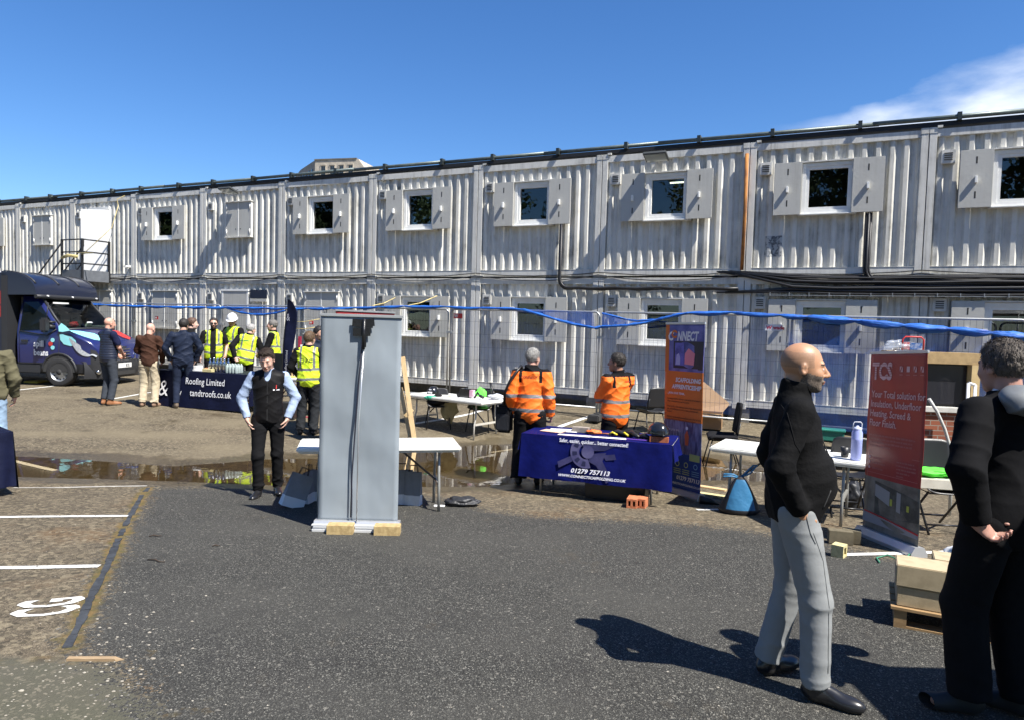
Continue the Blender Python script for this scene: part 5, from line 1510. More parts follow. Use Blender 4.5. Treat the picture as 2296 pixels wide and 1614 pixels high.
p = spot(905, 1130); paper_bag('grey paper bag close to the right edge of the grey banner', p + Vector((-.03, .04, 0)), R(8), h=.38)
p = spot(926, 1130); paper_bag('grey paper bag with white foot, right of its twin beside the grey banner', p + Vector((.0, .0, 0)), R(-12), h=.37, w=.18)
crumpled('sports_bag', 'limp black bag lying on the asphalt right of the white table legs', 'bag', spot(1036, 1134) + Vector((0, .04, .045)), (.19, .10, .052), mat('black_nylon', (.022, .023, .026), rough=.5, bump=.01, bscale=30), 12)
mb = MB(); mb.box(-.06, .06, -.025, .025, 0, .012, ch=.003); o = mb.build('paper_scrap', M_paper); o.location = spot(985, 1134); tag(o, 'white scrap of card beside the limp black bag', 'card')

# things on the blue table
zC = .008
brick(0, 0, (.21, .10, .065), rzC, mat('grey_brick', (.27, .235, .20), rough=.9, var=.2, vscale=20), 'grey brick on the back of the royal blue table', g_, pos=on_table(tC, .62, .42, zC))
brick(0, 0, (.215, .10, .066), rzC + .05, mat('red_brick', (.42, .13, .055), rough=.9, col2=(.32, .09, .04), vscale=16), 'red brick under the black hard hat on the blue table', g_, pos=on_table(tC, 1.62, .14, zC))
hard_hat('hard_hat', 'glossy black hard hat resting on a red brick on the blue table', on_table(tC, 1.60, .20, zC + .062), rzC + .8, M_hat, 1.05)
sheet(tC, .40, .42, .36, .22, .1, M_paper, 'white leaflets at the left end of the royal blue table', .010)
sheet(tC, .30, .30, .30, .18, -.2, mat('leaflet_peach', (.70, .45, .36), rough=.6), 'peach leaflet at the left end of the royal blue table', .012)
sheet(tC, .62, .08, .40, .10, .0, mat('leaflet_pale', (.60, .55, .62), rough=.6), 'pale leaflet strip along the front edge of the blue table', .012)
sheet(tC, 1.02, .10, .45, .08, .02, M_paper, 'long white paper strip in the middle of the blue table front', .012)
crumpled('net_bag', 'orange mesh bundle beside the grey brick on the blue table', 'bundle', on_table(tC, .80, .36, .03), (.09, .05, .03), mat('orange_mesh', (.75, .17, .03), rough=.6), 21)
mb = MB(); mb.tube([(-.1, 0, 0), (.12, .02, .005)], .009, 6); o = mb.build('marker_pen', mat('pen_orange', (.6, .2, .1))); o.location = on_table(tC, 1.0, .36, .02); o.rotation_euler = (0, 0, rzC); tag(o, 'orange pen lying right of the orange mesh bundle', 'pen')
M_yt = mat('tool_yellow', (.70, .55, .03), rough=.4)
def tool_belt(label, x, y, seed):
    t = thing('hand_tool', label, 'hand tool', on_table(tC, x, y, .012), rzC + seed, 'tools laid out on the blue table')
    mb = MB(); mb.tube([(-.10, 0, .02), (-.02, .03, .05), (.05, 0, .03), (.12, -.02, .02)], [.022, .03, .028, .014], 8); mb.build('body', M_seat, t)
    mb = MB(); mb.tube([(-.12, -.03, .015), (-.08, -.05, .05), (-.02, -.05, .02)], .013, 6); mb.build('grip', M_yt, t)
tool_belt('black strap tool with yellow grip, left of the three on the blue table', 1.12, .32, .1)
tool_belt('black pouch tool with yellow grip in front of the man with folded arms', 1.28, .30, -.5)
tool_belt('flat black tool with yellow grip close to the red brick', 1.44, .22, 2.6)
crumpled('harness_webbing', 'black webbing heap in the middle of the blue table', 'webbing', on_table(tC, 1.22, .42, .04), (.14, .06, .045), M_blk, 22)
mb = MB(); mb.box(-.13, .13, -.01, .01, 0, .014, ch=.004); o = mb.build('spirit_level', mat('violet_plastic', (.18, .08, .45), rough=.4)); o.location = on_table(tC, 1.36, .12, .01); o.rotation_euler = (0, 0, rzC); tag(o, 'violet bar tool at the front edge of the blue table', 'tool')
# under the blue table: dark case and perforated bricks
pc = on_table(tC, 1.12, .30, 0); pc.z = gz(pc.x, pc.y)
t = thing('tool_case', 'black case on the ground under the blue table', 'case', pc, rzC)
mb = MB(); mb.box(-.36, .36, -.18, .18, 0, .26, ch=.02); mb.build('case_body', M_seat, t)
mb = MB(); mb.tube([(-.07, -.185, .2), (-.07, -.21, .22), (.07, -.21, .22), (.07, -.185, .2)], .009, 6); mb.build('handle', M_leg, t)
p = spot(1422, 1139); M_rb = mat('perforated_red_brick', (.50, .17, .075), rough=.9, col2=(.40, .12, .05), vscale=18, bump=.003, bscale=60)
def perf_brick(p, w, rz, label):
    t_ = MB(); h = .105; dpt = .20
    cols = [(-w / 2, -w / 2 + .018), (-.012, .012), (w / 2 - .018, w / 2)]
    for a_, b_ in cols: t_.box(a_, b_, -dpt / 2, dpt / 2, 0, h)
    t_.box(-w / 2 + .001, w / 2 - .001, -dpt / 2 + .001, dpt / 2, .0, .022); t_.box(-w / 2 + .001, w / 2 - .001, -dpt / 2 + .001, dpt / 2, h - .022, h - .001)
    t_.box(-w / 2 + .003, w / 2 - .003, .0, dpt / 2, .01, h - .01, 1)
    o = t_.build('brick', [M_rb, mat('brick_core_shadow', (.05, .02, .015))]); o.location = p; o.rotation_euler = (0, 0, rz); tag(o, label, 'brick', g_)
perf_brick(p + Vector((0, .1, 0)), .115, rzC + .02, 'perforated red brick at the foot of the blue cloth, left of the pair')
p = spot(1444, 1139); perf_brick(p + Vector((0, .1, 0)), .105, rzC - .08, 'perforated red brick at the foot of the blue cloth, right of the pair')

# cardboard box
M_card = mat('corrugated_card', (.26, .155, .075), rough=.85, var=.08); M_card2 = mat('card_inner', (.36, .23, .12), rough=.85, var=.06)
pb = spot(1590, 968); 
t = thing('cardboard_box', 'big open cardboard box with raised flaps right of the orange banner', 'cardboard box', (pb.x + .02, pb.y + .35, gz(pb.x, pb.y + .3)), R(-20))
mb = MB(); w, d, h = .62, .45, .30
for bb in ((-w / 2, w / 2, -d / 2, -d / 2 + .006, 0, h), (-w / 2, w / 2, d / 2 - .006, d / 2, 0, h), (-w / 2, -w / 2 + .006, -d / 2, d / 2, 0, h), (w / 2 - .006, w / 2, -d / 2, d / 2, 0, h), (-w / 2, w / 2, -d / 2, d / 2, 0, .006)): mb.box(*bb)
mb.build('carton', M_card, t)
mb = MB(); mb.add([(-w / 2, d / 2, h), (w / 2, d / 2, h), (w / 2 + .12, d / 2 + .10, h + .16), (-.10, d / 2 + .22, h + .56)], [(0, 1, 2, 3)]); mb.build('flap', M_card2, t, solid=.006)
mb = MB(); mb.add([(-w / 2, -d / 2, h), (-w / 2, d / 2, h), (-w / 2 - .12, d / 2, h + .20), (-w / 2 - .10, -d / 2, h + .22)], [(0, 1, 2, 3)]); mb.build('flap', M_card2, t, solid=.006)
mb = MB(); mb.add([(-w / 2, -d / 2, h), (w / 2, -d / 2, h), (w / 2 - .03, -d / 2 - .14, h - .03), (-w / 2 + .03, -d / 2 - .14, h - .03)], [(0, 1, 2, 3)]); mb.build('flap', M_card2, t, solid=.006)
# timber offcuts right of the connect banner's foot
mb = MB(); mb.box(-.22, .22, -.05, .05, 0, .045, ch=.004); o = mb.build('timber_offcut', M_pine); p = spot(1590, 1098); o.location = p; o.rotation_euler = (0, 0, R(-35)); tag(o, 'pale timber offcut on the ground right of the orange banner, the upper', 'timber', 'timber offcuts')
mb = MB(); mb.box(-.24, .24, -.05, .05, 0, .04, ch=.004); o = mb.build('timber_offcut', M_yb2); p = spot(1585, 1112); o.location = p; o.rotation_euler = (0, 0, R(-30)); tag(o, 'yellowish timber offcut on the ground right of the orange banner, the lower', 'timber', 'timber offcuts')
mb = MB(); mb.tube([(0, 0, .05), (.12, -.02, .04), (.22, -.04, .01)], [.05, .04, .01], 8); o = mb.build('banner_bag', M_seat); o.location = spot(1568, 1128); tag(o, 'black cloth carry bag at the foot of the orange banner', 'bag')

# drawstring bag
p = spot(1655, 1152)
t = thing('drawstring_bag', 'black and blue drawstring bag on the ground under the right hand white table', 'bag', p + Vector((.02, .05, 0)), R(-10))
M_bb = mat('bag_blue', (.03, .15, .30), rough=.5, bump=.01, bscale=10); M_bk = mat('bag_black', (.015, .016, .02), rough=.55, bump=.01, bscale=10)
def bagf(u, v):
    a = 2 * PI * u; w = (.205 * (1 - v) ** .75 + .03) * (1 + .05 * math.sin(3 * a + v * 4)); w *= (1 if v > .05 else .8 + 4 * v)
    return (w * math.cos(a), w * .55 * math.sin(a) - .03 * v, .42 * v)
mb = MB(); mb.grid(bagf, 32, 14, mif=lambda u, v: 0 if (.62 < u < .92 and .16 < v < .93) else 1); mb.build('sack', [M_bb, M_bk], t)
for s in (((0, -.02, .40), (.06, -.02, .47), (.13, -.03, .55), (.17, -.03, .56), (.10, -.03, .46), (.0, -.02, .41)), ((0, -.02, .40), (-.08, -.04, .44), (-.18, -.05, .44), (-.19, -.05, .41), (-.1, -.05, .42), (0, -.02, .40))):
    mb = MB(); mb.tube(s, .011, 6); mb.build('strap', M_bb, t)

# bottle and cup on the right table
M_lil = mat('lilac_powder_coat', (.33, .38, .72), rough=.45, var=.04)
p = on_z(1921, 1031, .445)
t = thing('water_bottle', 'lilac steel water bottle with wire handle on the right hand white table', 'bottle', p + Vector((0, .02, 0)))
s = 1.0; hb = height_of(p, 958) - p.z; hb2 = hb
mb = MB(); r_ = 11.5 / (FPX / p.y); mb.lathe([(r_ * .9, 0), (r_, .008), (r_, hb * .60), (r_ * 1.02, hb * .61), (r_ * 1.02, hb * .66), (r_, hb * .67), (r_, hb * .84), (r_ * .80, hb * .92), (r_ * .80, hb * .96), (0, hb * .97)], 24); mb.build('flask', M_lil, t)
mb = MB(); mb.lathe([(r_ * .84, hb * .95), (r_ * .84, hb * 1.0), (r_ * .3, hb * 1.02), (r_ * .25, hb * 1.05), (0, hb * 1.06)], 20); mb.build('cap', mat('lilac_cap', (.5, .55, .75), rough=.4), t)
mb = MB(); mb.tube([(-r_ * .85, 0, hb * .97), (-r_ * .85, 0, hb * 1.12), (-r_ * .6, 0, hb * 1.17), (r_ * .6, 0, hb * 1.17), (r_ * .85, 0, hb * 1.12), (r_ * .85, 0, hb * .97)], .0045, 6); mb.build('handle', mat('handle_pale', (.65, .67, .72), rough=.3), t)
p = on_z(1902, 1026, .445)
mb = MB(); mb.lathe([(.030, 0), (.036, .004), (.045, .105), (.042, .105), (.034, .008), (0, .006)], 20); o = mb.build('mug', M_seat); o.location = p + Vector((0, .08, 0)); tag(o, 'black cup beside the lilac bottle on the right hand table', 'cup')
# dark bag on the ground by the folding chair
crumpled('rucksack', 'black rucksack on the ground behind the foot of the red banner', 'bag', spot(1935, 1150) + Vector((.02, .28, .14)), (.13, .12, .17), M_bk, 15)

# chair load
c6l = c6.location
mb = MB(); mb.box(-.24, .24, -.20, .20, 0, .10, ch=.006); o = mb.build('insulation_slab', mat('pale_slab', (.55, .54, .46), rough=.9, var=.1, vscale=9)); o.location = (c6l.x - .02, c6l.y - .0, c6l.z + .455); o.rotation_euler = (0, 0, R(-12)); tag(o, 'thick pale slab lying on the right hand folding chair', 'slab')
crumpled('hi_vis_vest', 'crumpled lime green vest on top of the pale slab', 'vest', (c6l.x - .08, c6l.y - .02, c6l.z + .60), (.20, .14, .045), mat('fluorescent_green', (.10, .85, .05), rough=.6), 16)
# hoses
M_hose = mat('white_hose', (.50, .50, .46), rough=.4); M_ghose = mat('green_strap', (.05, .22, .13), rough=.5)
p = spot(2100, 1180); Yh = p.y + .1
hp = [at_depth(*q, Yh + .35) for q in ((2083, 893), (2100, 920), (2118, 960), (2130, 1000), (2138, 1040))]
hp += [Vector((hp[-1].x + .02, hp[-1].y + .05, gz(hp[-1].x, hp[-1].y) + .3)), Vector((hp[-1].x + .05, hp[-1].y + .1, gz(hp[-1].x, hp[-1].y) + .02))]
mb = MB(); mb.tube(hp, .018, 8); tag(mb.build('plastic_pipe', M_hose), 'curved white plastic pipe rising beside the red banner', 'pipe')
hp = [at_depth(*q, Yh + .2) for q in ((2160, 1010), (2120, 1030), (2085, 1060), (2062, 1095))] + [at_depth(2050, 1140, bl.y + .3), at_depth(2045, 1190, bl.y + .1)]
q0 = spot(2035, 1240); hp += [Vector((q0.x, q0.y - .05, q0.z + .03)), spot(2025, 1262) + Vector((0, 0, .012)), spot(1990, 1246) + Vector((0, 0, .012)), spot(1965, 1252) + Vector((0, 0, .01)), spot(1972, 1262) + Vector((0, 0, .01))]
mb = MB(); mb.tube(hp, .007, 6); tag(mb.build('green_strap', M_ghose), 'thin green strap trailing over the foot of the red banner', 'strap')

# yellow perforated block and dark blocks left of the red banner
p = spot(1887, 1250)
perf = MB(); perf.box(-.055, .055, -.05, .05, 0, .02); perf.box(-.055, .055, -.05, .05, .085, .105); perf.box(-.055, -.030, -.049, .049, .02, .085); perf.box(.030, .055, -.049, .049, .02, .085); perf.box(-.03, .03, -.01, .049, .02, .085)
o = perf.build('brick', M_yb2); o.location = p + Vector((0, .05, 0)); o.rotation_euler = (0, 0, R(48)); tag(o, 'small pale yellow brick standing on the white line by the red banner', 'brick', g_)
M_db = mat('dark_block', (.13, .11, .07), rough=.9, var=.25, vscale=15)
p = spot(1897, 1225); brick(0, 0, (.21, .1, .12), R(-15), M_db, 'dark brown block beside the red banner foot, left one', g_, pos=p + Vector((0, .12, 0)))
p = spot(1925, 1228); brick(0, 0, (.16, .1, .12), R(-25), M_db, 'dark brown block beside the red banner foot, right one', g_, pos=p + Vector((.02, .18, 0)))
for px, py, rz in ((1545 + 25, 1142, .1), (1625, 1142, .1)): pass

# pallet with blocks
pl = spot(2003, 1405); prr = spot(2180, 1436)
dpl = (prr - pl); Lp = 1.0; rzp = math.atan2(dpl.y, dpl.x)
t = thing('pallet', 'low wooden pallet under the stack of pale blocks', 'pallet', pl, rzp)
M_pal = mat('pallet_wood', (.30, .19, .09), rough=.8, var=.25, vscale=6, stretch=(1, 6, 6))
for k in range(4):
    mb = MB(); mb.box(-.02, Lp, .0 + .13 * k, .105 + .13 * k, .115, .132); mb.build('deck_board', M_pal, t)
for x in (0, .42, Lp - .08):
    mb = MB(); mb.box(x, x + .07, .01, .50, .018, .114); mb.build('bearer', M_pal, t)
for y in (.01, .40):
    mb = MB(); mb.box(0, Lp, y, y + .1, .0, .017); mb.build('bottom_board', M_pal, t)
M_blk2 = mat('pale_lightweight_block', (.44, .355, .225), rough=.95, col2=(.36, .29, .18), vscale=12, bump=.0012, bscale=150)
cz, sz = math.cos(rzp), math.sin(rzp)
def block(x, y, z, s, label, rz=0):
    mb = MB(); mb.box(0, s[0], 0, s[1], 0, s[2], ch=.005); o = mb.build('concrete_block', M_blk2); o.location = (pl.x + cz * x - sz * y, pl.y + sz * x + cz * y, pl.z + z); o.rotation_euler = (0, 0, rzp + rz); tag(o, label, 'block', 'pale blocks stacked on the pallet')
block(.01, .03, .134, (.36, .24, .125), 'pale block in the lower row, at the left end of the pallet'); block(.385, .03, .134, (.44, .24, .125), 'pale block in the lower row, its left end at the open joint')
block(.0, .02, .262, (.62, .24, .135), 'large pale block on the upper row, nearest to the left corner'); block(.22, .265, .262, (.60, .22, .138), 'large pale block on the upper row, set back behind the other')
block(.01, .28, .134, (.40, .20, .125), 'pale block in the lower row behind, hidden'); block(.42, .28, .134, (.40, .20, .125), 'pale block in the lower row behind, at the right')

# brick sample wall under a timber lintel behind the red banner
pw = spot(2075, 1105); Yb = pw.y + 1.3
def bw(px, py): return at_depth(px, py, Yb)
a = bw(2010, 1040); b = bw(2168, 1040); rzw = R(-6); g0 = gz(a.x, Yb)
t = thing('brick_sample_wall', 'low red brick sample wall with stone sill and timber lintel over a dark opening', 'sample wall', (a.x, Yb, g0), rzw)
Lw = b.x - a.x
M_wall = bpy.data.materials.new('red_brickwork'); M_wall.use_nodes = True
n = M_wall.node_tree.nodes; l = M_wall.node_tree.links; bt = n.new('ShaderNodeTexBrick'); tcn = n.new('ShaderNodeTexCoord'); mpn = n.new('ShaderNodeMapping')
mpn.inputs['Rotation'].default_value = (PI / 2, 0, 0)
l.new(tcn.outputs['Object'], mpn.inputs[0]); l.new(mpn.outputs[0], bt.inputs['Vector'])
bt.inputs['Color1'].default_value = (.25, .075, .035, 1); bt.inputs['Color2'].default_value = (.13, .04, .025, 1); bt.inputs['Mortar'].default_value = (.25, .22, .18, 1)
bt.inputs['Scale'].default_value = 1; bt.inputs['Brick Width'].default_value = .225; bt.inputs['Row Height'].default_value = .075; bt.inputs['Mortar Size'].default_value = .006
l.new(bt.outputs['Color'], n['Principled BSDF'].inputs['Base Color']); n['Principled BSDF'].inputs['Roughness'].default_value = .9
def zz(py): return height_of((a.x + Lw / 2, Yb), py) - g0
z1, z2, z3, z4 = zz(922), zz(913), zz(815), zz(790)
mb = MB(); mb.box(0, Lw, 0, .11, .10, z1); mb.build('brick_base', M_wall, t)
mb = MB(); mb.box(-.02, Lw + .02, -.05, .13, z1, z2 + .02, ch=.008); mb.build('stone_sill', mat('cast_stone', (.50, .49, .45), rough=.8, var=.12), t)
mb = MB(); mb.box(-.1, Lw, .10, .14, z2 + .02, z3); mb.build('black_panel', mat('dark_brick_panel', (.02, .018, .02), rough=.5, var=.4, vscale=12), t)
M_lin = mat('osb_timber', (.36, .25, .12), rough=.85, var=.2, vscale=12)
mb = MB(); mb.box(-.25, Lw + .02, -.04, .15, z3, z4, ch=.004); mb.build('lintel', M_lin, t)
mb = MB(); mb.box(Lw - .10, Lw + .02, -.05, .12, z2 + .02, z3); mb.build('jamb', mat('yellow_timber', (.50, .37, .18), rough=.8, var=.1), t)
mb = MB(); mb.box(-.05, Lw + .05, -.02, .6, 0, .10); mb.build('base_slab', mat('footing_concrete', (.2, .19, .17)), t)
mb = MB(); mb.box(Lw * .3, Lw - .11, .07, .099, z2 + .06, z3 - .02); mb.build('glazed_insert', mat('dark_gloss', (.02, .02, .025), rough=.15), t)
# plastic sheet heap and red framed sign standing on the lintel
mb = MB(); rr = random.Random(8)
o = crumpled('plastic_wrap', 'clear plastic wrap standing on the timber lintel', 'plastic wrap', bw(2020, 776) + Vector((0, .05, -.01)), (.22, .06, .09), mat('clear_plastic', (.55, .60, .68), rough=.15, alpha=.35), 19)
t = thing('framed_notice', 'small notice in a red tube frame standing on the timber lintel', 'sign', bw(2048, 786), rzw)
mb = MB(); mb.tube([(-.16, 0, 0), (-.16, 0, .16), (-.12, 0, .20), (.10, 0, .20), (.14, 0, .16), (.14, 0, 0)], .012, 8); mb.build('frame', M_red, t)
mb = MB(); mb.box(-.05, .12, -.005, .005, .01, .11); mb.build('panel', mat('notice_blue', (.03, .10, .30), rough=.5, col2=(.4, .42, .5), vscale=14), t)
mb = MB(); mb.box(-.14, -.06, -.005, .005, .01, .12); mb.build('panel', mat('notice_red', (.45, .08, .10), rough=.5, col2=(.6, .5, .5), vscale=16), t)
# white post and pale bag near the right man
p0 = at_depth(2172, 850, Yb - .4)
mb = MB(); mb.tube([(p0.x, p0.y, gz(p0.x, p0.y)), (p0.x, p0.y, height_of(p0, 858))], .022, 8); mb.tube([(p0.x + .10, p0.y, gz(p0.x, p0.y)), (p0.x + .10, p0.y, height_of(p0, 862))], .022, 8); mb.tube([(p0.x, p0.y, height_of(p0, 858)), (p0.x + .10, p0.y, height_of(p0, 862))], .022, 8)
tag(mb.build('white_tube_frame', mat('white_tube', (.7, .7, .7), rough=.4)), 'white tube frame standing just left of the man in the black coat', 'tube frame')
crumpled('white_sack', 'white sack on the ground half behind the man in the black coat', 'sack', spot(2158, 1290) + Vector((.03, .12, .08)), (.10, .08, .11), M_bagw, 24)
# green crate and sandbag by the cabin
u0, _ = fac_pt(1855, 935, .5); q = F(u0, .45, 0); q.z = gz(q.x, q.y)
mb = MB(); mb.box(-.30, .30, -.16, .16, 0, .20, ch=.02); mb.box(-.32, .32, -.18, .18, .18, .21, ch=.008); o = mb.build('green_crate', mat('green_plastic', (.03, .22, .17), rough=.5)); o.location = q; o.rotation_euler = (0, 0, TH); tag(o, 'green plastic crate at the foot of the cabins behind the bearded man', 'crate')
# timber scrap in front
p = spot(210, 1479)
mb = MB(); mb.add([(-.13, -.012, 0), (.12, -.016, 0), (.15, .006, 0), (.11, .018, 0), (-.13, .016, 0), (-.13, -.012, .014), (.11, -.016, .014), (.14, .002, .006), (.10, .018, .012), (-.13, .016, .014)],
                  [(0, 4, 3, 2, 1), (5, 6, 7, 8, 9), (0, 1, 6, 5), (1, 2, 7, 6), (2, 3, 8, 7), (3, 4, 9, 8), (4, 0, 5, 9)])
o = mb.build('wood_splinter', mat('weathered_wood', (.30, .21, .12), rough=.85, var=.25, vscale=10, stretch=(1, 8, 8))); o.location = p; o.rotation_euler = (0, 0, R(4)); tag(o, 'broken strip of weathered wood on the ground at the lower left', 'wood strip')
def twig(px, py, L, rz, label):
    p = spot(px, py); mb = MB(); mb.tube([(-L / 2, 0, .006), (-.1 * L, .01, .012), (L * .2, -.006, .008), (L / 2, .008, .005)], [.004, .006, .005, .002], 5)
    o = mb.build('twig', mat('twig_brown', (.05, .035, .025), rough=.9)); o.location = p; o.rotation_euler = (0, 0, rz); tag(o, label, 'twig', 'twigs')
twig(348, 1257 - 55, .10, .3, 'dark twig on the asphalt near the upper end of the kerb strip'); twig(350, 1258, .16, -.3, 'dark twig lying across the kerb strip'); twig(485, 704 + 520, .06, .4, 'small dark twig on the open asphalt')

# ---- things on the roofing table
zE = .012
M_steel = mat('polished_steel', (.62, .63, .65), rough=.16, metal=1.0)
def bottle(x, y, label):
    t = thing('steel_bottle', label, 'bottle', on_table(tE, x, y, zE), 0, 'steel bottles in a cluster on the navy table')
    mb = MB(); mb.lathe([(.030, 0), (.034, .006), (.034, .165), (.030, .19), (.016, .215), (.014, .228)], 16); mb.build('flask', M_steel, t)
    mb = MB(); mb.lathe([(.018, .228), (.018, .252), (.012, .256), (0, .257)], 12); mb.build('cap', M_steel, t); return t
ks = ['at the left end of the front row', 'second of the front row', 'third of the front row', 'fourth of the front row', 'at the right end of the front row', 'at the left end of the back row', 'second of the back row', 'third of the back row', 'fourth of the back row', 'at the right end of the back row']
xs_ = [1.18 + .085 * k for k in range(5)]
bt0 = None
for k in range(10):
    x = (xs_ + [v - .05 for v in xs_])[k]; y = .16 if k < 5 else .34
    if bt0 is None: bt0 = bottle(x, y, 'polished steel bottle ' + ks[k])
    else:
        c = copy_tree(bt0); c.location = on_table(tE, x, y, zE); c['label'] = 'polished steel bottle ' + ks[k]
brick(0, 0, (.22, .10, .06), rzE, M_yb2, 'sandy brick lying before the steel bottles', g_, pos=on_table(tE, 1.22, .06, zE))
bx_item('white_box', 'small white box at the left of the visible navy table top', 'box', tE, .82, .2, (.18, .14, .10), M_white, .1, zE)
bx_item('leaflet_stack', 'stack of white leaflets before the orange roll on the navy table', 'leaflets', tE, 1.0, .12, (.26, .20, .03), M_paper, -.1, zE)
bx_item('orange_pack', 'small orange pack between the white box and the steel bottles', 'pack', tE, 1.02, .28, (.10, .07, .06), mat('pack_orange', (.5, .2, .08)), .1, zE)
bx_item('slate_pile', 'pile of grey slates at the back of the navy table', 'slates', tE, 1.15, .62, (.42, .26, .10), mat('slate', (.09, .09, .10), rough=.5, var=.4, vscale=3, stretch=(1, 1, 30)), .15, zE)
bx_item('wood_board', 'flat pale wooden board under the slates on the navy table', 'board', tE, .98, .46, (.45, .22, .025), M_pine, .2, zE)
mb = MB(); mb.lathe([(.032, 0), (.034, .0), (.034, .20), (.026, .20), (.026, .01)], 16); o = mb.build('card_tube', mat('card_tube', (.36, .25, .15), rough=.8)); o.location = on_table(tE, 1.24, .50, zE); tag(o, 'brown cardboard tube standing behind the steel bottles', 'tube')
M_clear = mat('clear_bottles', (.42, .50, .48), rough=.12, alpha=.75)
t = thing('water_pack', 'shrink-wrapped pack of clear water bottles at the right end of the navy table', 'water bottles', on_table(tE, 1.62, .12, zE), rzE)
for i in range(4):
    for j in range(3):
        mb = MB(); mb.lathe([(.033, 0), (.036, .01), (.036, .11), (.03, .14), (.014, .16), (.014, .175), (0, .176)], 10, M=TR(.0 + .072 * i, .072 * j, 0)); mb.build('bottle', M_clear, t)
bx_item('paper_pile', 'white pile of papers on the navy table beside the man in brown', 'papers', tE, .28, .34, (.34, .26, .12), M_paper, .1, zE)

# second roofing table to the right, behind the young man, with boards and samples
a = spot(572, 925); b = spot(668, 950)
ztG = .60
tG2, LG2, rzG2 = folding_table('cluttered table behind the young man, with sample boards on it', (a.x, a.y + .2), (b.x + .05, b.y + .3), ztG, .7)
bx_item('sample_case', 'open black sample case with pale edging behind the young man', 'sample case', tG2, .30, .35, (.62, .06, .42), mat('black_case', (.02, .022, .025), rough=.5), -.1, .002)
bx_item('case_frame', 'pale upright batten at the edge of the black sample case', 'batten', tG2, .64, .30, (.04, .05, .50), M_pine, 0, .002)
bx_item('cork_board', 'brown sheet of card leaning behind the hi-vis back', 'board', tG2, .02, .40, (.28, .03, .40), M_card, .3, .002)
bx_item('yellow_board', 'yellow board edge lying across the cluttered table', 'board', tG2, .58, .12, (.6, .16, .03), mat('osb_yellow', (.55, .42, .12), rough=.8, var=.2), 0, .002)
bx_item('leaflet_pile', 'pile of grey leaflets left of the black sample case', 'leaflets', tG2, .10, .12, (.30, .22, .07), mat('grey_print', (.35, .35, .33), rough=.6, var=.5, vscale=4, stretch=(1, 1, 20)), .1, .002)
# red and white sample rack beside the feather flag
pr = spot(655, 940)
t = thing('sample_rack', 'red and white upright rack right of the feather flag', 'rack', (pr.x + .12, pr.y + .45, pr.z), R(-10))
M_rack = mat('rack_crimson', (.30, .02, .05), rough=.5)
for x in (-.14, .14):
    mb = MB(); mb.box(x - .025, x + .025, -.02, .02, 0, 1.55); mb.build('upright', M_rack, t)
for z in (.35, .6, .85, 1.1, 1.35):
    mb = MB(); mb.box(-.115, .115, -.03, .03, z, z + .04); mb.build('shelf', M_white, t)
mb = MB(); mb.box(-.2, .2, -.2, .2, 0, .02); mb.build('base', M_rack, t)
# feather flag
pf = spot(632, 925)
t = thing('feather_flag', 'tall navy feather flag with white lettering', 'flag', pf, R(-8))
Hf = height_of(pf, 671) - pf.z
def flag(u, v):
    w = .03 + .165 * math.sin(min(1, v * 1.25) * PI / 2) ** .8 * (1 if v < .82 else max(0, math.cos((v - .82) / .18 * PI / 2)) ** .7)
    return (-.03 + .12 * v + (u - .0) * w * 1.15, .015 * math.sin(v * 9 + u * 2), .42 + (Hf - .42) * v)
mb = MB(); mb.grid(flag, 8, 50); mb.build('sail', M_ncloth, t, solid=.003)
mb = MB(); mb.tube([(-.03, 0, 0), (-.035, 0, .5)] + [(flag(0, k / 10)[0] - .008, flag(0, k / 10)[1], flag(0, k / 10)[2]) for k in range(1, 10)], .010, 6); mb.build('mast', M_leg, t)
mb = MB(); 
for a_ in (0, PI / 2): mb.box(-.35, .35, -.02, .02, 0, .02, M=TR(rz=a_ + .4))
mb.build('cross_base', M_leg, t)
mb = MB(); put_text(mb, '&', .20, Matrix.Translation((.085, -.03, Hf - .42)) @ Matrix.Rotation(PI / 2, 4, 'X'), bold=-.001, xs=.6)
put_text(mb, 'Roofing Limited', .075, Matrix.Translation((.10, -.03, .75)) @ Matrix.Rotation(-PI / 2 + .05, 4, 'Y') @ Matrix.Rotation(PI / 2, 4, 'X'), bold=.0)
mb.build('lettering', mat('print_grey', (.32, .33, .38), rough=.6), t)

# stool and dark things between the flag and the hi-vis back
bx_item('grey_crate', 'dark grey crate on the ground behind the young man', 'crate', None, 0, 0, (.4, .3, .32), M_seat, 0, spot(648, 940) + Vector((-.1, .1, 0)))

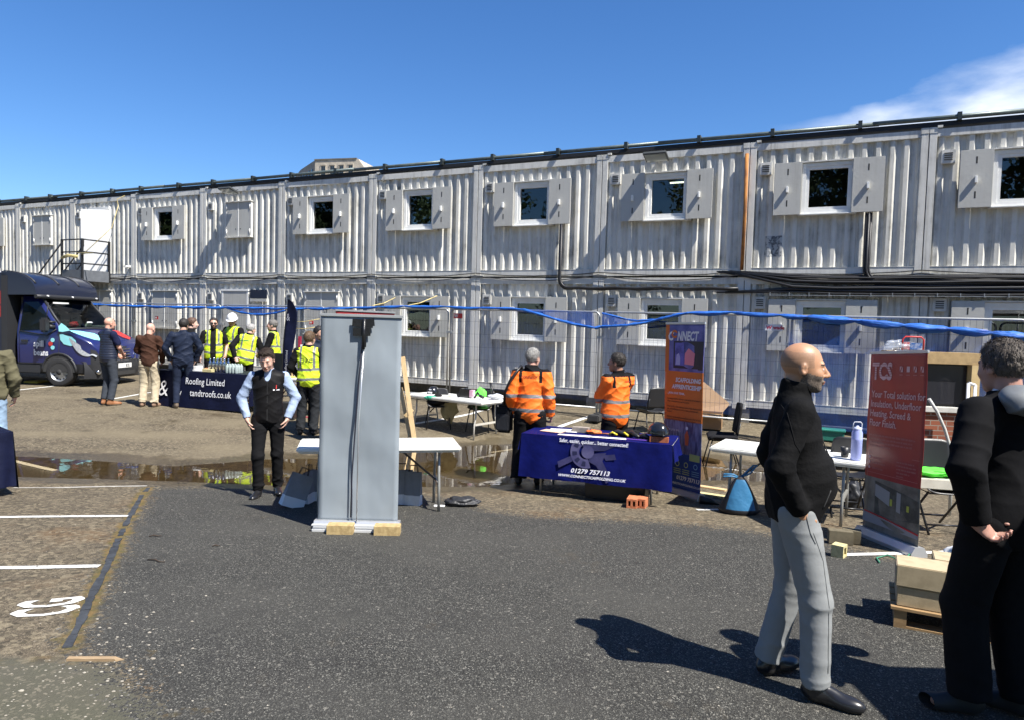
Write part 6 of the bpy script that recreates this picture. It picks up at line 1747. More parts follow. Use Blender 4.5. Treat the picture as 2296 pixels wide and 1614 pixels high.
# ================================================================== TREES BEHIND THE CAMERA (seen only in the window panes)
M_leaf = mat('tree_leaves', (.035, .065, .018), rough=.7, col2=(.06, .10, .03), vscale=2, c2lo=.4, c2hi=.6); M_bark = mat('tree_bark', (.07, .055, .04), rough=.9)
def tree(x, y, h, r, seed, label):
    rr = random.Random(seed); t = thing('broadleaf_tree', label, 'tree', (x, y, 0), 0, 'trees behind the photographer')
    mb = MB(); mb.tube([(0, 0, 0), (.1, 0, h * .3), (-.1, .1, h * .55), (.0, 0, h * .85)], [.28, .22, .15, .05], 10)
    for k in range(7):
        a = rr.uniform(0, 6.28); z = h * rr.uniform(.3, .65); mb.tube([(0, 0, z), (r * .35 * math.cos(a), r * .35 * math.sin(a), z + .8), (r * .7 * math.cos(a), r * .7 * math.sin(a), z + 1.5)], [.10, .07, .02], 6)
    mb.build('trunk', M_bark, t)
    mb = MB(); cl = [(rr.gauss(0, r * .45), rr.gauss(0, r * .45), h * rr.uniform(.22, .97), rr.uniform(.8, 1.6)) for _ in range(60)]
    for (cx_, cy_, cz_, cr) in cl:
        for _ in range(110):
            v = Vector((rr.gauss(0, 1), rr.gauss(0, 1), rr.gauss(0, .8))); v.normalize(); p = Vector((cx_, cy_, cz_)) + v * cr * rr.uniform(.5, 1.1)
            u_ = Vector((rr.gauss(0, 1), rr.gauss(0, 1), rr.gauss(0, 1))).normalized(); w_ = u_.cross(v).normalized(); s = rr.uniform(.14, .30)
            mb.add([p - u_ * s, p + w_ * s * .6, p + u_ * s, p - w_ * s * .6], [(0, 1, 2, 3)])
    mb.build('crown', M_leaf, t)
tl = ['at the far left', 'second from the left', 'third from the left', 'fourth from the left', 'fifth from the left', 'fourth from the right', 'third from the right', 'second from the right', 'at the far right']
for k, (x, y, h, r) in enumerate(((-27, -14, 14, 5), (-20, -18, 16, 5), (-13, -17, 15, 5), (-6, -19, 17, 5.5), (1, -18, 15.5, 5), (8, -19, 17, 5.5), (15, -18, 16, 5), (22, -17, 16, 5), (29, -14, 15, 5))): tree(x, y, h, r, k + 50, 'broadleaf tree behind the photographer, ' + tl[k])

# unseen canopy, added at the right to throw the dark shade at lower right
for k, (x, y) in enumerate(((-40, -8), (-42, 0), (-43, 8), (-43, 15), (-42, 23))): tree(x, y, 14.5 + k % 2, 5, k + 70, 'broadleaf tree far outside the left edge, ' + ['the nearest', 'second of the row', 'third of the row', 'fourth of the row', 'the last'][k])
t = thing('shade_canopy', 'unseen canopy added beyond the right edge to shade the man in the black coat', 'shade_canopy', (3.10, 2.55, 0), 0)
mb = MB(); zt_ = 2.45
mb.add([(0, 0, zt_), (3, 0, zt_), (3, -3, zt_), (0, -3, zt_), (1.5, -1.5, zt_ + .8)], [(0, 1, 4), (1, 2, 4), (2, 3, 4), (3, 0, 4), (0, 3, 2, 1)]); mb.build('canopy', mat('canopy_white', (.6, .6, .6), rough=.8), t)
for x, y in ((.03, -.03), (2.97, -.03), (2.97, -2.97), (.03, -2.97)):
    mb = MB(); mb.tube([(x, y, -.05), (x, y, zt_)], .022, 8); mb.build('pole', M_galv, t)
# ================================================================== VAN
M_navy = mat('van_navy_paint', (.012, .018, .10), rough=.28, coat=.8, var=.05); M_vblk = mat('van_black_plastic', (.022, .023, .026), rough=.55, bump=.001, bscale=120)
M_box = mat('van_box_navy', (.012, .016, .035), rough=.28, coat=.5); M_aqua = mat('van_aqua_print', (.25, .60, .64), rough=.35); M_bean = mat('van_red_print', (.42, .035, .03), rough=.35)
M_tyre = mat('tyre_rubber', (.02, .02, .021), rough=.8); M_rim = mat('steel_rim', (.30, .31, .32), rough=.4, metal=.6); M_chr = mat('chrome', (.6, .6, .62), rough=.12, metal=1)
M_roofw = mat('van_roof_white', (.66, .67, .68), rough=.5)
M_glassv = glass_mat('van_glass', (.42, .50, .46), 1.6)
vw = spot(147, 866); HV = R(-4)
van = thing('box_van', 'dark navy box van with printed beans, cut by the left edge of the photo', 'van', (vw.x - .98 * math.sin(-HV) * 1, vw.y + .98 * math.cos(HV), vw.z), HV)
# station tables: x, zbottom, ztop, half width factor
ST = [(.90, .40, .62, .70), (.885, .36, .82, .80), (.84, .34, .95, .88), (.74, .33, 1.06, .945), (.56, .33, 1.16, .985), (.30, .33, 1.27, 1.0), (.08, .33, 1.34, 1.0), (-.02, .33, 1.42, 1.0),
      (-.20, .33, 1.66, 1.0), (-.40, .33, 1.92, 1.0), (-.55, .33, 2.08, 1.0), (-.72, .33, 2.14, 1.0), (-1.05, .33, 2.16, 1.0)]
def sect(x, zb, zt, wf):
    W2 = 1.0 * wf
    def hw(z): return W2 * (1.0 if z < 1.30 else 1 - .20 * ((z - 1.30) / .85) ** 1.1)
    z3 = min(1.30, zt - .06)
    pts = [(.93 * W2, zb), (.985 * W2, min(zb + .22, zt - .12)), (W2, min(.90, zt - .09)), (hw(z3) * .995, z3), (hw(zt - .05), zt - .045), (hw(zt) - .06, zt), (0, zt + .03)]
    return [(x, -y, z) for y, z in pts] + [(x, y, z) for y, z in pts[-2::-1]]
S_ = [sect(*s) for s in ST]; ns = len(S_[0])
mb = MB(); vs = [p for s in S_ for p in s]
fs = []; ms = []
glass_f = []
for i in range(len(S_) - 1):
    for k in range(ns - 1):
        f = (i * ns + k, i * ns + k + 1, (i + 1) * ns + k + 1, (i + 1) * ns + k)
        top = k in (5, 6)
        if top and 6 <= i <= 9: glass_f.append(f); continue
        mi = 1 if (k in (0, ns - 2)) or (i < 3 and k in (1, ns - 3)) else 0
        fs.append(f); ms.append(mi)
for f, m_ in zip(fs, ms): mb.f.append(list(f)); mb.m.append(m_); mb.sm.append(True)
mb.v = [Vector(p) for p in vs]
mb.f.append(list(range(ns))); mb.m.append(1); mb.sm.append(False)
cabm = mb.build('cab', [M_navy, M_vblk], van)
mb = MB()
gi = sorted({i for f in glass_f for i in f}); gm = {i: k for k, i in enumerate(gi)}
mb.v = [Vector(vs[i]) for i in gi]
for f in glass_f: mb.f.append([gm[i] for i in f]); mb.m.append(0); mb.sm.append(True)
mb.build('windscreen', M_glassv, van)
# windscreen surround and cabin inside
mb = MB()
for s in (-1, 1): mb.tube([(.06, s * .93, 1.36), (-.20, s * .90, 1.68), (-.55, s * .80, 2.09)], .03, 8)
mb.tube([(-.56, -.8, 2.10), (-.57, 0, 2.13), (-.56, .8, 2.10)], .03, 8); mb.tube([(.08, -.93, 1.345), (.12, 0, 1.37), (.08, .93, 1.345)], .03, 8); mb.build('window_seal', M_vblk, van)
mb = MB(); mb.grid(lambda u, v: (.04 - .55 * v, -.9 + 1.8 * u, 1.33 + .05 * math.sin(PI * v)), 8, 4); mb.build('dashboard', mat('dash_grey', (.10, .125, .115), rough=.7), van)
mb = MB(); mb.box(-1.06, -1.03, -.85, .85, .5, 2.1); 
for y in (-.5, .15, .55): mb.box(-.85, -.70, y - .22, y + .22, .8, 1.75, ch=.05)
mb.build('seat', M_int, van)
mb = MB(); a_ = [(-.30 + .05 * math.sin(t * PI / 8) * 1, -.48 + .19 * math.cos(t * PI / 8), 1.40 + .17 * math.sin(t * PI / 8)) for t in range(17)]; mb.tube(a_, .014, 6); mb.build('steering_wheel', M_vblk, van)
mb = MB(); mb.box(-.44, -.42, -.62, -.10, 1.96, 2.00); mb.build('sun_visor_edge', M_white, van)
o = crumpled('flowers', 'red flowers lying on the van dashboard behind the windscreen', 'flowers', (0, 0, 0), (.07, .13, .07), M_red, 41); M0 = Matrix.Translation(van.location) @ Matrix.Rotation(HV, 4, 'Z'); o.location = M0 @ Vector((-.14, -.30, 1.47)); 
mb = MB(); mb.box(-.02, .02, -.09, .09, 0, .12, M=TR(ry=.5)); mb.box(-.06, .1, .2, .55, 0, .01); o = mb.build('papers', M_paper); o.location = M0 @ Vector((-.12, .18, 1.42)); o.rotation_euler = (0, 0, HV); tag(o, 'white papers on the van dashboard', 'papers')
# side window
for s in (-1, 1):
    mb = MB(); mb.add([(-.08, s * 1.003, 1.36), (-.98, s * 1.003, 1.30), (-.98, s * .86, 1.98), (-.62, s * .855, 2.0), (-.28, s * .955, 1.62)], [(0, 1, 2, 3, 4)]); mb.build('side_window', mat('black_side_glass', (.006, .008, .008), rough=.05), van, solid=.006)
    mb = MB(); mb.tube([(-.34, s * .97, 1.60), (-.36, s * .87, 1.98)], .012, 6)
    mb.tube([(-.06, s * 1.006, 1.35), (-.30, s * 1.01, 1.20), (-.98, s * 1.012, 1.29)], .012, 6); mb.build('window_trim', M_vblk, van)
    # door outline
    mb = MB(); mb.tube([(-1.0, s * 1.0, .55), (-1.0, s * 1.006, 1.3), (-1.0, s * .88, 1.98)], .006, 4); mb.tube([(.02, s * 1.008, 1.3), (.0, s * 1.012, .75), (-.10, s * 1.0, .55), (-1.0, s * 1.0, .53)], .006, 4); mb.build('door_gap', M_slot, van)
    mb = MB(); mb.box(-.94, -.76, s * 1.025 - .012, s * 1.025 + .012, 1.04, 1.08, ch=.006); mb.build('door_handle', M_vblk, van)
    # mirror
    mb = MB(); mb.box(-.27, -.12, s * 1.22 - .10, s * 1.22 + .10, 1.28, 1.62, ch=.04); mb.tube([(-.12, s * .99, 1.40), (-.16, s * 1.12, 1.42)], .045, 8); mb.tube([(-.10, s * .99, 1.52), (-.16, s * 1.12, 1.52)], .03, 8); mb.build('mirror', M_vblk, van)
    # sill and lower moulding, fog lamp pocket
    mb = MB(); mb.box(-1.22, -.46, s * .985 - .02, s * .985 + .02, .30, .52, ch=.02); mb.build('sill', M_vblk, van)
    mb = MB(); prof = [(.0 + .43 * math.cos(a), .345 + .43 * math.sin(a)) for a in [PI * k / 12 for k in range(13)]]
    mb.tube([(x, s * 1.0, z) for x, z in prof], .028, 6); mb.build('wheel_arch', M_vblk, van)
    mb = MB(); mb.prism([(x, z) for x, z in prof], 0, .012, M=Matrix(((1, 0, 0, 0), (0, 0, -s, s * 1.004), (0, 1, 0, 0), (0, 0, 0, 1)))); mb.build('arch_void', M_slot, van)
def wheel(x, s):
    w = bpy.data.objects.new('wheel', None); COL.objects.link(w); w.parent = van; w.location = (x, s * .90, .345)
    Mx = Matrix.Rotation(PI / 2 * (1 if s < 0 else -1), 4, 'X')
    mb = MB(); mb.lathe([(.22, .11), (.30, .115), (.335, .10), (.345, .06), (.345, -.06), (.335, -.10), (.30, -.11)], 36, M=Mx); mb.build('tyre', M_tyre, w)
    mb = MB(); mb.lathe([(.22, .105), (.205, .085), (.19, .05), (.15, .06), (.10, .075), (.07, .10), (.0, .105)], 30, M=Mx); ri = mb.build('rim', M_rim, w)
    mb = MB()
    for k in range(12): a = k * PI / 6; mb.add([Mx @ Vector((.165 * math.cos(a + q * .1) if abs(q) < 2 else 0, 0, 0)) for q in ()], [])
    mb2 = MB()
    for k in range(12):
        a = k * PI / 6; mb2.tube([Mx @ Vector((.170 * math.cos(a), .170 * math.sin(a), .052)), Mx @ Vector((.170 * math.cos(a), .170 * math.sin(a), .066))], .020, 8)
    mb2.lathe([(.065, .106), (.065, .112), (0, .114)], 16, M=Mx); o = mb2.build('hub_cap', M_slot, w)
    return w
wheel(0, -1); wheel(0, 1); wheel(-3.6, -1); wheel(-3.6, 1)
# headlamps wrap the corner
for s in (-1, 1):
    mb = MB()
    def hl(u, v, s=s):
        x = .27 + .55 * u; zt = 1.16 - .42 * u; zb = zt - (.03 + .17 * math.sin(PI * min(1, u * 1.15)) ** .8); z = zb + (zt - zb) * v
        wf = 1.0 if x < .4 else 1 - .12 * ((x - .4) / .45) ** 1.5
        return (x + .045 * u, s * (wf * (.985 - .05 * v * u) + .034), z)
    mb.grid(hl, 14, 6); mb.build('headlamp', mat('headlamp_glass', (.34, .35, .37), rough=.12, col2=(.25, .26, .27), vscale=45, c2lo=.45, c2hi=.55, coat=1.0), van)
# face: black panel, grille bars, badge, plate, bumper
mb = MB()
def face(u, v): y = -.62 + 1.24 * u; z = .62 + .32 * v; return (.905 - .10 * abs(2 * u - 1) ** 2.5 + .012 - .05 * v, y, z)
mb.grid(face, 14, 4); mb.build('grille_panel', M_vblk, van)
for z in (.66, .73, .80, .87):
    mb = MB(); mb.tube([(face(u / 12, (z - .62) / .32)[0] + .02, face(u / 12, 0)[1] * (.95 - .0 * z), z) for u in range(13)], .016, 6); mb.build('grille_bar', M_chr, van)
mb = MB(); mb.tube([(.935, -.48, .62), (.94, 0, .60), (.935, .48, .62)], .02, 6); mb.tube([(.935, -.48, .62), (.87, -.64, .92)], .016, 6); mb.tube([(.935, .48, .62), (.87, .64, .92)], .016, 6); mb.build('grille_surround', M_chr, van)
mb = MB()
def bump_(u, v):
    t = 2 * u - 1; y = t * .99; x = .96 - .36 * abs(t) ** 4 - .06 * v * 0 + .03 * math.sin(PI * v); return (x, y, .20 + .40 * v)
mb.grid(bump_, 24, 6); mb.grid(lambda u, v: (bump_(u, 1)[0] - .12 * v, bump_(u, 1)[1] * (1 - .02 * v), .60 + .02 * v), 24, 1); mb.grid(lambda u, v: (bump_(u, 0)[0] - .2 * v, bump_(u, 0)[1], .20), 24, 1)
mb.build('bumper', M_vblk, van)
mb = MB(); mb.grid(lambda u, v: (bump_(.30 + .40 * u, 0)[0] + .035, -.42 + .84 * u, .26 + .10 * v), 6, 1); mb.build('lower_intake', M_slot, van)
for s in (-1, 1):
    mb = MB(); mb.tube([(.80, s * .80, .36), (.88, s * .80, .36)], .055, 14); mb.build('fog_lamp', M_chr, van)
mb = MB(); mb.box(.985, .998, -.26, .26, .43, .545, 0, ch=.003); pl_ = mb.build('number_plate', M_white, van)
mb = MB(); put_text(mb, 'BCK', .105, Matrix(((0, 0, 1, 1.0005), (1, 0, 0, .02), (0, 1, 0, .452), (0, 0, 0, 1))), bold=.002, xs=.75); mb.build('lettering', M_slot, pl_)
mb = MB(); mb.add([(.875, 0, .98), (.88, .07, .94), (.885, 0, .90), (.88, -.07, .94)], [(0, 1, 2, 3)]); mb.build('badge', M_chr, van, solid=.02)
# prints on the wing, bonnet and door
def on_side(x, z, out=.012): 
    wf = 1.0 if x < .3 else 1 - .055 * ((x - .3) / .44) ** 1.5
    w_ = 1.0 if z < 1.3 else 1 - .2 * ((z - 1.3) / .85)
    return (x, -(wf * w_ + out), z)
def side_poly(pts, m, name, out=.012, seg=1):
    mb = MB(); mb.add([on_side(x, z, out) for x, z in pts], [list(range(len(pts)))]); return mb.build(name, m, van)
side_poly([(.02, 1.28), (.04, 1.10), (.13, 1.00), (.30, .96), (.44, 1.00), (.42, 1.10), (.33, 1.18), (.15, 1.22)], M_aqua, 'aqua_bean', .014)
side_poly([(-.03, 1.42), (.03, 1.50), (.14, 1.44), (.28, 1.33), (.10, 1.29), (.0, 1.30)], M_aqua, 'aqua_bean', .006)
side_poly([(-.02, 1.30), (.10, 1.29), (.28, 1.33), (.50, 1.18), (.30, 1.26), (.10, 1.24), (-.02, 1.23)], M_box, 'navy_sweep', .018)
def on_bonnet(x, y, out=.012):
    tab = [(-a, b) for a, _, b, _ in ST[:8]]; zt = lerp_tab([(.08 * 0 + -.90, .62), (-.885, .82), (-.84, .95), (-.74, 1.06), (-.56, 1.16), (-.30, 1.27), (-.08, 1.34)], -x)
    k = abs(y) / .94; return (x, y, zt + .03 * (1 - k) + out)
mb = MB(); mb.add([on_bonnet(x, y) for x, y in ((.14, -.90), (.22, -.60), (.40, -.32), (.62, -.30), (.74, -.50), (.66, -.72), (.46, -.88))], [(0, 1, 2, 3, 4, 5, 6)]); mb.build('aqua_bean', M_aqua, van)
mb = MB(); mb.add([on_bonnet(x, y) for x, y in ((.20, .90), (.62, .80), (.72, .62), (.60, .46), (.36, .50), (.18, .66))], [(0, 1, 2, 3, 4, 5)]); mb.build('red_bean', M_bean, van)
mb = MB(); Mt = Matrix(((1, 0, 0, -.62), (0, 0, -1, -1.024), (0, 1, 0, .93), (0, 0, 0, 1)))
put_text(mb, 'spill', .20, Mt, bold=.006, xs=.82); put_text(mb, 'beans', .20, Mt @ Matrix.Translation((0, -.21, 0)), bold=.006, xs=.80); mb.build('lettering', M_pw, van)
mb = MB(); mb.tube([(-.20, -1.014, 1.0), (-.20, -1.018, 1.0)], .055, 14); mb.build('red_dot', M_bean, van)
mb = MB(); mb.tube([(-.15, -1.012, 1.09), (-.15, -1.016, 1.09)], .05, 14); mb.tube([(-.15, -1.012, .91), (-.15, -1.016, .91)], .05, 14); mb.build('aqua_dots', M_aqua, van)
# box body and curved wind deflector
mb = MB(); mb.box(-5.4, -1.22, -1.10, 1.10, .42, 2.66, ch=.02); mb.build('box_body', M_box, van)
mb = MB(); mb.box(-5.4, -1.25, -1.08, 1.08, 2.662, 2.70); mb.build('box_roof', M_roofw, van)
mb = MB(); mb.box(-1.36, -1.20, -1.115, 1.115, .38, 2.6, ch=.01); mb.build('corner_post', M_vblk, van)
mb = MB(); mb.box(-5.4, -1.2, -1.08, -1.02, .30, .42); mb.build('side_skirt', M_vblk, van)
def defl(u, v):      # u across, v from box roof down to the front lip
    a = v * PI / 2; y = (-1.10 + 2.20 * u); x = -1.30 + .86 * math.sin(a) ** 1.0; z = 2.16 + .54 * math.cos(a) ** .75
    return (x - .06 * abs(2 * u - 1) ** 4, y, z)
mb = MB(); mb.grid(defl, 16, 14); 
for u in (0, 1):
    rim = [defl(u, v / 14) for v in range(15)]; base = (-1.30, rim[0][1], 2.12)
    mb.add(rim + [(-1.30, rim[0][1], 2.14)], [list(range(16))])
mb.build('wind_deflector', M_box, van)
for u in (.03, .35, .68, .97):
    mb = MB(); mb.tube([Vector(defl(u, v / 12)) + Vector((.004, 0, .004)) for v in range(0, 10)], .022, 6); mb.build('deflector_rib', M_vblk, van)
mb = MB(); mb.tube([(defl(k / 10, 1)[0] - .0, defl(k / 10, 1)[1], 2.12) for k in range(11)], .05, 8); mb.build('deflector_lip', M_vblk, van)
for y in (-.85, 0, .9):
    mb = MB(); mb.tube([(-.41, y, 2.14), (-.37, y, 2.14)], .02, 8); mb.build('marker_lamp', mat('marker_white', (.8, .8, .8), rough=.2), van)
# big bean on the box side
vs = []
for k in range(28):
    a = 2 * PI * k / 28; x = -1.55 + .40 * math.cos(a) ; z = 1.92 + .34 * math.sin(a); x = min(x, -1.375); vs.append((x, -1.106, z))
mb = MB(); mb.add(vs, [list(range(28))]); mb.build('red_bean', M_bean, van)
mb = MB(); mb.box(-1.75, -1.38, -1.111, -1.107, 1.88, 1.92, M=Matrix.Translation((0, 0, 0))); mb.build('bean_crease', M_box, van)
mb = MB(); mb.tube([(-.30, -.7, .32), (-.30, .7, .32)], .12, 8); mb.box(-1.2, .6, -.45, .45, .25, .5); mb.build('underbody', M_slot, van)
mb = MB(); mb.box(-.05, .05, -.15, .15, 0, .03); o = mb.build('yellow_ramp', mat('ramp_yellow', (.5, .38, .05), rough=.7)); o.scale = (3.5, 1.5, 1.8); o.location = M0 @ Vector((-1.1, -.3, .0)); o.rotation_euler = (0, 0, HV); tag(o, 'yellow block on the ground under the van', 'block')
# ================================================================== PEOPLE
from mathutils.bvhtree import BVHTree
def v3(*a): return np.array(a, dtype=np.float64)
def unit(a): return a / (np.linalg.norm(a) + 1e-12)
def cone(P, a, b, ra, rb):
    pa = P - a; ba = b - a; h = np.clip((pa @ ba) / (ba @ ba), 0, 1)
    return np.linalg.norm(pa - h[:, None] * ba, axis=1) - (ra + (rb - ra) * h)
def cconef(P, a, b, ra, rb, cap=0.0):
    """cone cut flat at its far end"""
    d = unit(b - a); return np.maximum(cone(P, a, b, ra, rb), (P - b) @ d - cap)
def ell(P, c, r, M=None):
    q = P - c
    if M is not None: q = q @ M          # rows . columns = components in M's axes
    k0 = np.linalg.norm(q / r, axis=1); k1 = np.linalg.norm(q / (r * r), axis=1)
    return k0 * (k0 - 1) / (k1 + 1e-9)
def su(a, b, k):
    h = np.clip(.5 + .5 * (b - a) / k, 0, 1); return b + (a - b) * h - k * h * (1 - h)
def ss(a, b, k):          # a minus b
    h = np.clip(.5 - .5 * (a + b) / k, 0, 1); return a + (-b - a) * h + k * h * (1 - h)
def near(P, c, rad, fn):
    d = np.linalg.norm(P - c, axis=1) - rad; out = np.maximum(d, .06); m = d < .06
    if m.any(): out[m] = fn(P[m])
    return out
def rotm(rx=0, ry=0, rz=0): return np.array(Matrix.Rotation(rz, 3, 'Z') @ Matrix.Rotation(ry, 3, 'Y') @ Matrix.Rotation(rx, 3, 'X'))

def sdf_mesh(f, lo, hi, h):
    lo = np.array(lo, float); hi = np.array(hi, float); Hc = 4 * h
    nc = np.ceil((hi - lo) / Hc).astype(int) + 1; n = nc * 4 + 1
    ax = [lo[i] + Hc * np.arange(nc[i] + 1) for i in range(3)]
    G = np.stack(np.meshgrid(*ax, indexing='ij'), -1).reshape(-1, 3)
    C = f(G).reshape(nc + 1)
    s8 = [C[a:a + nc[0], b:b + nc[1], c:c + nc[2]] for a in (0, 1) for b in (0, 1) for c in (0, 1)]
    act = np.min(np.abs(np.stack(s8)), 0) < Hc * 1.05
    D = np.repeat(np.repeat(np.repeat(np.where(s8[0] < 0, -1., 1.), 4, 0), 4, 1), 4, 2)
    D = np.pad(D, ((0, 1),) * 3, mode='edge').astype(np.float32)
    M_ = np.zeros(D.shape, bool); ci = np.argwhere(act)
    for a in range(5):
        for b in range(5):
            for c in range(5): M_[ci[:, 0] * 4 + a, ci[:, 1] * 4 + b, ci[:, 2] * 4 + c] = True
    idx = np.argwhere(M_); out = np.empty(len(idx))
    for s in range(0, len(idx), 200000): out[s:s + 200000] = f(lo + idx[s:s + 200000] * h)
    D[M_] = out
    S = D < 0; sh = np.array(D.shape) - 1
    sl = lambda A, a, b, c: A[a:a + sh[0], b:b + sh[1], c:c + sh[2]]
    cnt = sum(sl(S, a, b, c).astype(np.int8) for a in (0, 1) for b in (0, 1) for c in (0, 1))
    A = (cnt > 0) & (cnt < 8); cells = np.argwhere(A); ids = -np.ones(A.shape, np.int32); ids[A] = np.arange(len(cells))
    pos = np.zeros((len(cells), 3)); num = np.zeros(len(cells))
    cor = [(a, b, c) for a in (0, 1) for b in (0, 1) for c in (0, 1)]
    val = {c_: D[cells[:, 0] + c_[0], cells[:, 1] + c_[1], cells[:, 2] + c_[2]] for c_ in cor}
    for c0 in cor:
        for k in range(3):
            if c0[k]: continue
            c1 = tuple(1 if i == k else c0[i] for i in range(3)); d0, d1 = val[c0], val[c1]; m = (d0 < 0) != (d1 < 0)
            t = np.where(m, d0 / (d0 - d1 + 1e-12), 0); p = np.tile(np.array(c0, float), (len(cells), 1)); p[:, k] += t
            pos[m] += p[m]; num[m] += 1
    V = lo + (cells + pos / num[:, None]) * h
    Q = []
    for k in range(3):
        i, j = (k + 1) % 3, (k + 2) % 3
        a = [slice(None)] * 3; b = [slice(None)] * 3; a[k] = slice(0, -1); b[k] = slice(1, None)
        E = np.argwhere(S[tuple(a)] != S[tuple(b)])
        E = E[(E[:, i] > 0) & (E[:, j] > 0) & (E[:, i] < A.shape[i]) & (E[:, j] < A.shape[j])]
        ei = np.zeros(3, int); ei[i] = 1; ej = np.zeros(3, int); ej[j] = 1
        g = lambda e: ids[e[:, 0], e[:, 1], e[:, 2]]
        q = np.stack([g(E - ei - ej), g(E - ej), g(E), g(E - ei)], 1)
        fl = S[E[:, 0], E[:, 1], E[:, 2]]; q[~fl] = q[~fl][:, ::-1]
        Q.append(q[(q >= 0).all(1)])
    return V, np.concatenate(Q)
def np_object(name, V, Q, mats, parent=None, mi=None):
    me = bpy.data.meshes.new(name); me.vertices.add(len(V)); me.vertices.foreach_set('co', V.astype(np.float32).ravel())
    me.loops.add(len(Q) * 4); me.loops.foreach_set('vertex_index', Q.astype(np.int32).ravel()); me.polygons.add(len(Q))
    me.polygons.foreach_set('loop_start', np.arange(0, len(Q) * 4, 4, dtype=np.int32)); me.polygons.foreach_set('use_smooth', np.ones(len(Q), bool))
    for m in mats: me.materials.append(m)
    if mi is not None: me.polygons.foreach_set('material_index', mi.astype(np.int32))
    me.update(calc_edges=True); me.validate()
    o = bpy.data.objects.new(name, me); COL.objects.link(o)
    if parent is not None: o.parent = parent
    return o

def ik(a, c, l1, l2, pole):
    d = c - a; L = np.linalg.norm(d)
    if L > (l1 + l2) * .999: c = a + d / L * (l1 + l2) * .999; d = c - a; L = np.linalg.norm(d)
    x = (l1 * l1 - l2 * l2 + L * L) / (2 * L); h = math.sqrt(max(0, l1 * l1 - x * x)); u = d / L
    p = pole - u * (pole @ u); p = unit(p); return a + u * x + p * h, c

def ridge(t): return (1 - np.abs(np.sin(t))) ** 1.6
def wrinkle(P, kind, seed, amp):
    x, y, z = P[:, 0] + seed * 1.7, P[:, 1] + seed, P[:, 2]
    if kind == 'top':
        a = ridge(15 * z + 10 * x + 1.6 * np.sin(6 * x + 5 * y + seed) + 1.2 * np.sin(9 * z - 5 * x)); b = ridge(13 * z - 14 * x + 1.5 * np.sin(8 * y + 6 * z + 2 * seed)); e = ridge(31 * z + 6 * x + 2 * np.sin(12 * x + 9 * y))
        m = .5 + .5 * np.sin(5 * z + 4 * x + seed); c = np.sin(9 * x + 6 * z + 2 * np.sin(5 * z + seed))
        return -amp * (1.2 * a * m + 1.1 * b * (1 - m) + .35 * e + .25 * c)
    a = ridge(17 * z + 9 * x + 6 * y + 1.8 * np.sin(5 * z + seed) + 1.3 * np.sin(9 * x + 5 * y)); b = ridge(12 * x - 10 * y + 2.2 * z + .8 * np.sin(4 * z) + seed); e = ridge(34 * z - 8 * x + 2 * np.sin(11 * x + seed))
    w = .55 * np.exp(-((z - .50) / .11) ** 2) + 1.2 * np.exp(-((z - .13) / .09) ** 2) + .8 * np.exp(-((z - .84) / .08) ** 2) + .22
    return -amp * (w * (.8 * a + .5 * e) + .5 * b)

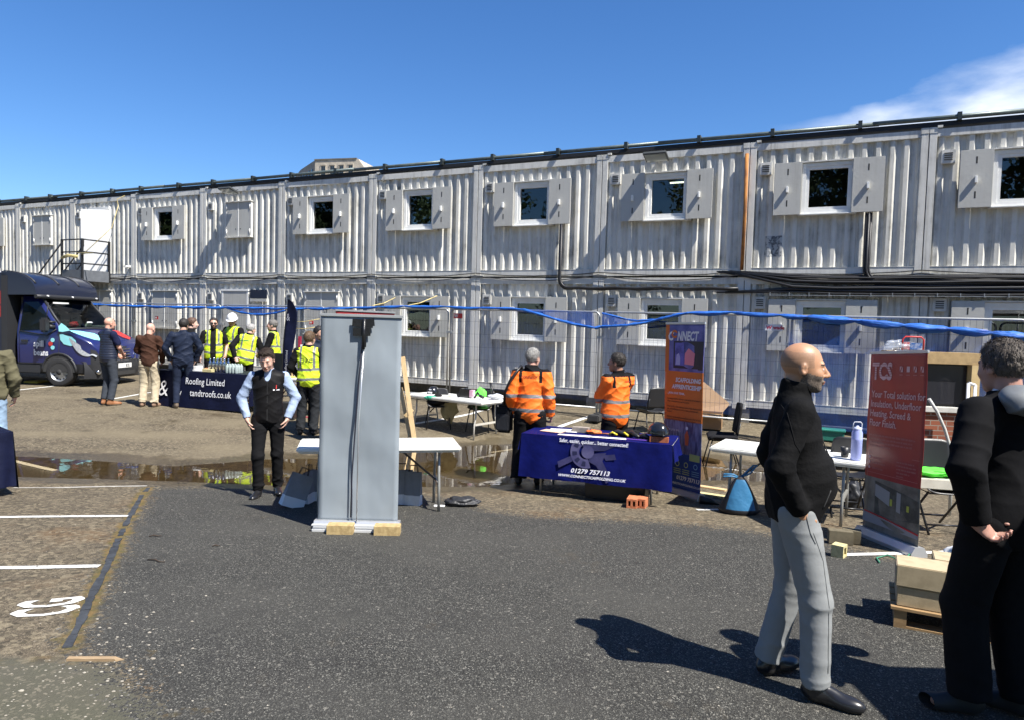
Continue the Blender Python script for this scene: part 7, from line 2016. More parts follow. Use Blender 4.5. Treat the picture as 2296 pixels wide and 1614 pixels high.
class Person:
    def __init__(s, label, foot, top, heading, skin=(.50, .29, .20), group=None, h=.009, lean=0, side=0, twist=0, head=(0, 0, 0), feet=None, hands=None, belly=0.0, hiplift=0, fa=(0, 0), build=1.0, hdz=0.0, footyaw=(0, 0)):
        g = foot; ht = height_of(g, top) - g.z
        s.sc = ht / 1.78; s.h = h; s.belly = belly; s.b = build
        s.U = rotm(-lean, side, twist); s.piv = v3(0, 0, .95)
        up = lambda p: s.piv + s.U @ (p - s.piv)
        s.up = up
        s.neck = up(v3(0, -.012, 1.50)); s.shl = {1: up(v3(.185 * build, -.01, 1.435)), -1: up(v3(-.185 * build, -.01, 1.435))}
        s.chest = up(v3(0, 0, 1.30)); s.bel = up(v3(0, .012, 1.10)); s.hip0 = v3(0, 0, .95)
        yw, pt, rl = [R(a) for a in head]
        s.HM = rotm(0, 0, twist) @ rotm(0, 0, yw) @ rotm(-pt, 0, 0) @ rotm(0, rl, 0)
        s.hc = s.neck + s.U @ v3(0, .012, .02) + s.HM @ v3(0, .022, .135 + hdz)
        hands = hands or {}; feet = feet or {}
        s.el, s.wr, s.hf = {}, {}, {}
        for k in (1, -1):
            w = hands.get(k, {}); tgt = v3(*w.get('w', (.255 * k, .03, .905))); pole = v3(*w.get('pole', (.15 * k, -1, 0)))
            e, c = ik(v3(.185 * k * build, -.01, 1.435), tgt, .285, .262, pole)
            s.el[k], s.wr[k] = up(e), up(c)
            fd = unit(s.wr[k] - s.el[k]); hd = w.get('dir'); hd = unit(s.U @ v3(*hd)) if hd else fd
            n = unit(s.U @ v3(*w.get('palm', (-k, 0, 0)))); n = unit(n - hd * (n @ hd))
            s.hf[k] = (hd, n, w.get('curl', .45), w.get('thumb', None))
        s.hp, s.kn, s.an, s.fy = {}, {}, {}, {}
        for k in (1, -1):
            t_ = feet.get(k, (.10 * k, 0, 0)); a = v3(t_[0], t_[1] - .03, .085 + t_[2]); hp = v3(.092 * k, 0, .93)
            kn, c = ik(hp, a, .432, .425, v3(.15 * k, 1, 0)); s.hp[k], s.kn[k], s.an[k] = hp, kn, c; s.fy[k] = R(-12 * k) + R(footyaw[0 if k == 1 else 1])
        s.skin = skin
        s.mat_skin = mat('skin_%d_%d_%d' % tuple(int(c * 1000) for c in skin), skin, rough=.48, var=.10, vscale=14)
        s.mat_skin.node_tree.nodes['Principled BSDF'].inputs['Subsurface Weight'].default_value = .08
        s.mat_skin.node_tree.nodes['Principled BSDF'].inputs['Subsurface Scale'].default_value = .02
        s.foot = g; s.label = label; s.heading = R(heading); s.group = group; s.root = None
    # ---- pieces
    def head_sdf(s, P):
        q = (P - s.hc) @ s.HM
        d = ell(q, v3(0, -.014, .033), v3(.077, .098, .089))
        d = su(d, ell(q, v3(0, .028, -.030), v3(.064, .068, .082)), .03)
        d = su(d, ell(q, v3(0, .030, -.078), v3(.050, .052, .036)), .025)
        d = su(d, ell(q, v3(0, .072, -.098), v3(.024, .020, .018)), .022)
        d = su(d, cone(q, v3(-.034, .082, .026), v3(.034, .082, .026), .011, .011), .014)
        for k in (1, -1):
            d = su(d, ell(q, v3(.040 * k, .064, -.026), v3(.020, .022, .024)), .02)
            d = ss(d, ell(q, v3(.031 * k, .106, .004), v3(.018, .018, .012)), .012)
            d = su(d, ell(q, v3(.031 * k, .080, .003), v3(.0135, .0135, .0125)), .002)
            e = ell(q, v3(.079 * k, -.008, -.006), v3(.011, .021, .033), rotm(0, 0, -.35 * k)); e = ss(e, ell(q, v3(.090 * k, .0, -.002), v3(.009, .010, .018)), .006)
            d = su(d, e, .006)
            d = su(d, ell(q, v3(.011 * k, .104, -.033), v3(.009, .011, .008)), .006)
        d = su(d, cone(q, v3(0, .092, .014), v3(0, .117, -.026), .0085, .0125), .010)
        d = su(d, ell(q, v3(0, .095, -.058), v3(.024, .012, .0065)), .006); d = su(d, ell(q, v3(0, .093, -.070), v3(.020, .012, .0065)), .005)
        d = ss(d, cone(q, v3(-.018, .110, -.064), v3(.018, .110, -.064), .003, .003), .004)
        return d
    def hand_sdf(s, P, k):
        hd, n, curl, _ = s.hf[k]; W_ = s.wr[k]; b = np.cross(hd, n)
        if b @ (s.U @ v3(0, 1, 0.2)) < 0: b = -b                 # b points to the thumb side
        M_ = np.stack([b, n, hd], 1)
        d = cone(P, W_ - hd * .03, W_ + hd * .02, .028, .029)
        d = su(d, ell(P, W_ + hd * .052, v3(.041, .017, .056), M_), .02)
        for i, (off, L, r) in enumerate(((.028, .078, .0090), (.010, .086, .0092), (-.009, .080, .0088), (-.027, .063, .0080))):
            p = W_ + hd * .092 + b * off; a0 = curl * (.5 + .12 * i); dirs = hd + b * off * 2.0
            for seg, fr in enumerate((.45, .32, .26)):
                a0 += curl * (.55 if seg == 0 else .75); dd = unit(unit(dirs) * math.cos(a0) + n * math.sin(a0)); p2 = p + dd * L * fr; d = su(d, cone(P, p, p2, r * (1 - .06 * seg), r * (1 - .06 * (seg + 1))), .004); p = p2
        p = W_ + hd * .028 + b * .028; p2 = p + unit(b * .8 + hd * .7 + n * .25) * .042; p3 = p2 + unit(b * .25 + hd * 1.0 + n * (.3 + curl * .6)) * .034; p4 = p3 + unit(hd + n * (.4 + curl)) * .026
        d = su(d, cone(P, p, p2, .015, .012), .010); d = su(d, cone(P, p2, p3, .012, .0105), .004); d = su(d, cone(P, p3, p4, .0105, .009), .004)
        return d
    def body_sdf(s, P):
        MU = s.U; b = s.b
        d = ell(P, s.chest, v3(.150 * b, .100, .185), MU)
        d = su(d, ell(P, s.bel, v3(.138 * b, .100 + s.belly * .7, .17), MU), .05)
        d = su(d, ell(P, s.hip0, v3(.150 * b, .100, .12)), .05)
        for k in (1, -1): d = su(d, cone(P, s.neck - s.U @ v3(-.02 * k, 0, .05), s.shl[k] - s.U @ v3(.01 * k, 0, .012), .050, .044), .04)
        d = su(d, cone(P, s.neck - s.U @ v3(0, -.0, .03), s.hc - s.HM @ v3(0, .030, .06), .062, .054), .03)
        for k in (1, -1):
            a = cone(P, s.shl[k], s.el[k], .050, .038); a = su(a, cone(P, s.el[k], s.wr[k], .040, .027), .015); d = su(d, a, .03)
            l = cone(P, s.hp[k], s.kn[k], .080, .052); l = su(l, cone(P, s.kn[k], s.an[k], .052, .034), .02); d = su(d, l, .03)
            f = s.fdir(k); d = su(d, cone(P, s.an[k] + v3(0, 0, -.03), s.an[k] + f * .14 + v3(0, 0, -.05), .034, .024), .02)
        d = su(d, near(P, s.hc, .17, s.head_sdf), .012)
        for k in (1, -1): d = su(d, near(P, s.wr[k] + s.hf[k][0] * .08, .14, lambda Q, k=k: s.hand_sdf(Q, k)), .008)
        return d
    def fdir(s, k): return v3(-math.sin(s.fy[k]), math.cos(s.fy[k]), 0)
    def make_body(s, beard=None, scalp=False, brows=(.05, .035, .025), glasses=False):
        V, Q = sdf_mesh(s.body_sdf, (-.62, -.45, -.02), (.62, .55, 1.95), s.h)
        c = V[Q].mean(1); q = (c - s.hc) @ s.HM; mi = np.zeros(len(Q), int)
        for k in (1, -1):
            e = np.linalg.norm((q - v3(.031 * k, .094, .003)) / v3(.0115, .02, .0062), axis=1) < 1; mi[e] = 2
            e = np.linalg.norm((q - v3(.031 * k, .096, .003)) / v3(.0055, .02, .006), axis=1) < 1; mi[e] = 3
            e = np.linalg.norm((q - v3(.033 * k, .094, .026)) / v3(.019, .03, .0050), axis=1) < 1; mi[e] = 3
        lip = (np.linalg.norm((q - v3(0, .105, -.064)) / v3(.023, .02, .011), axis=1) < 1); mi[lip] = 1
        if scalp:
            m = (q[:, 2] > .0 + .2 * np.clip(q[:, 1], 0, 1)) & (q[:, 1] < .040 - .4 * np.clip(q[:, 2] - .07, 0, 1)) & (q[:, 2] < .075) & (np.abs(q[:, 0]) < .084); mi[m] = 5
        if beard is not None:
            x, y, z = q.T; nz_ = .006 * np.sin(x * 180) * np.sin(z * 160 + y * 90)
            m = (z < -.050 + np.abs(x) * .36 + nz_ - (y < .02) * 0 ) & (z > -.135) & (y > -.012 + nz_) & (np.abs(x) < .085) & (np.linalg.norm((q - v3(0, .11, -.064)) / v3(.024, .04, .010), axis=1) > 1)
            m |= (np.linalg.norm((q - v3(0, .108, -.050)) / v3(.030, .03, .008), axis=1) < 1)
            mi[m & ~lip] = 4
        mats = [s.mat_skin, mat('lip_tone', tuple(a * b for a, b in zip(s.skin, (.85, .55, .55))), rough=.4), mat('eye_white', (.55, .53, .50), rough=.2), mat('eye_brow_dark', brows, rough=.7),
                mat('beard_%d' % int(beard[0] * 1000), beard, rough=.9, col2=tuple(c * .35 for c in beard), vscale=210, detail=2, bump=.003, bscale=220) if beard else s.mat_skin, mat('shaved_%d' % int(s.skin[0] * 1000), tuple(c * k for c, k in zip(s.skin, (.74, .78, .82))), rough=.55, var=.12, vscale=90)]
        o = np_object('person', V, Q, mats, None, mi)
        o.location = (s.foot.x, s.foot.y, s.foot.z + .004); o.rotation_euler = (0, 0, s.heading); o.scale = (s.sc,) * 3
        tag(o, s.label, 'person', s.group); s.root = o
        s.M = Matrix.Translation(o.location) @ Matrix.Rotation(s.heading, 4, 'Z') @ Matrix.Scale(s.sc, 4)
        return o
    def garment(s, name, f, mats, seed=1, amp=.004, kind='top', mif=None, h=None, lo=(-.66, -.48, -.02), hi=(.66, .58, 1.75)):
        h = h or s.h
        F_ = lambda P: f(P) + wrinkle(P, kind, seed, amp)
        V, Q = sdf_mesh(F_, lo, hi, h)
        mi = None
        if mif is not None: mi = mif(V[Q].mean(1))
        return np_object(name, V, Q, mats if isinstance(mats, (list, tuple)) else [mats], s.root, mi)
    def torso(s, P, off, hem=.86, loose=0.0, top=1.52, open_neck=.0, armhole=None):
        MU = s.U; b = s.b
        d = ell(P, s.chest, v3(.158 * b + off, .100 + off, .20 + off), MU)
        d = su(d, ell(P, s.bel, v3(.148 * b + off + loose, .100 + off + s.belly * .8 + loose, .20), MU), .05)
        d = su(d, ell(P, s.hip0 + v3(0, .0, .01), v3(.156 * b + off + loose, .106 + off + s.belly * .3 + loose, .17)), .05)
        for k in (1, -1): d = su(d, cone(P, s.neck - s.U @ v3(-.02 * k, 0, .045), s.shl[k] - s.U @ v3(.010 * k, 0, .012), .056 + off * .8, .050 + off * .8), .04)
        if s.belly: d = su(d, ell(P, s.bel + s.U @ v3(0, .06, -.02), v3(.13, .07 + s.belly, .15), MU), .05)
        q = (P - s.piv) @ MU + s.piv
        d = np.maximum(d, hem - q[:, 2]); d = np.maximum(d, q[:, 2] - top - off * .3)
        if armhole: d = np.maximum(d, np.abs(q[:, 0]) - armhole)
        return d
    def collar(s, P, off, hgt=.05, r=.07):
        a = s.neck + s.U @ v3(0, .0, -.03); b_ = s.neck + s.U @ v3(0, .012, hgt)
        return cconef(P, a, b_, r + off, r - .008 + off, .0)
    def sleeve(s, P, k, off, mode='long', cuff=.0):
        off *= .62
        if mode == 'short':
            m = s.shl[k] + (s.el[k] - s.shl[k]) * .78; return cconef(P, s.shl[k], m, .062 + off, .056 + off)
        a = cone(P, s.shl[k], s.el[k], .062 + off, .050 + off); e = s.wr[k] - unit(s.wr[k] - s.el[k]) * (.005 + cuff)
        return su(a, cconef(P, s.el[k], e, .051 + off, .036 + off), .02)
    def jacket(s, name, mats, off=.012, hem=.86, sleeve='long', collar=.05, loose=.0, amp=.010, seed=1, mif=None, h=None):
        def f(P):
            d = s.torso(P, off, hem, loose)
            if collar: d = su(d, s.collar(P, off * .5, collar), .02)
            if sleeve != 'none':
                for k in (1, -1): d = su(d, s.sleeve(P, k, off, sleeve), .022)
            return d
        return s.garment(name, f, mats, seed, amp, 'top', mif, h)
    def trousers(s, mats, off=.010, amp=.009, seed=2, cuffz=.10, wide=0.0, mif=None):
        def f(P):
            d = ell(P, s.hip0, v3(.152 * s.b + off, .108 + off + s.belly * .25, .13)); 
            for k in (1, -1):
                l = cone(P, s.hp[k] + v3(.004 * k, -.006, 0), s.kn[k], .088 + off, .060 + off + wide * .6); e = s.an[k] + (s.kn[k] - s.an[k]) * max(0, (cuffz - s.an[k][2]) / (s.kn[k][2] - s.an[k][2]))
                l = su(l, cconef(P, s.kn[k], e, .060 + off + wide * .6, .048 + off + wide, .0), .02); d = su(d, l, .012 if k == 1 else .010)
            return np.maximum(d, P[:, 2] - 1.05)
        return s.garment('trousers', f, mats, seed, amp, 'leg', mif, None, (-.45, -.45, -.02), (.45, .5, 1.1))
    def shoes(s, m, sole=None, high=0.0):
        for k in (1, -1):
            f_ = s.fdir(k); sd = v3(f_[1], -f_[0], 0); A = s.an[k]; z0 = A[2] - .085; M_ = np.stack([sd, f_, v3(0, 0, 1)], 1)
            def f(P, A=A, f_=f_, z0=z0, M_=M_):
                g0 = v3(A[0], A[1], z0)
                d = ell(P, g0 + f_ * .145 + v3(0, 0, .030), v3(.047, .085, .040), M_); d = su(d, ell(P, g0 + f_ * .03 + v3(0, 0, .045), v3(.038, .10, .052), M_), .03); d = su(d, cone(P, g0 + v3(0, 0, .05), g0 + v3(0, 0, .10 + high), .042, .044), .03)
                d = np.maximum(d, z0 + .004 - P[:, 2]); d = np.maximum(d, P[:, 2] - (z0 + .105 + high)); return d
            V, Q = sdf_mesh(f, A - v3(.16, .16, .10), A + v3(.28, .28, .12 + high) + f_ * 0, min(s.h, .008))
            c = V[Q].mean(1); mi = (c[:, 2] < z0 + .024).astype(int)
            np_object('shoe', V, Q, [m, sole or mat('sole_dark', (.02, .018, .016), rough=.8)], s.root, mi)
    def hair(s, col, style='short', thick=.012, seed=1, top=None):
        m = mat('hair_%d_%d_%s' % (int(col[0] * 1000), int(col[2] * 1000), style), col, rough=.62, col2=tuple(c * .35 for c in col), vscale=70, stretch=(1, 1, .35) if style != 'curly' else (1, 1, 1), detail=3, bump=.004, bscale=130)
        def f(P):
            q = (P - s.hc) @ s.HM; x, y, z = q.T
            n = .0035 * np.sin(x * 150 + 3 * np.sin(z * 60 + seed)) * np.sin(y * 130 + z * 40) if style != 'curly' else .006 * np.sin(x * 120 + seed) * np.sin(y * 130) * np.sin(z * 125 + 1)
            tt = thick + (.012 if style in ('quiff', 'curly') else .004) * np.clip((z - .03) / .08, 0, 1)
            d = ell(q, v3(0, -.016, .034), v3(.078, .099, .090) + v3(1, 1, 1) * 1e-9) - tt - n
            line = .060 - .55 * np.clip(.085 - z, 0, 1) if style != 'receding' else .030 - .5 * np.clip(.085 - z, 0, 1)
            d = np.maximum(d, (y - line - .012 * np.sin(x * 40 + seed)) * .8)              # face opening
            nape = -.050 - .020 * np.clip(-y / .08, 0, 1)
            d = np.maximum(d, (nape - z))
            d = np.maximum(d, (-.018 - z) * 1.0 * (y > -.02) - 1 * (y <= -.02)) if style != 'long' else d
            if style == 'receding': d = np.maximum(d, .0 + (z - .085) * 1.0) 
            if style == 'quiff': d = su(d, ell(q, v3(.012, .055, .105), v3(.055, .040, .026)) - n, .015)
            if style == 'long': d = su(d, ell(q, v3(0, -.085, -.01), v3(.045, .035, .05)), .02)
            return d
        V, Q = sdf_mesh(f, s.hc - .17, s.hc + .19, min(s.h, .007))
        return np_object('hair', V, Q, [m], s.root)
    def strands(s, o, n, L, style):
        me = o.data; rr = np.random.default_rng(n); F = rr.integers(0, len(me.polygons), n); c = np.array([me.polygons[int(i)].center[:] for i in F]); nn = np.array([me.polygons[int(i)].normal[:] for i in F])
        q = (c - s.hc) @ s.HM; dn = {'short': v3(0, -.35, -1), 'quiff': v3(-.6, .35, .15), 'curly': v3(0, 0, -.3)}[style]
        d = np.tile(s.HM @ dn, (n, 1)); 
        if style == 'quiff': lo = q[:, 2] < .07; d[lo] = s.HM @ v3(0, -.4, -1)
        d = d + rr.normal(0, .9 if style == 'curly' else .28, (n, 3)); d -= nn * (d * nn).sum(1)[:, None]; d /= np.linalg.norm(d, axis=1)[:, None] + 1e-9
        sd = np.cross(nn, d); l = (L * rr.uniform(.6, 1.25, n))[:, None]; w = .0011
        cu = rr.normal(0, .5 if style == 'curly' else .15, (n, 1))
        p = [c - nn * .002, c + nn * .005 + d * l * .45, c + nn * (.007 if style != 'curly' else .009) + (d + sd * cu) * l * .9]
        V = np.stack([p[0] - sd * w, p[0] + sd * w, p[1] - sd * w, p[1] + sd * w, p[2] - sd * w * .4, p[2] + sd * w * .4], 1).reshape(-1, 3); b = np.arange(n)[:, None] * 6
        np_object('hair_strands', V, np.concatenate([b + [0, 1, 3, 2], b + [2, 3, 5, 4]]), [me.materials[0]], o)
    def seam(s, target, pts, axis, sg, r, m, name='seam'):
        me = target.data; bvh = BVHTree.FromPolygons([v.co for v in me.vertices], [tuple(p.vertices) for p in me.polygons]); P3 = []
        for a, b in zip(pts, pts[1:]):
            for k in range(8):
                t = k / 8; u, z = a[0] + (b[0] - a[0]) * t, a[1] + (b[1] - a[1]) * t
                o_ = Vector((sg, u, z)) if axis == 0 else Vector((u, sg, z)); dd = Vector((-sg, 0, 0)) if axis == 0 else Vector((0, -sg, 0))
                h = bvh.ray_cast(o_, dd)
                if h[0] is not None: P3.append(h[0] - dd * r * .4)
        if len(P3) > 2: mb = MB(); mb.tube(P3, r, 5); mb.build(name, m, target)
    def place(s, vs):      # local -> world
        return [s.M @ Vector(v) for v in vs]
    def back_text(s, target, items, m, sgn=-1, name='lettering'):
        me = target.data; bvh = BVHTree.FromPolygons([v.co for v in me.vertices], [tuple(p.vertices) for p in me.polygons])
        mb = MB()
        for body, size, x0, z0, kw in items:
            vs, fs = text_mesh(body, size, **kw) if isinstance(body, str) else body
            out = []; 
            for v in vs:
                X = x0 + v.x * (1 if sgn < 0 else -1); Z = z0 + v.y
                hit = bvh.ray_cast(Vector((X, sgn * 1.0, Z)), Vector((0, -sgn, 0)))
                y = hit[0].y if hit[0] is not None else sgn * .15
                out.append((X, y + sgn * .007, Z))
            mb.add(out, fs)
        return mb.build(name, m, s.root)

SILV = mat('reflective_silver', (.16, .165, .17), rough=.45, var=.15)
def hv_mat(name, col): return mat(name, col, rough=.7, var=.12, vscale=9, bump=.008, bscale=14)
M_hvy = hv_mat('fluorescent_yellow', (.56, .76, .022)); M_hvo = hv_mat('fluorescent_orange', (.88, .16, .008))
M_black = cloth('black_fabric', (.008, .008, .009), wr=.006, ws=14); M_blackp = cloth('black_trouser_cloth', (.008, .008, .009), wr=.006, ws=12); M_polob = cloth('black_polo', (.012, .012, .013))
def torso_q(s, c): return (c - s.piv) @ s.U + s.piv
def vest(s, hem=.84, off=.026, bands=((1.00, 1.05), (1.17, 1.22)), open_front=False, seed=3, amp=.010, name='hi_vis_vest', collar_cut=.07):
    def f(P):
        d = s.torso(P, off, hem, .014, armhole=.185)
        q = torso_q(s, P)
        for k in (1, -1): d = ss(d, near(P, (s.shl[k] + s.el[k]) / 2, .24, lambda Q, k=k: cone(Q, s.shl[k] + (s.shl[k] - s.shl[-k]) * .10, s.el[k], .068, .052) - off * .3), .01)
        d = ss(d, cone(P, s.neck - s.U @ v3(0, .0, .05), s.neck + s.U @ v3(0, .05, .15), collar_cut, collar_cut), .01)
        if open_front: d = np.maximum(d, np.minimum(q[:, 1] - .03, 9) * 1.0 * (np.abs(q[:, 0]) < .055) - 1 * (np.abs(q[:, 0]) >= .055))
        return d
    def mif(c):
        q = torso_q(s, c); z = q[:, 2] + .006 * np.sin(q[:, 0] * 12 + seed); x = np.abs(q[:, 0]); mi = np.zeros(len(c), int)
        for a, b in bands: mi[(z > a) & (z < b)] = 1
        mi[(x > .095) & (x < .135) & (z > bands[-1][1])] = 1
        mi[(z < hem + .012)] = 1 if False else mi[(z < hem + .012)]
        return mi
    return s.garment(name, f, [M_hvy, SILV, M_black], seed, amp, 'top', mif, None)
def sleeve_bands(s, c, ts, w=.022):
    m = np.zeros(len(c), bool)
    for k in (1, -1):
        for (a, b, lst) in ((s.shl[k], s.el[k], [t for t in ts if t < 1]), (s.el[k], s.wr[k], [t - 1 for t in ts if t >= 1])):
            ba = b - a; t = ((c - a) @ ba) / (ba @ ba); d = np.linalg.norm((c - a) - t[:, None] * ba, axis=1)
            L = np.linalg.norm(ba)
            for t0 in lst: m |= (d < .10) & (np.abs(t - t0) * L < w) & (t > -.1) & (t < 1.1)
    return m
def belly_pocket_hands(k, fwd=.12, out=.20, z=.93): return {'w': (out * k, fwd, z), 'pole': (1.0 * k, -.55, .1), 'dir': (-.3 * k, .25, -1)}

# ---- 1 bald bearded man in front
f1 = spot(1762, 1540)
P = Person('bald bearded man in a black fleece and light grey trousers, in front at right', f1, 765, -103, skin=(.44, .235, .135), h=.0065, lean=R(-2), head=(-4, 3, 0), belly=.044, build=1.04, hdz=-.01,
           feet={1: (.10, .15, 0), -1: (-.12, -.05, 0)}, hands={1: {'w': (.172, .0, .955), 'pole': (.7, -1, .0), 'dir': (-.18, .12, -1), 'curl': .3}, -1: {'w': (-.165, .01, .945), 'pole': (-.7, -1, 0), 'dir': (.15, .1, -1)}}, footyaw=(-8, 25))
P.make_body(beard=(.21, .165, .13), scalp=True); J = P.jacket('fleece', cloth('black_fleece', (.0055, .0055, .006), wr=.003, ws=50, var=.3), off=.012, hem=.88, collar=.075, loose=.004, amp=.009, seed=2)
TG = P.trousers(cloth('light_grey_trousers', (.235, .245, .25), wr=.002, ws=22, rough=.7, var=.05), off=.010, amp=.0055, cuffz=.075, wide=.008, seed=4); P.shoes(mat('black_leather', (.014, .014, .016), rough=.3, coat=.3), high=0)
M_sg = mat('seam_grey', (.17, .178, .18), rough=.8)
P.seam(TG, [(.06, .86), (.115, .72), (.15, .50), (.165, .12)], 0, 1, .0022, M_sg); P.seam(TG, [(.02, .95), (.045, .86), (.075, .80)], 0, 1, .0025, M_sg, 'pocket_edge')
P.seam(J, [(-.10, 1.46), (-.06, 1.30), (-.02, 1.24)], 0, 1, .002, M_black); P.seam(J, [(.14, 1.06), (.10, .96)], 0, 1, .003, M_slot, 'pocket_edge')
P.seam(J, [(0, 1.53), (0, 1.40), (0, .93)], 1, 1, .003, M_slot, 'zip')
# ---- 2 man in the black coat
f2 = spot(2221, 1600)
P = Person('man in a black coat with grey hood, seen from behind at the right edge', f2, 765, 16, skin=(.40, .22, .17), h=.007, lean=R(2), head=(-2, 6, 0), build=1.0, belly=.0, footyaw=(38, 45),
           feet={1: (.13, -.02, 0), -1: (-.10, .06, 0)}, hands={-1: {'w': (-.235, -.06, .955), 'pole': (-1, -.4, 0), 'dir': (.55, -.3, -.55), 'palm': (.3, -1, .2), 'curl': .8}, 1: {'w': (.20, .16, 1.0), 'pole': (1, -.5, 0)}})
P.make_body(); H_ = P.hair((.115, .095, .078), 'short', .009, 5); P.strands(H_, 5200, .016, 'short')
P.jacket('coat', cloth('black_coat_shell', (.006, .006, .007), wr=.003, ws=16, rough=.9, var=.3), off=.034, hem=.72, collar=.045, loose=.008, amp=.0055, seed=6)
P.trousers(M_blackp, off=.024, amp=.006, cuffz=.07, wide=.02)
P.shoes(mat('black_trainer', (.012, .012, .014), rough=.6))
def hood(Q, P=P):
    d = ell(Q, P.neck + P.U @ v3(0, -.12, .012), v3(.165, .105, .072), P.U @ rotm(.45, 0, 0)); d = np.maximum(d, -ell(Q, P.neck + P.U @ v3(0, -.075, .075), v3(.10, .075, .055), P.U)); return d
P.garment('hood', hood, mat('grey_hood_lining', (.15, .16, .17), rough=.5, var=.3), 3, .014, 'top')
mb = MB(); c_ = P.neck + P.U @ v3(0, .0, .035); mb.tube([tuple(c_ + P.U @ v3(.064 * math.cos(a), .064 * math.sin(a) - .008, .012 * math.sin(a))) for a in [k * PI / 8 for k in range(16)]], .012, 8, closed=True); mb.build('shirt_collar', M_white, P.root)
# ---- 3 young man in gilet
f3 = spot(600, 1110)
P = Person('young man in a black gilet over a pale blue shirt, hands in pockets, looking down', f3, 780, 193, skin=(.56, .34, .26), h=.0075, lean=R(3), head=(-6, 22, 3), build=.95,
           feet={1: (.10, .10, 0), -1: (-.10, -.10, .0)}, hands={1: belly_pocket_hands(1, .05, .235, .945), -1: belly_pocket_hands(-1, .04, .225, .95)})
P.make_body(brows=(.05, .03, .02)); H_ = P.hair((.045, .028, .018), 'quiff', .007, 2); P.strands(H_, 2600, .030, 'quiff')
M_shirt = cloth('pale_blue_shirt', (.32, .40, .56), wr=.008, ws=16, rough=.7, var=.06)
P.jacket('shirt', M_shirt, off=.006, hem=.92, collar=.035, amp=.008, seed=3)
def gil(Q, P=P):
    d = P.torso(Q, .026, .90, -.002, armhole=.180); d = su(d, P.collar(Q, .012, .03), .015)
    for k in (1, -1): d = ss(d, near(Q, (P.shl[k] + P.el[k]) / 2, .24, lambda q, k=k: cone(q, P.shl[k] + (P.shl[k] - P.shl[-k]) * .08, P.el[k], .068, .052)), .01)
    d = ss(d, ell(Q, P.neck + P.U @ v3(0, .10, -.02), v3(.045, .08, .09), P.U), .01); return d
G = P.garment('gilet', gil, cloth('black_softshell', (.009, .0085, .009), wr=.003, ws=12, rough=.55), 5, .007)
P.back_text(G, [('MONOVANCE', .026, .115, 1.295, dict(bold=.0012, align='CENTER'))], M_pw, 1) if False else P.back_text(G, [(quad([(-.035, 0), (.035, 0), (.035, .014), (-.035, .014)]), 0, -.10, 1.285, {})], M_pw, 1)
P.back_text(G, [(quad([(-.005, 0), (.005, 0), (.004, .045), (-.003, .045)]), 0, -.10, 1.305, {})], M_red, 1, 'logo')
P.back_text(G, [(quad([(-.003, 0), (.003, 0), (.003, .46), (-.003, .46)]), 0, 0.0, .93, {})], M_slot, 1, 'zip')
P.trousers(M_blackp, off=.008, amp=.012, cuffz=.09, seed=6); P.shoes(mat('black_leather', (.014, .014, .016)), high=.02)
# ---- 4 grey haired man in orange
f4 = spot(1184, 1084)
P = Person('grey haired man in an orange hi-vis jacket, back turned, shoulder bag at his left', f4, 782, -8, skin=(.52, .30, .23), h=.008, lean=R(2), head=(-28, 2, 0), build=1.02, belly=.02,
           feet={1: (.12, .04, 0), -1: (-.12, -.02, 0)}, hands={1: {'w': (.265, .07, .92), 'curl': .9, 'pole': (.2, -1, 0)}, -1: {'w': (-.25, .08, .95), 'curl': .9, 'pole': (-.2, -1, 0)}})
P.make_body(); H_ = P.hair((.33, .32, .30), 'short', .010, 3); P.strands(H_, 1800, .022, 'short')
def orange_mif(P, bands, tb):
    def mif(c):
        q = torso_q(P, c); mi = np.zeros(len(c), int); tor = np.abs(q[:, 0]) < .24
        sb = sleeve_bands(P, c, tb)
        da = np.minimum(cone(c, P.shl[1] * .9 + P.el[1] * .1, P.wr[1], .075, .06), cone(c, P.shl[-1] * .9 + P.el[-1] * .1, P.wr[-1], .075, .06)) < 0
        z = q[:, 2]
        for a, b in bands: mi[(z > a) & (z < b) & ~da] = 1
        mi[sb & da] = 1
        mi[(z > 1.485)] = 2
        x = np.abs(q[:, 0]); mi[(x > .115 - (1.5 - z) * .10 * 0) & (x < .150) & (z > 1.34) & (z < 1.53) & (q[:, 1] < .05)] = 2
        for k in (1, -1):
            ba = P.wr[k] - P.el[k]; t = ((c - P.el[k]) @ ba) / (ba @ ba); mi[(t > .93) & da] = 2
        return mi
    return mif
J = P.jacket('hi_vis_jacket', [M_hvo, SILV, M_black], off=.026, hem=.80, collar=.055, loose=.010, amp=.016, seed=4, mif=orange_mif(P, ((.955, 1.0), (1.14, 1.185)), (.62, 1.28, 1.72)))
P.back_text(J, [('CONNECT', .045, -.02, 1.40, dict(align='CENTER', shear=.2, bold=.001))], mat('print_maroon', (.16, .02, .01)), -1)
P.trousers(M_blackp, off=.026, amp=.008, cuffz=.06, wide=.03, seed=7); P.shoes(mat('dark_boot', (.02, .016, .013), rough=.6), high=.04)
Pb = P
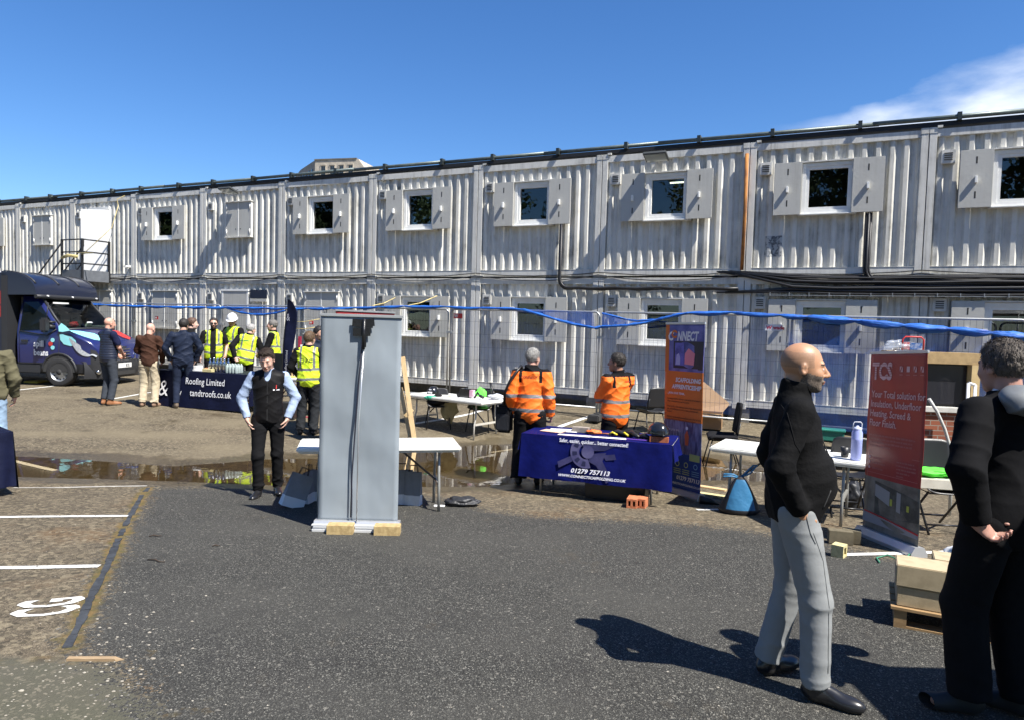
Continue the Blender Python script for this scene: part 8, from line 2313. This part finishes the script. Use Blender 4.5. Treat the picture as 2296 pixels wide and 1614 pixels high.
# shoulder bag
hb_ = P.M @ Vector((-.345, .04, .86))
t = thing('shoulder_bag', 'black laptop shoulder bag hanging at the side of the grey haired man in orange', 'bag', hb_, R(-20))
mb = MB(); mb.box(-.11, .11, -.065, .065, -.20, .17, ch=.035); mb.build('bag_body', cloth('black_nylon_bag', (.012, .012, .014), rough=.6, wr=.004, ws=20), t)
mb = MB(); mb.box(-.095, .095, -.088, -.060, -.17, .05, ch=.018); mb.build('front_pocket', M_bk, t)
mb = MB(); mb.tube([(-.04, 0, .165), (-.03, 0, .20), (.03, 0, .20), (.04, 0, .165)], .009, 6); mb.build('handle', M_seat, t)
loc = lambda v: (Matrix.Rotation(R(20), 4, 'Z') @ (Vector(v) - hb_))
sw = [P.M @ Vector(v) for v in ((-.345, -.02, 1.03), (-.33, -.10, 1.20), (-.26, -.155, 1.36), (-.18, -.135, 1.48), (-.13, -.05, 1.555), (-.13, .06, 1.53), (-.22, .15, 1.38), (-.33, .14, 1.15), (-.345, .08, 1.03))]
mb = MB(); mb.tube([loc(v) for v in sw], .017, 6); mb.build('strap', M_seat, t)
# ---- 5 dark haired man in orange
f5 = spot(1374, 1090)
P = Person('dark haired man in an orange hi-vis jacket with folded arms, behind the blue table', f5, 793, 34, skin=(.36, .19, .13), h=.008, lean=R(-2), head=(30, 0, 0), build=1.02, belly=.03,
           hands={1: {'w': (-.02, .24, 1.12), 'pole': (1, -.2, -.6), 'dir': (-1, .1, .1), 'palm': (0, -1, 0), 'curl': .5}, -1: {'w': (.04, .27, 1.16), 'pole': (-1, -.2, -.6), 'dir': (1, .1, .0), 'palm': (0, -1, 0), 'curl': .5}})
P.make_body(); H_ = P.hair((.028, .022, .018), 'short', .009, 4); P.strands(H_, 1500, .018, 'curly')
J = P.jacket('hi_vis_jacket', [M_hvo, SILV, M_black], off=.026, hem=.80, collar=.055, loose=.010, amp=.017, seed=8, mif=orange_mif(P, ((.945, .99), (1.13, 1.175)), (.60, 1.25, 1.70)))
P.back_text(J, [('CONNECT', .028, .09, 1.41, dict(align='CENTER', shear=.2, bold=.001))], mat('print_maroon', (.16, .02, .01)), -1)
P.trousers(M_blackp, off=.02, amp=.006, cuffz=.07, wide=.02); P.shoes(mat('dark_boot', (.02, .016, .013)), high=.04)
# ---- 6 bald man in navy gilet
GR = 'visitors in front of the roofing stand'
f6 = spot(243, 907)
P = Person('bald man in a quilted navy gilet and dark jeans beside the van headlamp', f6, 713, -26, skin=(.56, .30, .22), h=.010, head=(-10, 4, 0), belly=.02, group=GR,
           hands={1: {'w': (.09, .26, 1.02), 'pole': (1, -.7, -.3), 'curl': .6, 'palm': (-1, 0, 0)}, -1: {'w': (-.08, .27, 1.0), 'pole': (-1, -.7, -.3), 'curl': .6}})
P.make_body(); P.jacket('polo_shirt', cloth('navy_polo', (.012, .015, .045)), off=.012, hem=.90, sleeve='short', collar=.03, seed=2)
M_quilt = mat('quilted_navy', (.014, .019, .038), rough=.45)
def ql(Q, P=P):
    q = torso_q(P, Q); return vest_shape(P, Q, .024, .88) - .006 * np.abs(np.sin(q[:, 2] * 62))
def vest_shape(s, Q, off, hem):
    d = s.torso(Q, off, hem, .01, armhole=.19); d = su(d, s.collar(Q, off * .5, .05), .015)
    for k in (1, -1): d = ss(d, near(Q, (s.shl[k] + s.el[k]) / 2, .24, lambda q, k=k: cone(q, s.shl[k] + (s.shl[k] - s.shl[-k]) * .08, s.el[k], .068, .052)), .01)
    return d
P.garment('gilet', ql, M_quilt, 3, .002); P.trousers(cloth('charcoal_jeans', (.045, .052, .065)), off=.010, amp=.006, cuffz=.12, wide=.006); P.shoes(mat('tan_boot', (.26, .11, .045), rough=.6), mat('boot_sole_pale', (.35, .28, .2)), high=.03)
# ---- 7 brown jumper
f7 = spot(334, 911)
P = Person('bald man in a brown jumper and beige trousers with tan boots', f7, 725, 6, skin=(.60, .34, .26), h=.010, head=(-14, 14, 0), group=GR, belly=.01, build=1.03,
           feet={1: (.11, .02, 0), -1: (-.14, .02, 0)}, hands={1: {'w': (.20, .18, .96), 'pole': (1, -.8, 0), 'curl': .8}, -1: {'w': (-.10, .25, 1.08), 'pole': (-1, -.6, -.2)}})
P.make_body(); P.jacket('jumper', cloth('brown_knit', (.055, .026, .017)), off=.018, hem=.87, collar=.03, loose=.004, amp=.012, seed=5); P.trousers(cloth('beige_chinos', (.48, .41, .29), wr=.010), off=.012, amp=.014, cuffz=.10, wide=.010, seed=8); P.shoes(mat('tan_suede', (.24, .15, .10), rough=.8), mat('boot_sole_pale', (.35, .28, .2)), high=.03)
# ---- 8 navy jacket
f8 = spot(410, 913)
P = Person('dark haired man in navy jacket and jeans, hands in pockets, at the navy table', f8, 716, 24, skin=(.5, .3, .22), h=.010, head=(-24, 6, 0), group=GR, build=1.05,
           feet={1: (.13, .03, 0), -1: (-.12, .0, 0)}, hands={1: belly_pocket_hands(1, .10, .23, .96), -1: belly_pocket_hands(-1, .10, .23, .96)})
P.make_body(); P.hair((.022, .018, .016), 'short', .013, 6); P.jacket('jacket', cloth('navy_jacket_cloth', (.013, .019, .038), wr=.010, rough=.6), off=.022, hem=.84, collar=.05, loose=.004, amp=.014, seed=7); P.trousers(cloth('navy_jeans', (.018, .025, .048)), off=.008, amp=.006, cuffz=.10); P.shoes(mat('grey_brown_boot', (.12, .09, .065), rough=.8), mat('boot_sole_pale', (.35, .28, .2)), high=.02)
# ---- 9 woman
f9 = spot(428, 894)
P = Person('woman with tied brown hair, mostly hidden behind the man in the navy jacket', f9, 714, -58, skin=(.62, .40, .32), h=.011, head=(0, 4, 0), build=.88, group=GR, hands={1: belly_pocket_hands(1), -1: belly_pocket_hands(-1)})
P.make_body(); P.hair((.10, .05, .03), 'long', .014, 7); P.jacket('jacket', M_black, off=.014, hem=.86); P.trousers(M_blackp); P.shoes(mat('black_trainer', (.012, .012, .014)))
# ---- 10 sunglasses
GS = 'exhibitors in yellow hi-vis vests'
f10 = spot(478, 894)
P = Person('man in sunglasses, black polo and open yellow hi-vis vest, facing the camera', f10, 714, 198, skin=(.50, .30, .22), h=.010, head=(4, 0, 0), group=GS,
           hands={1: {'w': (.27, .07, .93), 'pole': (.5, -1, 0)}, -1: {'w': (-.25, .10, .95), 'pole': (-.5, -1, 0)}})
P.make_body(beard=(.06, .035, .025)); P.hair((.03, .022, .018), 'short', .010, 8); P.jacket('polo_shirt', M_polob, off=.012, hem=.88, sleeve='short', collar=.03); vest(P, open_front=True, hem=.86, seed=2); P.trousers(M_blackp); P.shoes(mat('dark_boot', (.02, .016, .013)))
def put_glasses(P):
    mb = MB()
    for k in (1, -1): mb.box(.008 * k if k > 0 else -.056, .056 if k > 0 else -.008, .098, .106, -.012, .022, ch=.003)
    mb.box(-.01, .01, .10, .106, .006, .012); mb.tube([(.056, .10, .01), (.078, .0, .008)], .003, 5); mb.tube([(-.056, .10, .01), (-.078, .0, .008)], .003, 5)
    o = mb.build('sunglasses', M_hat, P.root); o.matrix_local = Matrix.Translation(P.hc) @ Matrix(P.HM.tolist()).to_4x4()
put_glasses(P)
# ---- 11 hard hat
f11 = spot(521, 890)
P = Person('man in a white hard hat and yellow hi-vis vest, looking down to the left', f11, 706, 156, skin=(.50, .28, .21), h=.010, head=(28, 14, 0), group=GS, build=1.05,
           hands={1: {'w': (.24, .16, 1.0), 'pole': (1, -.8, 0)}, -1: {'w': (-.26, .10, .98), 'pole': (-1, -.8, 0), 'curl': .8}})
P.make_body(); P.hair((.10, .08, .07), 'short', .010, 9); P.jacket('jacket', M_black, off=.018, hem=.84, collar=.07, amp=.007); vest(P, hem=.86, seed=5, off=.032); P.trousers(M_blackp); P.shoes(mat('dark_boot', (.02, .016, .013)))
o = hard_hat('hard_hat', None, (0, 0, 0), 0, M_hatw, .95, parent=P.root); o.matrix_local = Matrix.Translation(P.hc) @ Matrix(P.HM.tolist()).to_4x4() @ Matrix.Translation((0, -.012, .020)) @ Matrix.Rotation(R(-6), 4, 'X')
# ---- 12 hi-vis back
f12 = spot(548, 899)
P = Person('grey haired man seen from behind in a yellow hi-vis vest, leaning over the stand', f12, 726, 12, skin=(.58, .36, .28), h=.010, lean=R(6), side=R(9), head=(-42, 10, 0), group=GS, build=1.10, belly=.02,
           hands={-1: {'w': (-.20, -.13, .96), 'pole': (-1, -.6, 0), 'dir': (.6, -.1, -.7), 'palm': (.2, -1, 0), 'curl': .7}, 1: {'w': (.36, .20, 1.02), 'pole': (.6, -1, -.3)}})
P.make_body(); P.hair((.36, .35, .34), 'short', .012, 10); P.jacket('jumper', M_black, off=.018, hem=.84, collar=.055, amp=.007); G = vest(P, hem=.845, seed=6, off=.034, bands=((.945, .99), (1.14, 1.185))); P.back_text(G, [(quad([(-.10, .0), (-.02, .008), (-.02, .03), (-.10, .022)]), 0, 0, 1.37, {}), (quad([(-.01, .009), (.10, .0), (.10, .024), (-.01, .032)]), 0, 0, 1.37, {}), (quad([(-.11, .05), (.08, .05), (.08, .056), (-.11, .056)]), 0, 0, 1.37, {})], mat('print_green', (.04, .16, .04)), -1); P.trousers(M_blackp); P.shoes(mat('dark_boot', (.02, .016, .013)))
# ---- 13 right hi-vis
f13 = spot(611, 899)
P = Person('grey haired man in yellow hi-vis facing left, just left of the feather flag', f13, 718, 95, skin=(.52, .31, .24), h=.010, head=(4, 2, 0), group=GS, build=1.05, belly=.02, hands={-1: {'w': (-.12, .26, 1.02), 'pole': (-1, -.8, -.3)}, 1: {'w': (.16, .24, 1.0), 'pole': (1, -.8, -.3)}})
P.make_body(); P.hair((.15, .14, .13), 'short', .010, 11); P.jacket('jacket', M_black, off=.018, hem=.84, collar=.055, amp=.007); vest(P, hem=.86, seed=7, off=.032); P.trousers(M_blackp); P.shoes(mat('dark_boot', (.02, .016, .013)))
# ---- 14 DPC
f14 = spot(690, 974)
P = Person('man with light brown hair seen from behind in a yellow vest lettered DPC', f14, 745, 3, skin=(.56, .34, .26), h=.009, head=(-22, 2, 0), group=GS, build=1.04,
           feet={1: (.10, .02, 0), -1: (-.13, .03, 0)}, hands={1: {'w': (.22, .16, 1.02), 'pole': (1, -.7, -.2)}, -1: {'w': (-.20, .17, 1.0), 'pole': (-1, -.7, -.2)}})
P.make_body(); H_ = P.hair((.14, .085, .045), 'short', .012, 12); P.strands(H_, 1500, .026, 'short'); P.jacket('shirt', M_polob, off=.014, hem=.86, collar=.045, amp=.006); G = vest(P, hem=.845, seed=9, off=.026, amp=.012, bands=((.955, 1.0), (1.12, 1.165)))
vs1, fs1 = ring_poly(0, .028, .022, .032, R(-100), R(100)); 
P.back_text(G, [('PC', .085, .035, 1.265, dict(align='CENTER', bold=.0015, spacing=1.3)), ((vs1, fs1), 0, -.075, 1.267, {}), (quad([(-.105, 0), (-.07, 0), (-.07, .009), (-.105, .009)]), 0, 0, 1.264, {}), (quad([(-.105, 0), (-.07, 0), (-.07, .009), (-.105, .009)]), 0, 0, 1.320, {}), (quad([(-.10, 0), (.10, 0), (.10, .005), (-.10, .005)]), 0, 0, 1.235, {})], M_slot, -1)
P.trousers(cloth('charcoal_work_trousers', (.022, .024, .027), wr=.012), off=.014, amp=.013, cuffz=.06, wide=.010, seed=9); P.shoes(mat('dark_boot', (.02, .016, .013)), high=.02)
# ---- 15 behind DPC
f15 = spot(712, 966)
P = Person('dark haired man in a dark jacket half hidden behind the DPC vest and grey banner', f15, 733, -150, skin=(.50, .30, .22), h=.011, head=(30, 0, 0), build=1.02)
P.make_body(); P.hair((.02, .016, .014), 'short', .011, 13); P.jacket('jacket', cloth('navy_jacket_cloth', (.013, .019, .038)), off=.022, hem=.84); P.trousers(M_blackp); P.shoes(mat('dark_boot', (.02, .016, .013)))
# ---- 16 olive jacket at the left edge
f16 = spot(-26, 1052)
P = Person('man in olive jacket and light blue jeans cut by the left photo edge', f16, 738, 28, skin=(.56, .32, .24), h=.009, head=(30, 0, 0), build=1.10, belly=.02,
           hands={1: {'w': (.27, .06, .92), 'pole': (.6, -1, 0)}, -1: {'w': (-.2, .2, 1.0), 'pole': (-1, -.8, 0)}})
P.make_body(); P.hair((.07, .05, .035), 'short', .010, 14); P.jacket('jacket', cloth('olive_jacket_cloth', (.105, .096, .058), wr=.012), off=.026, hem=.83, collar=.055, loose=.012, amp=.015, seed=3); P.trousers(cloth('light_blue_jeans', (.30, .42, .56), wr=.010), off=.012, amp=.009, cuffz=.08, wide=.015, seed=3); P.shoes(mat('tan_boot', (.26, .11, .045)))
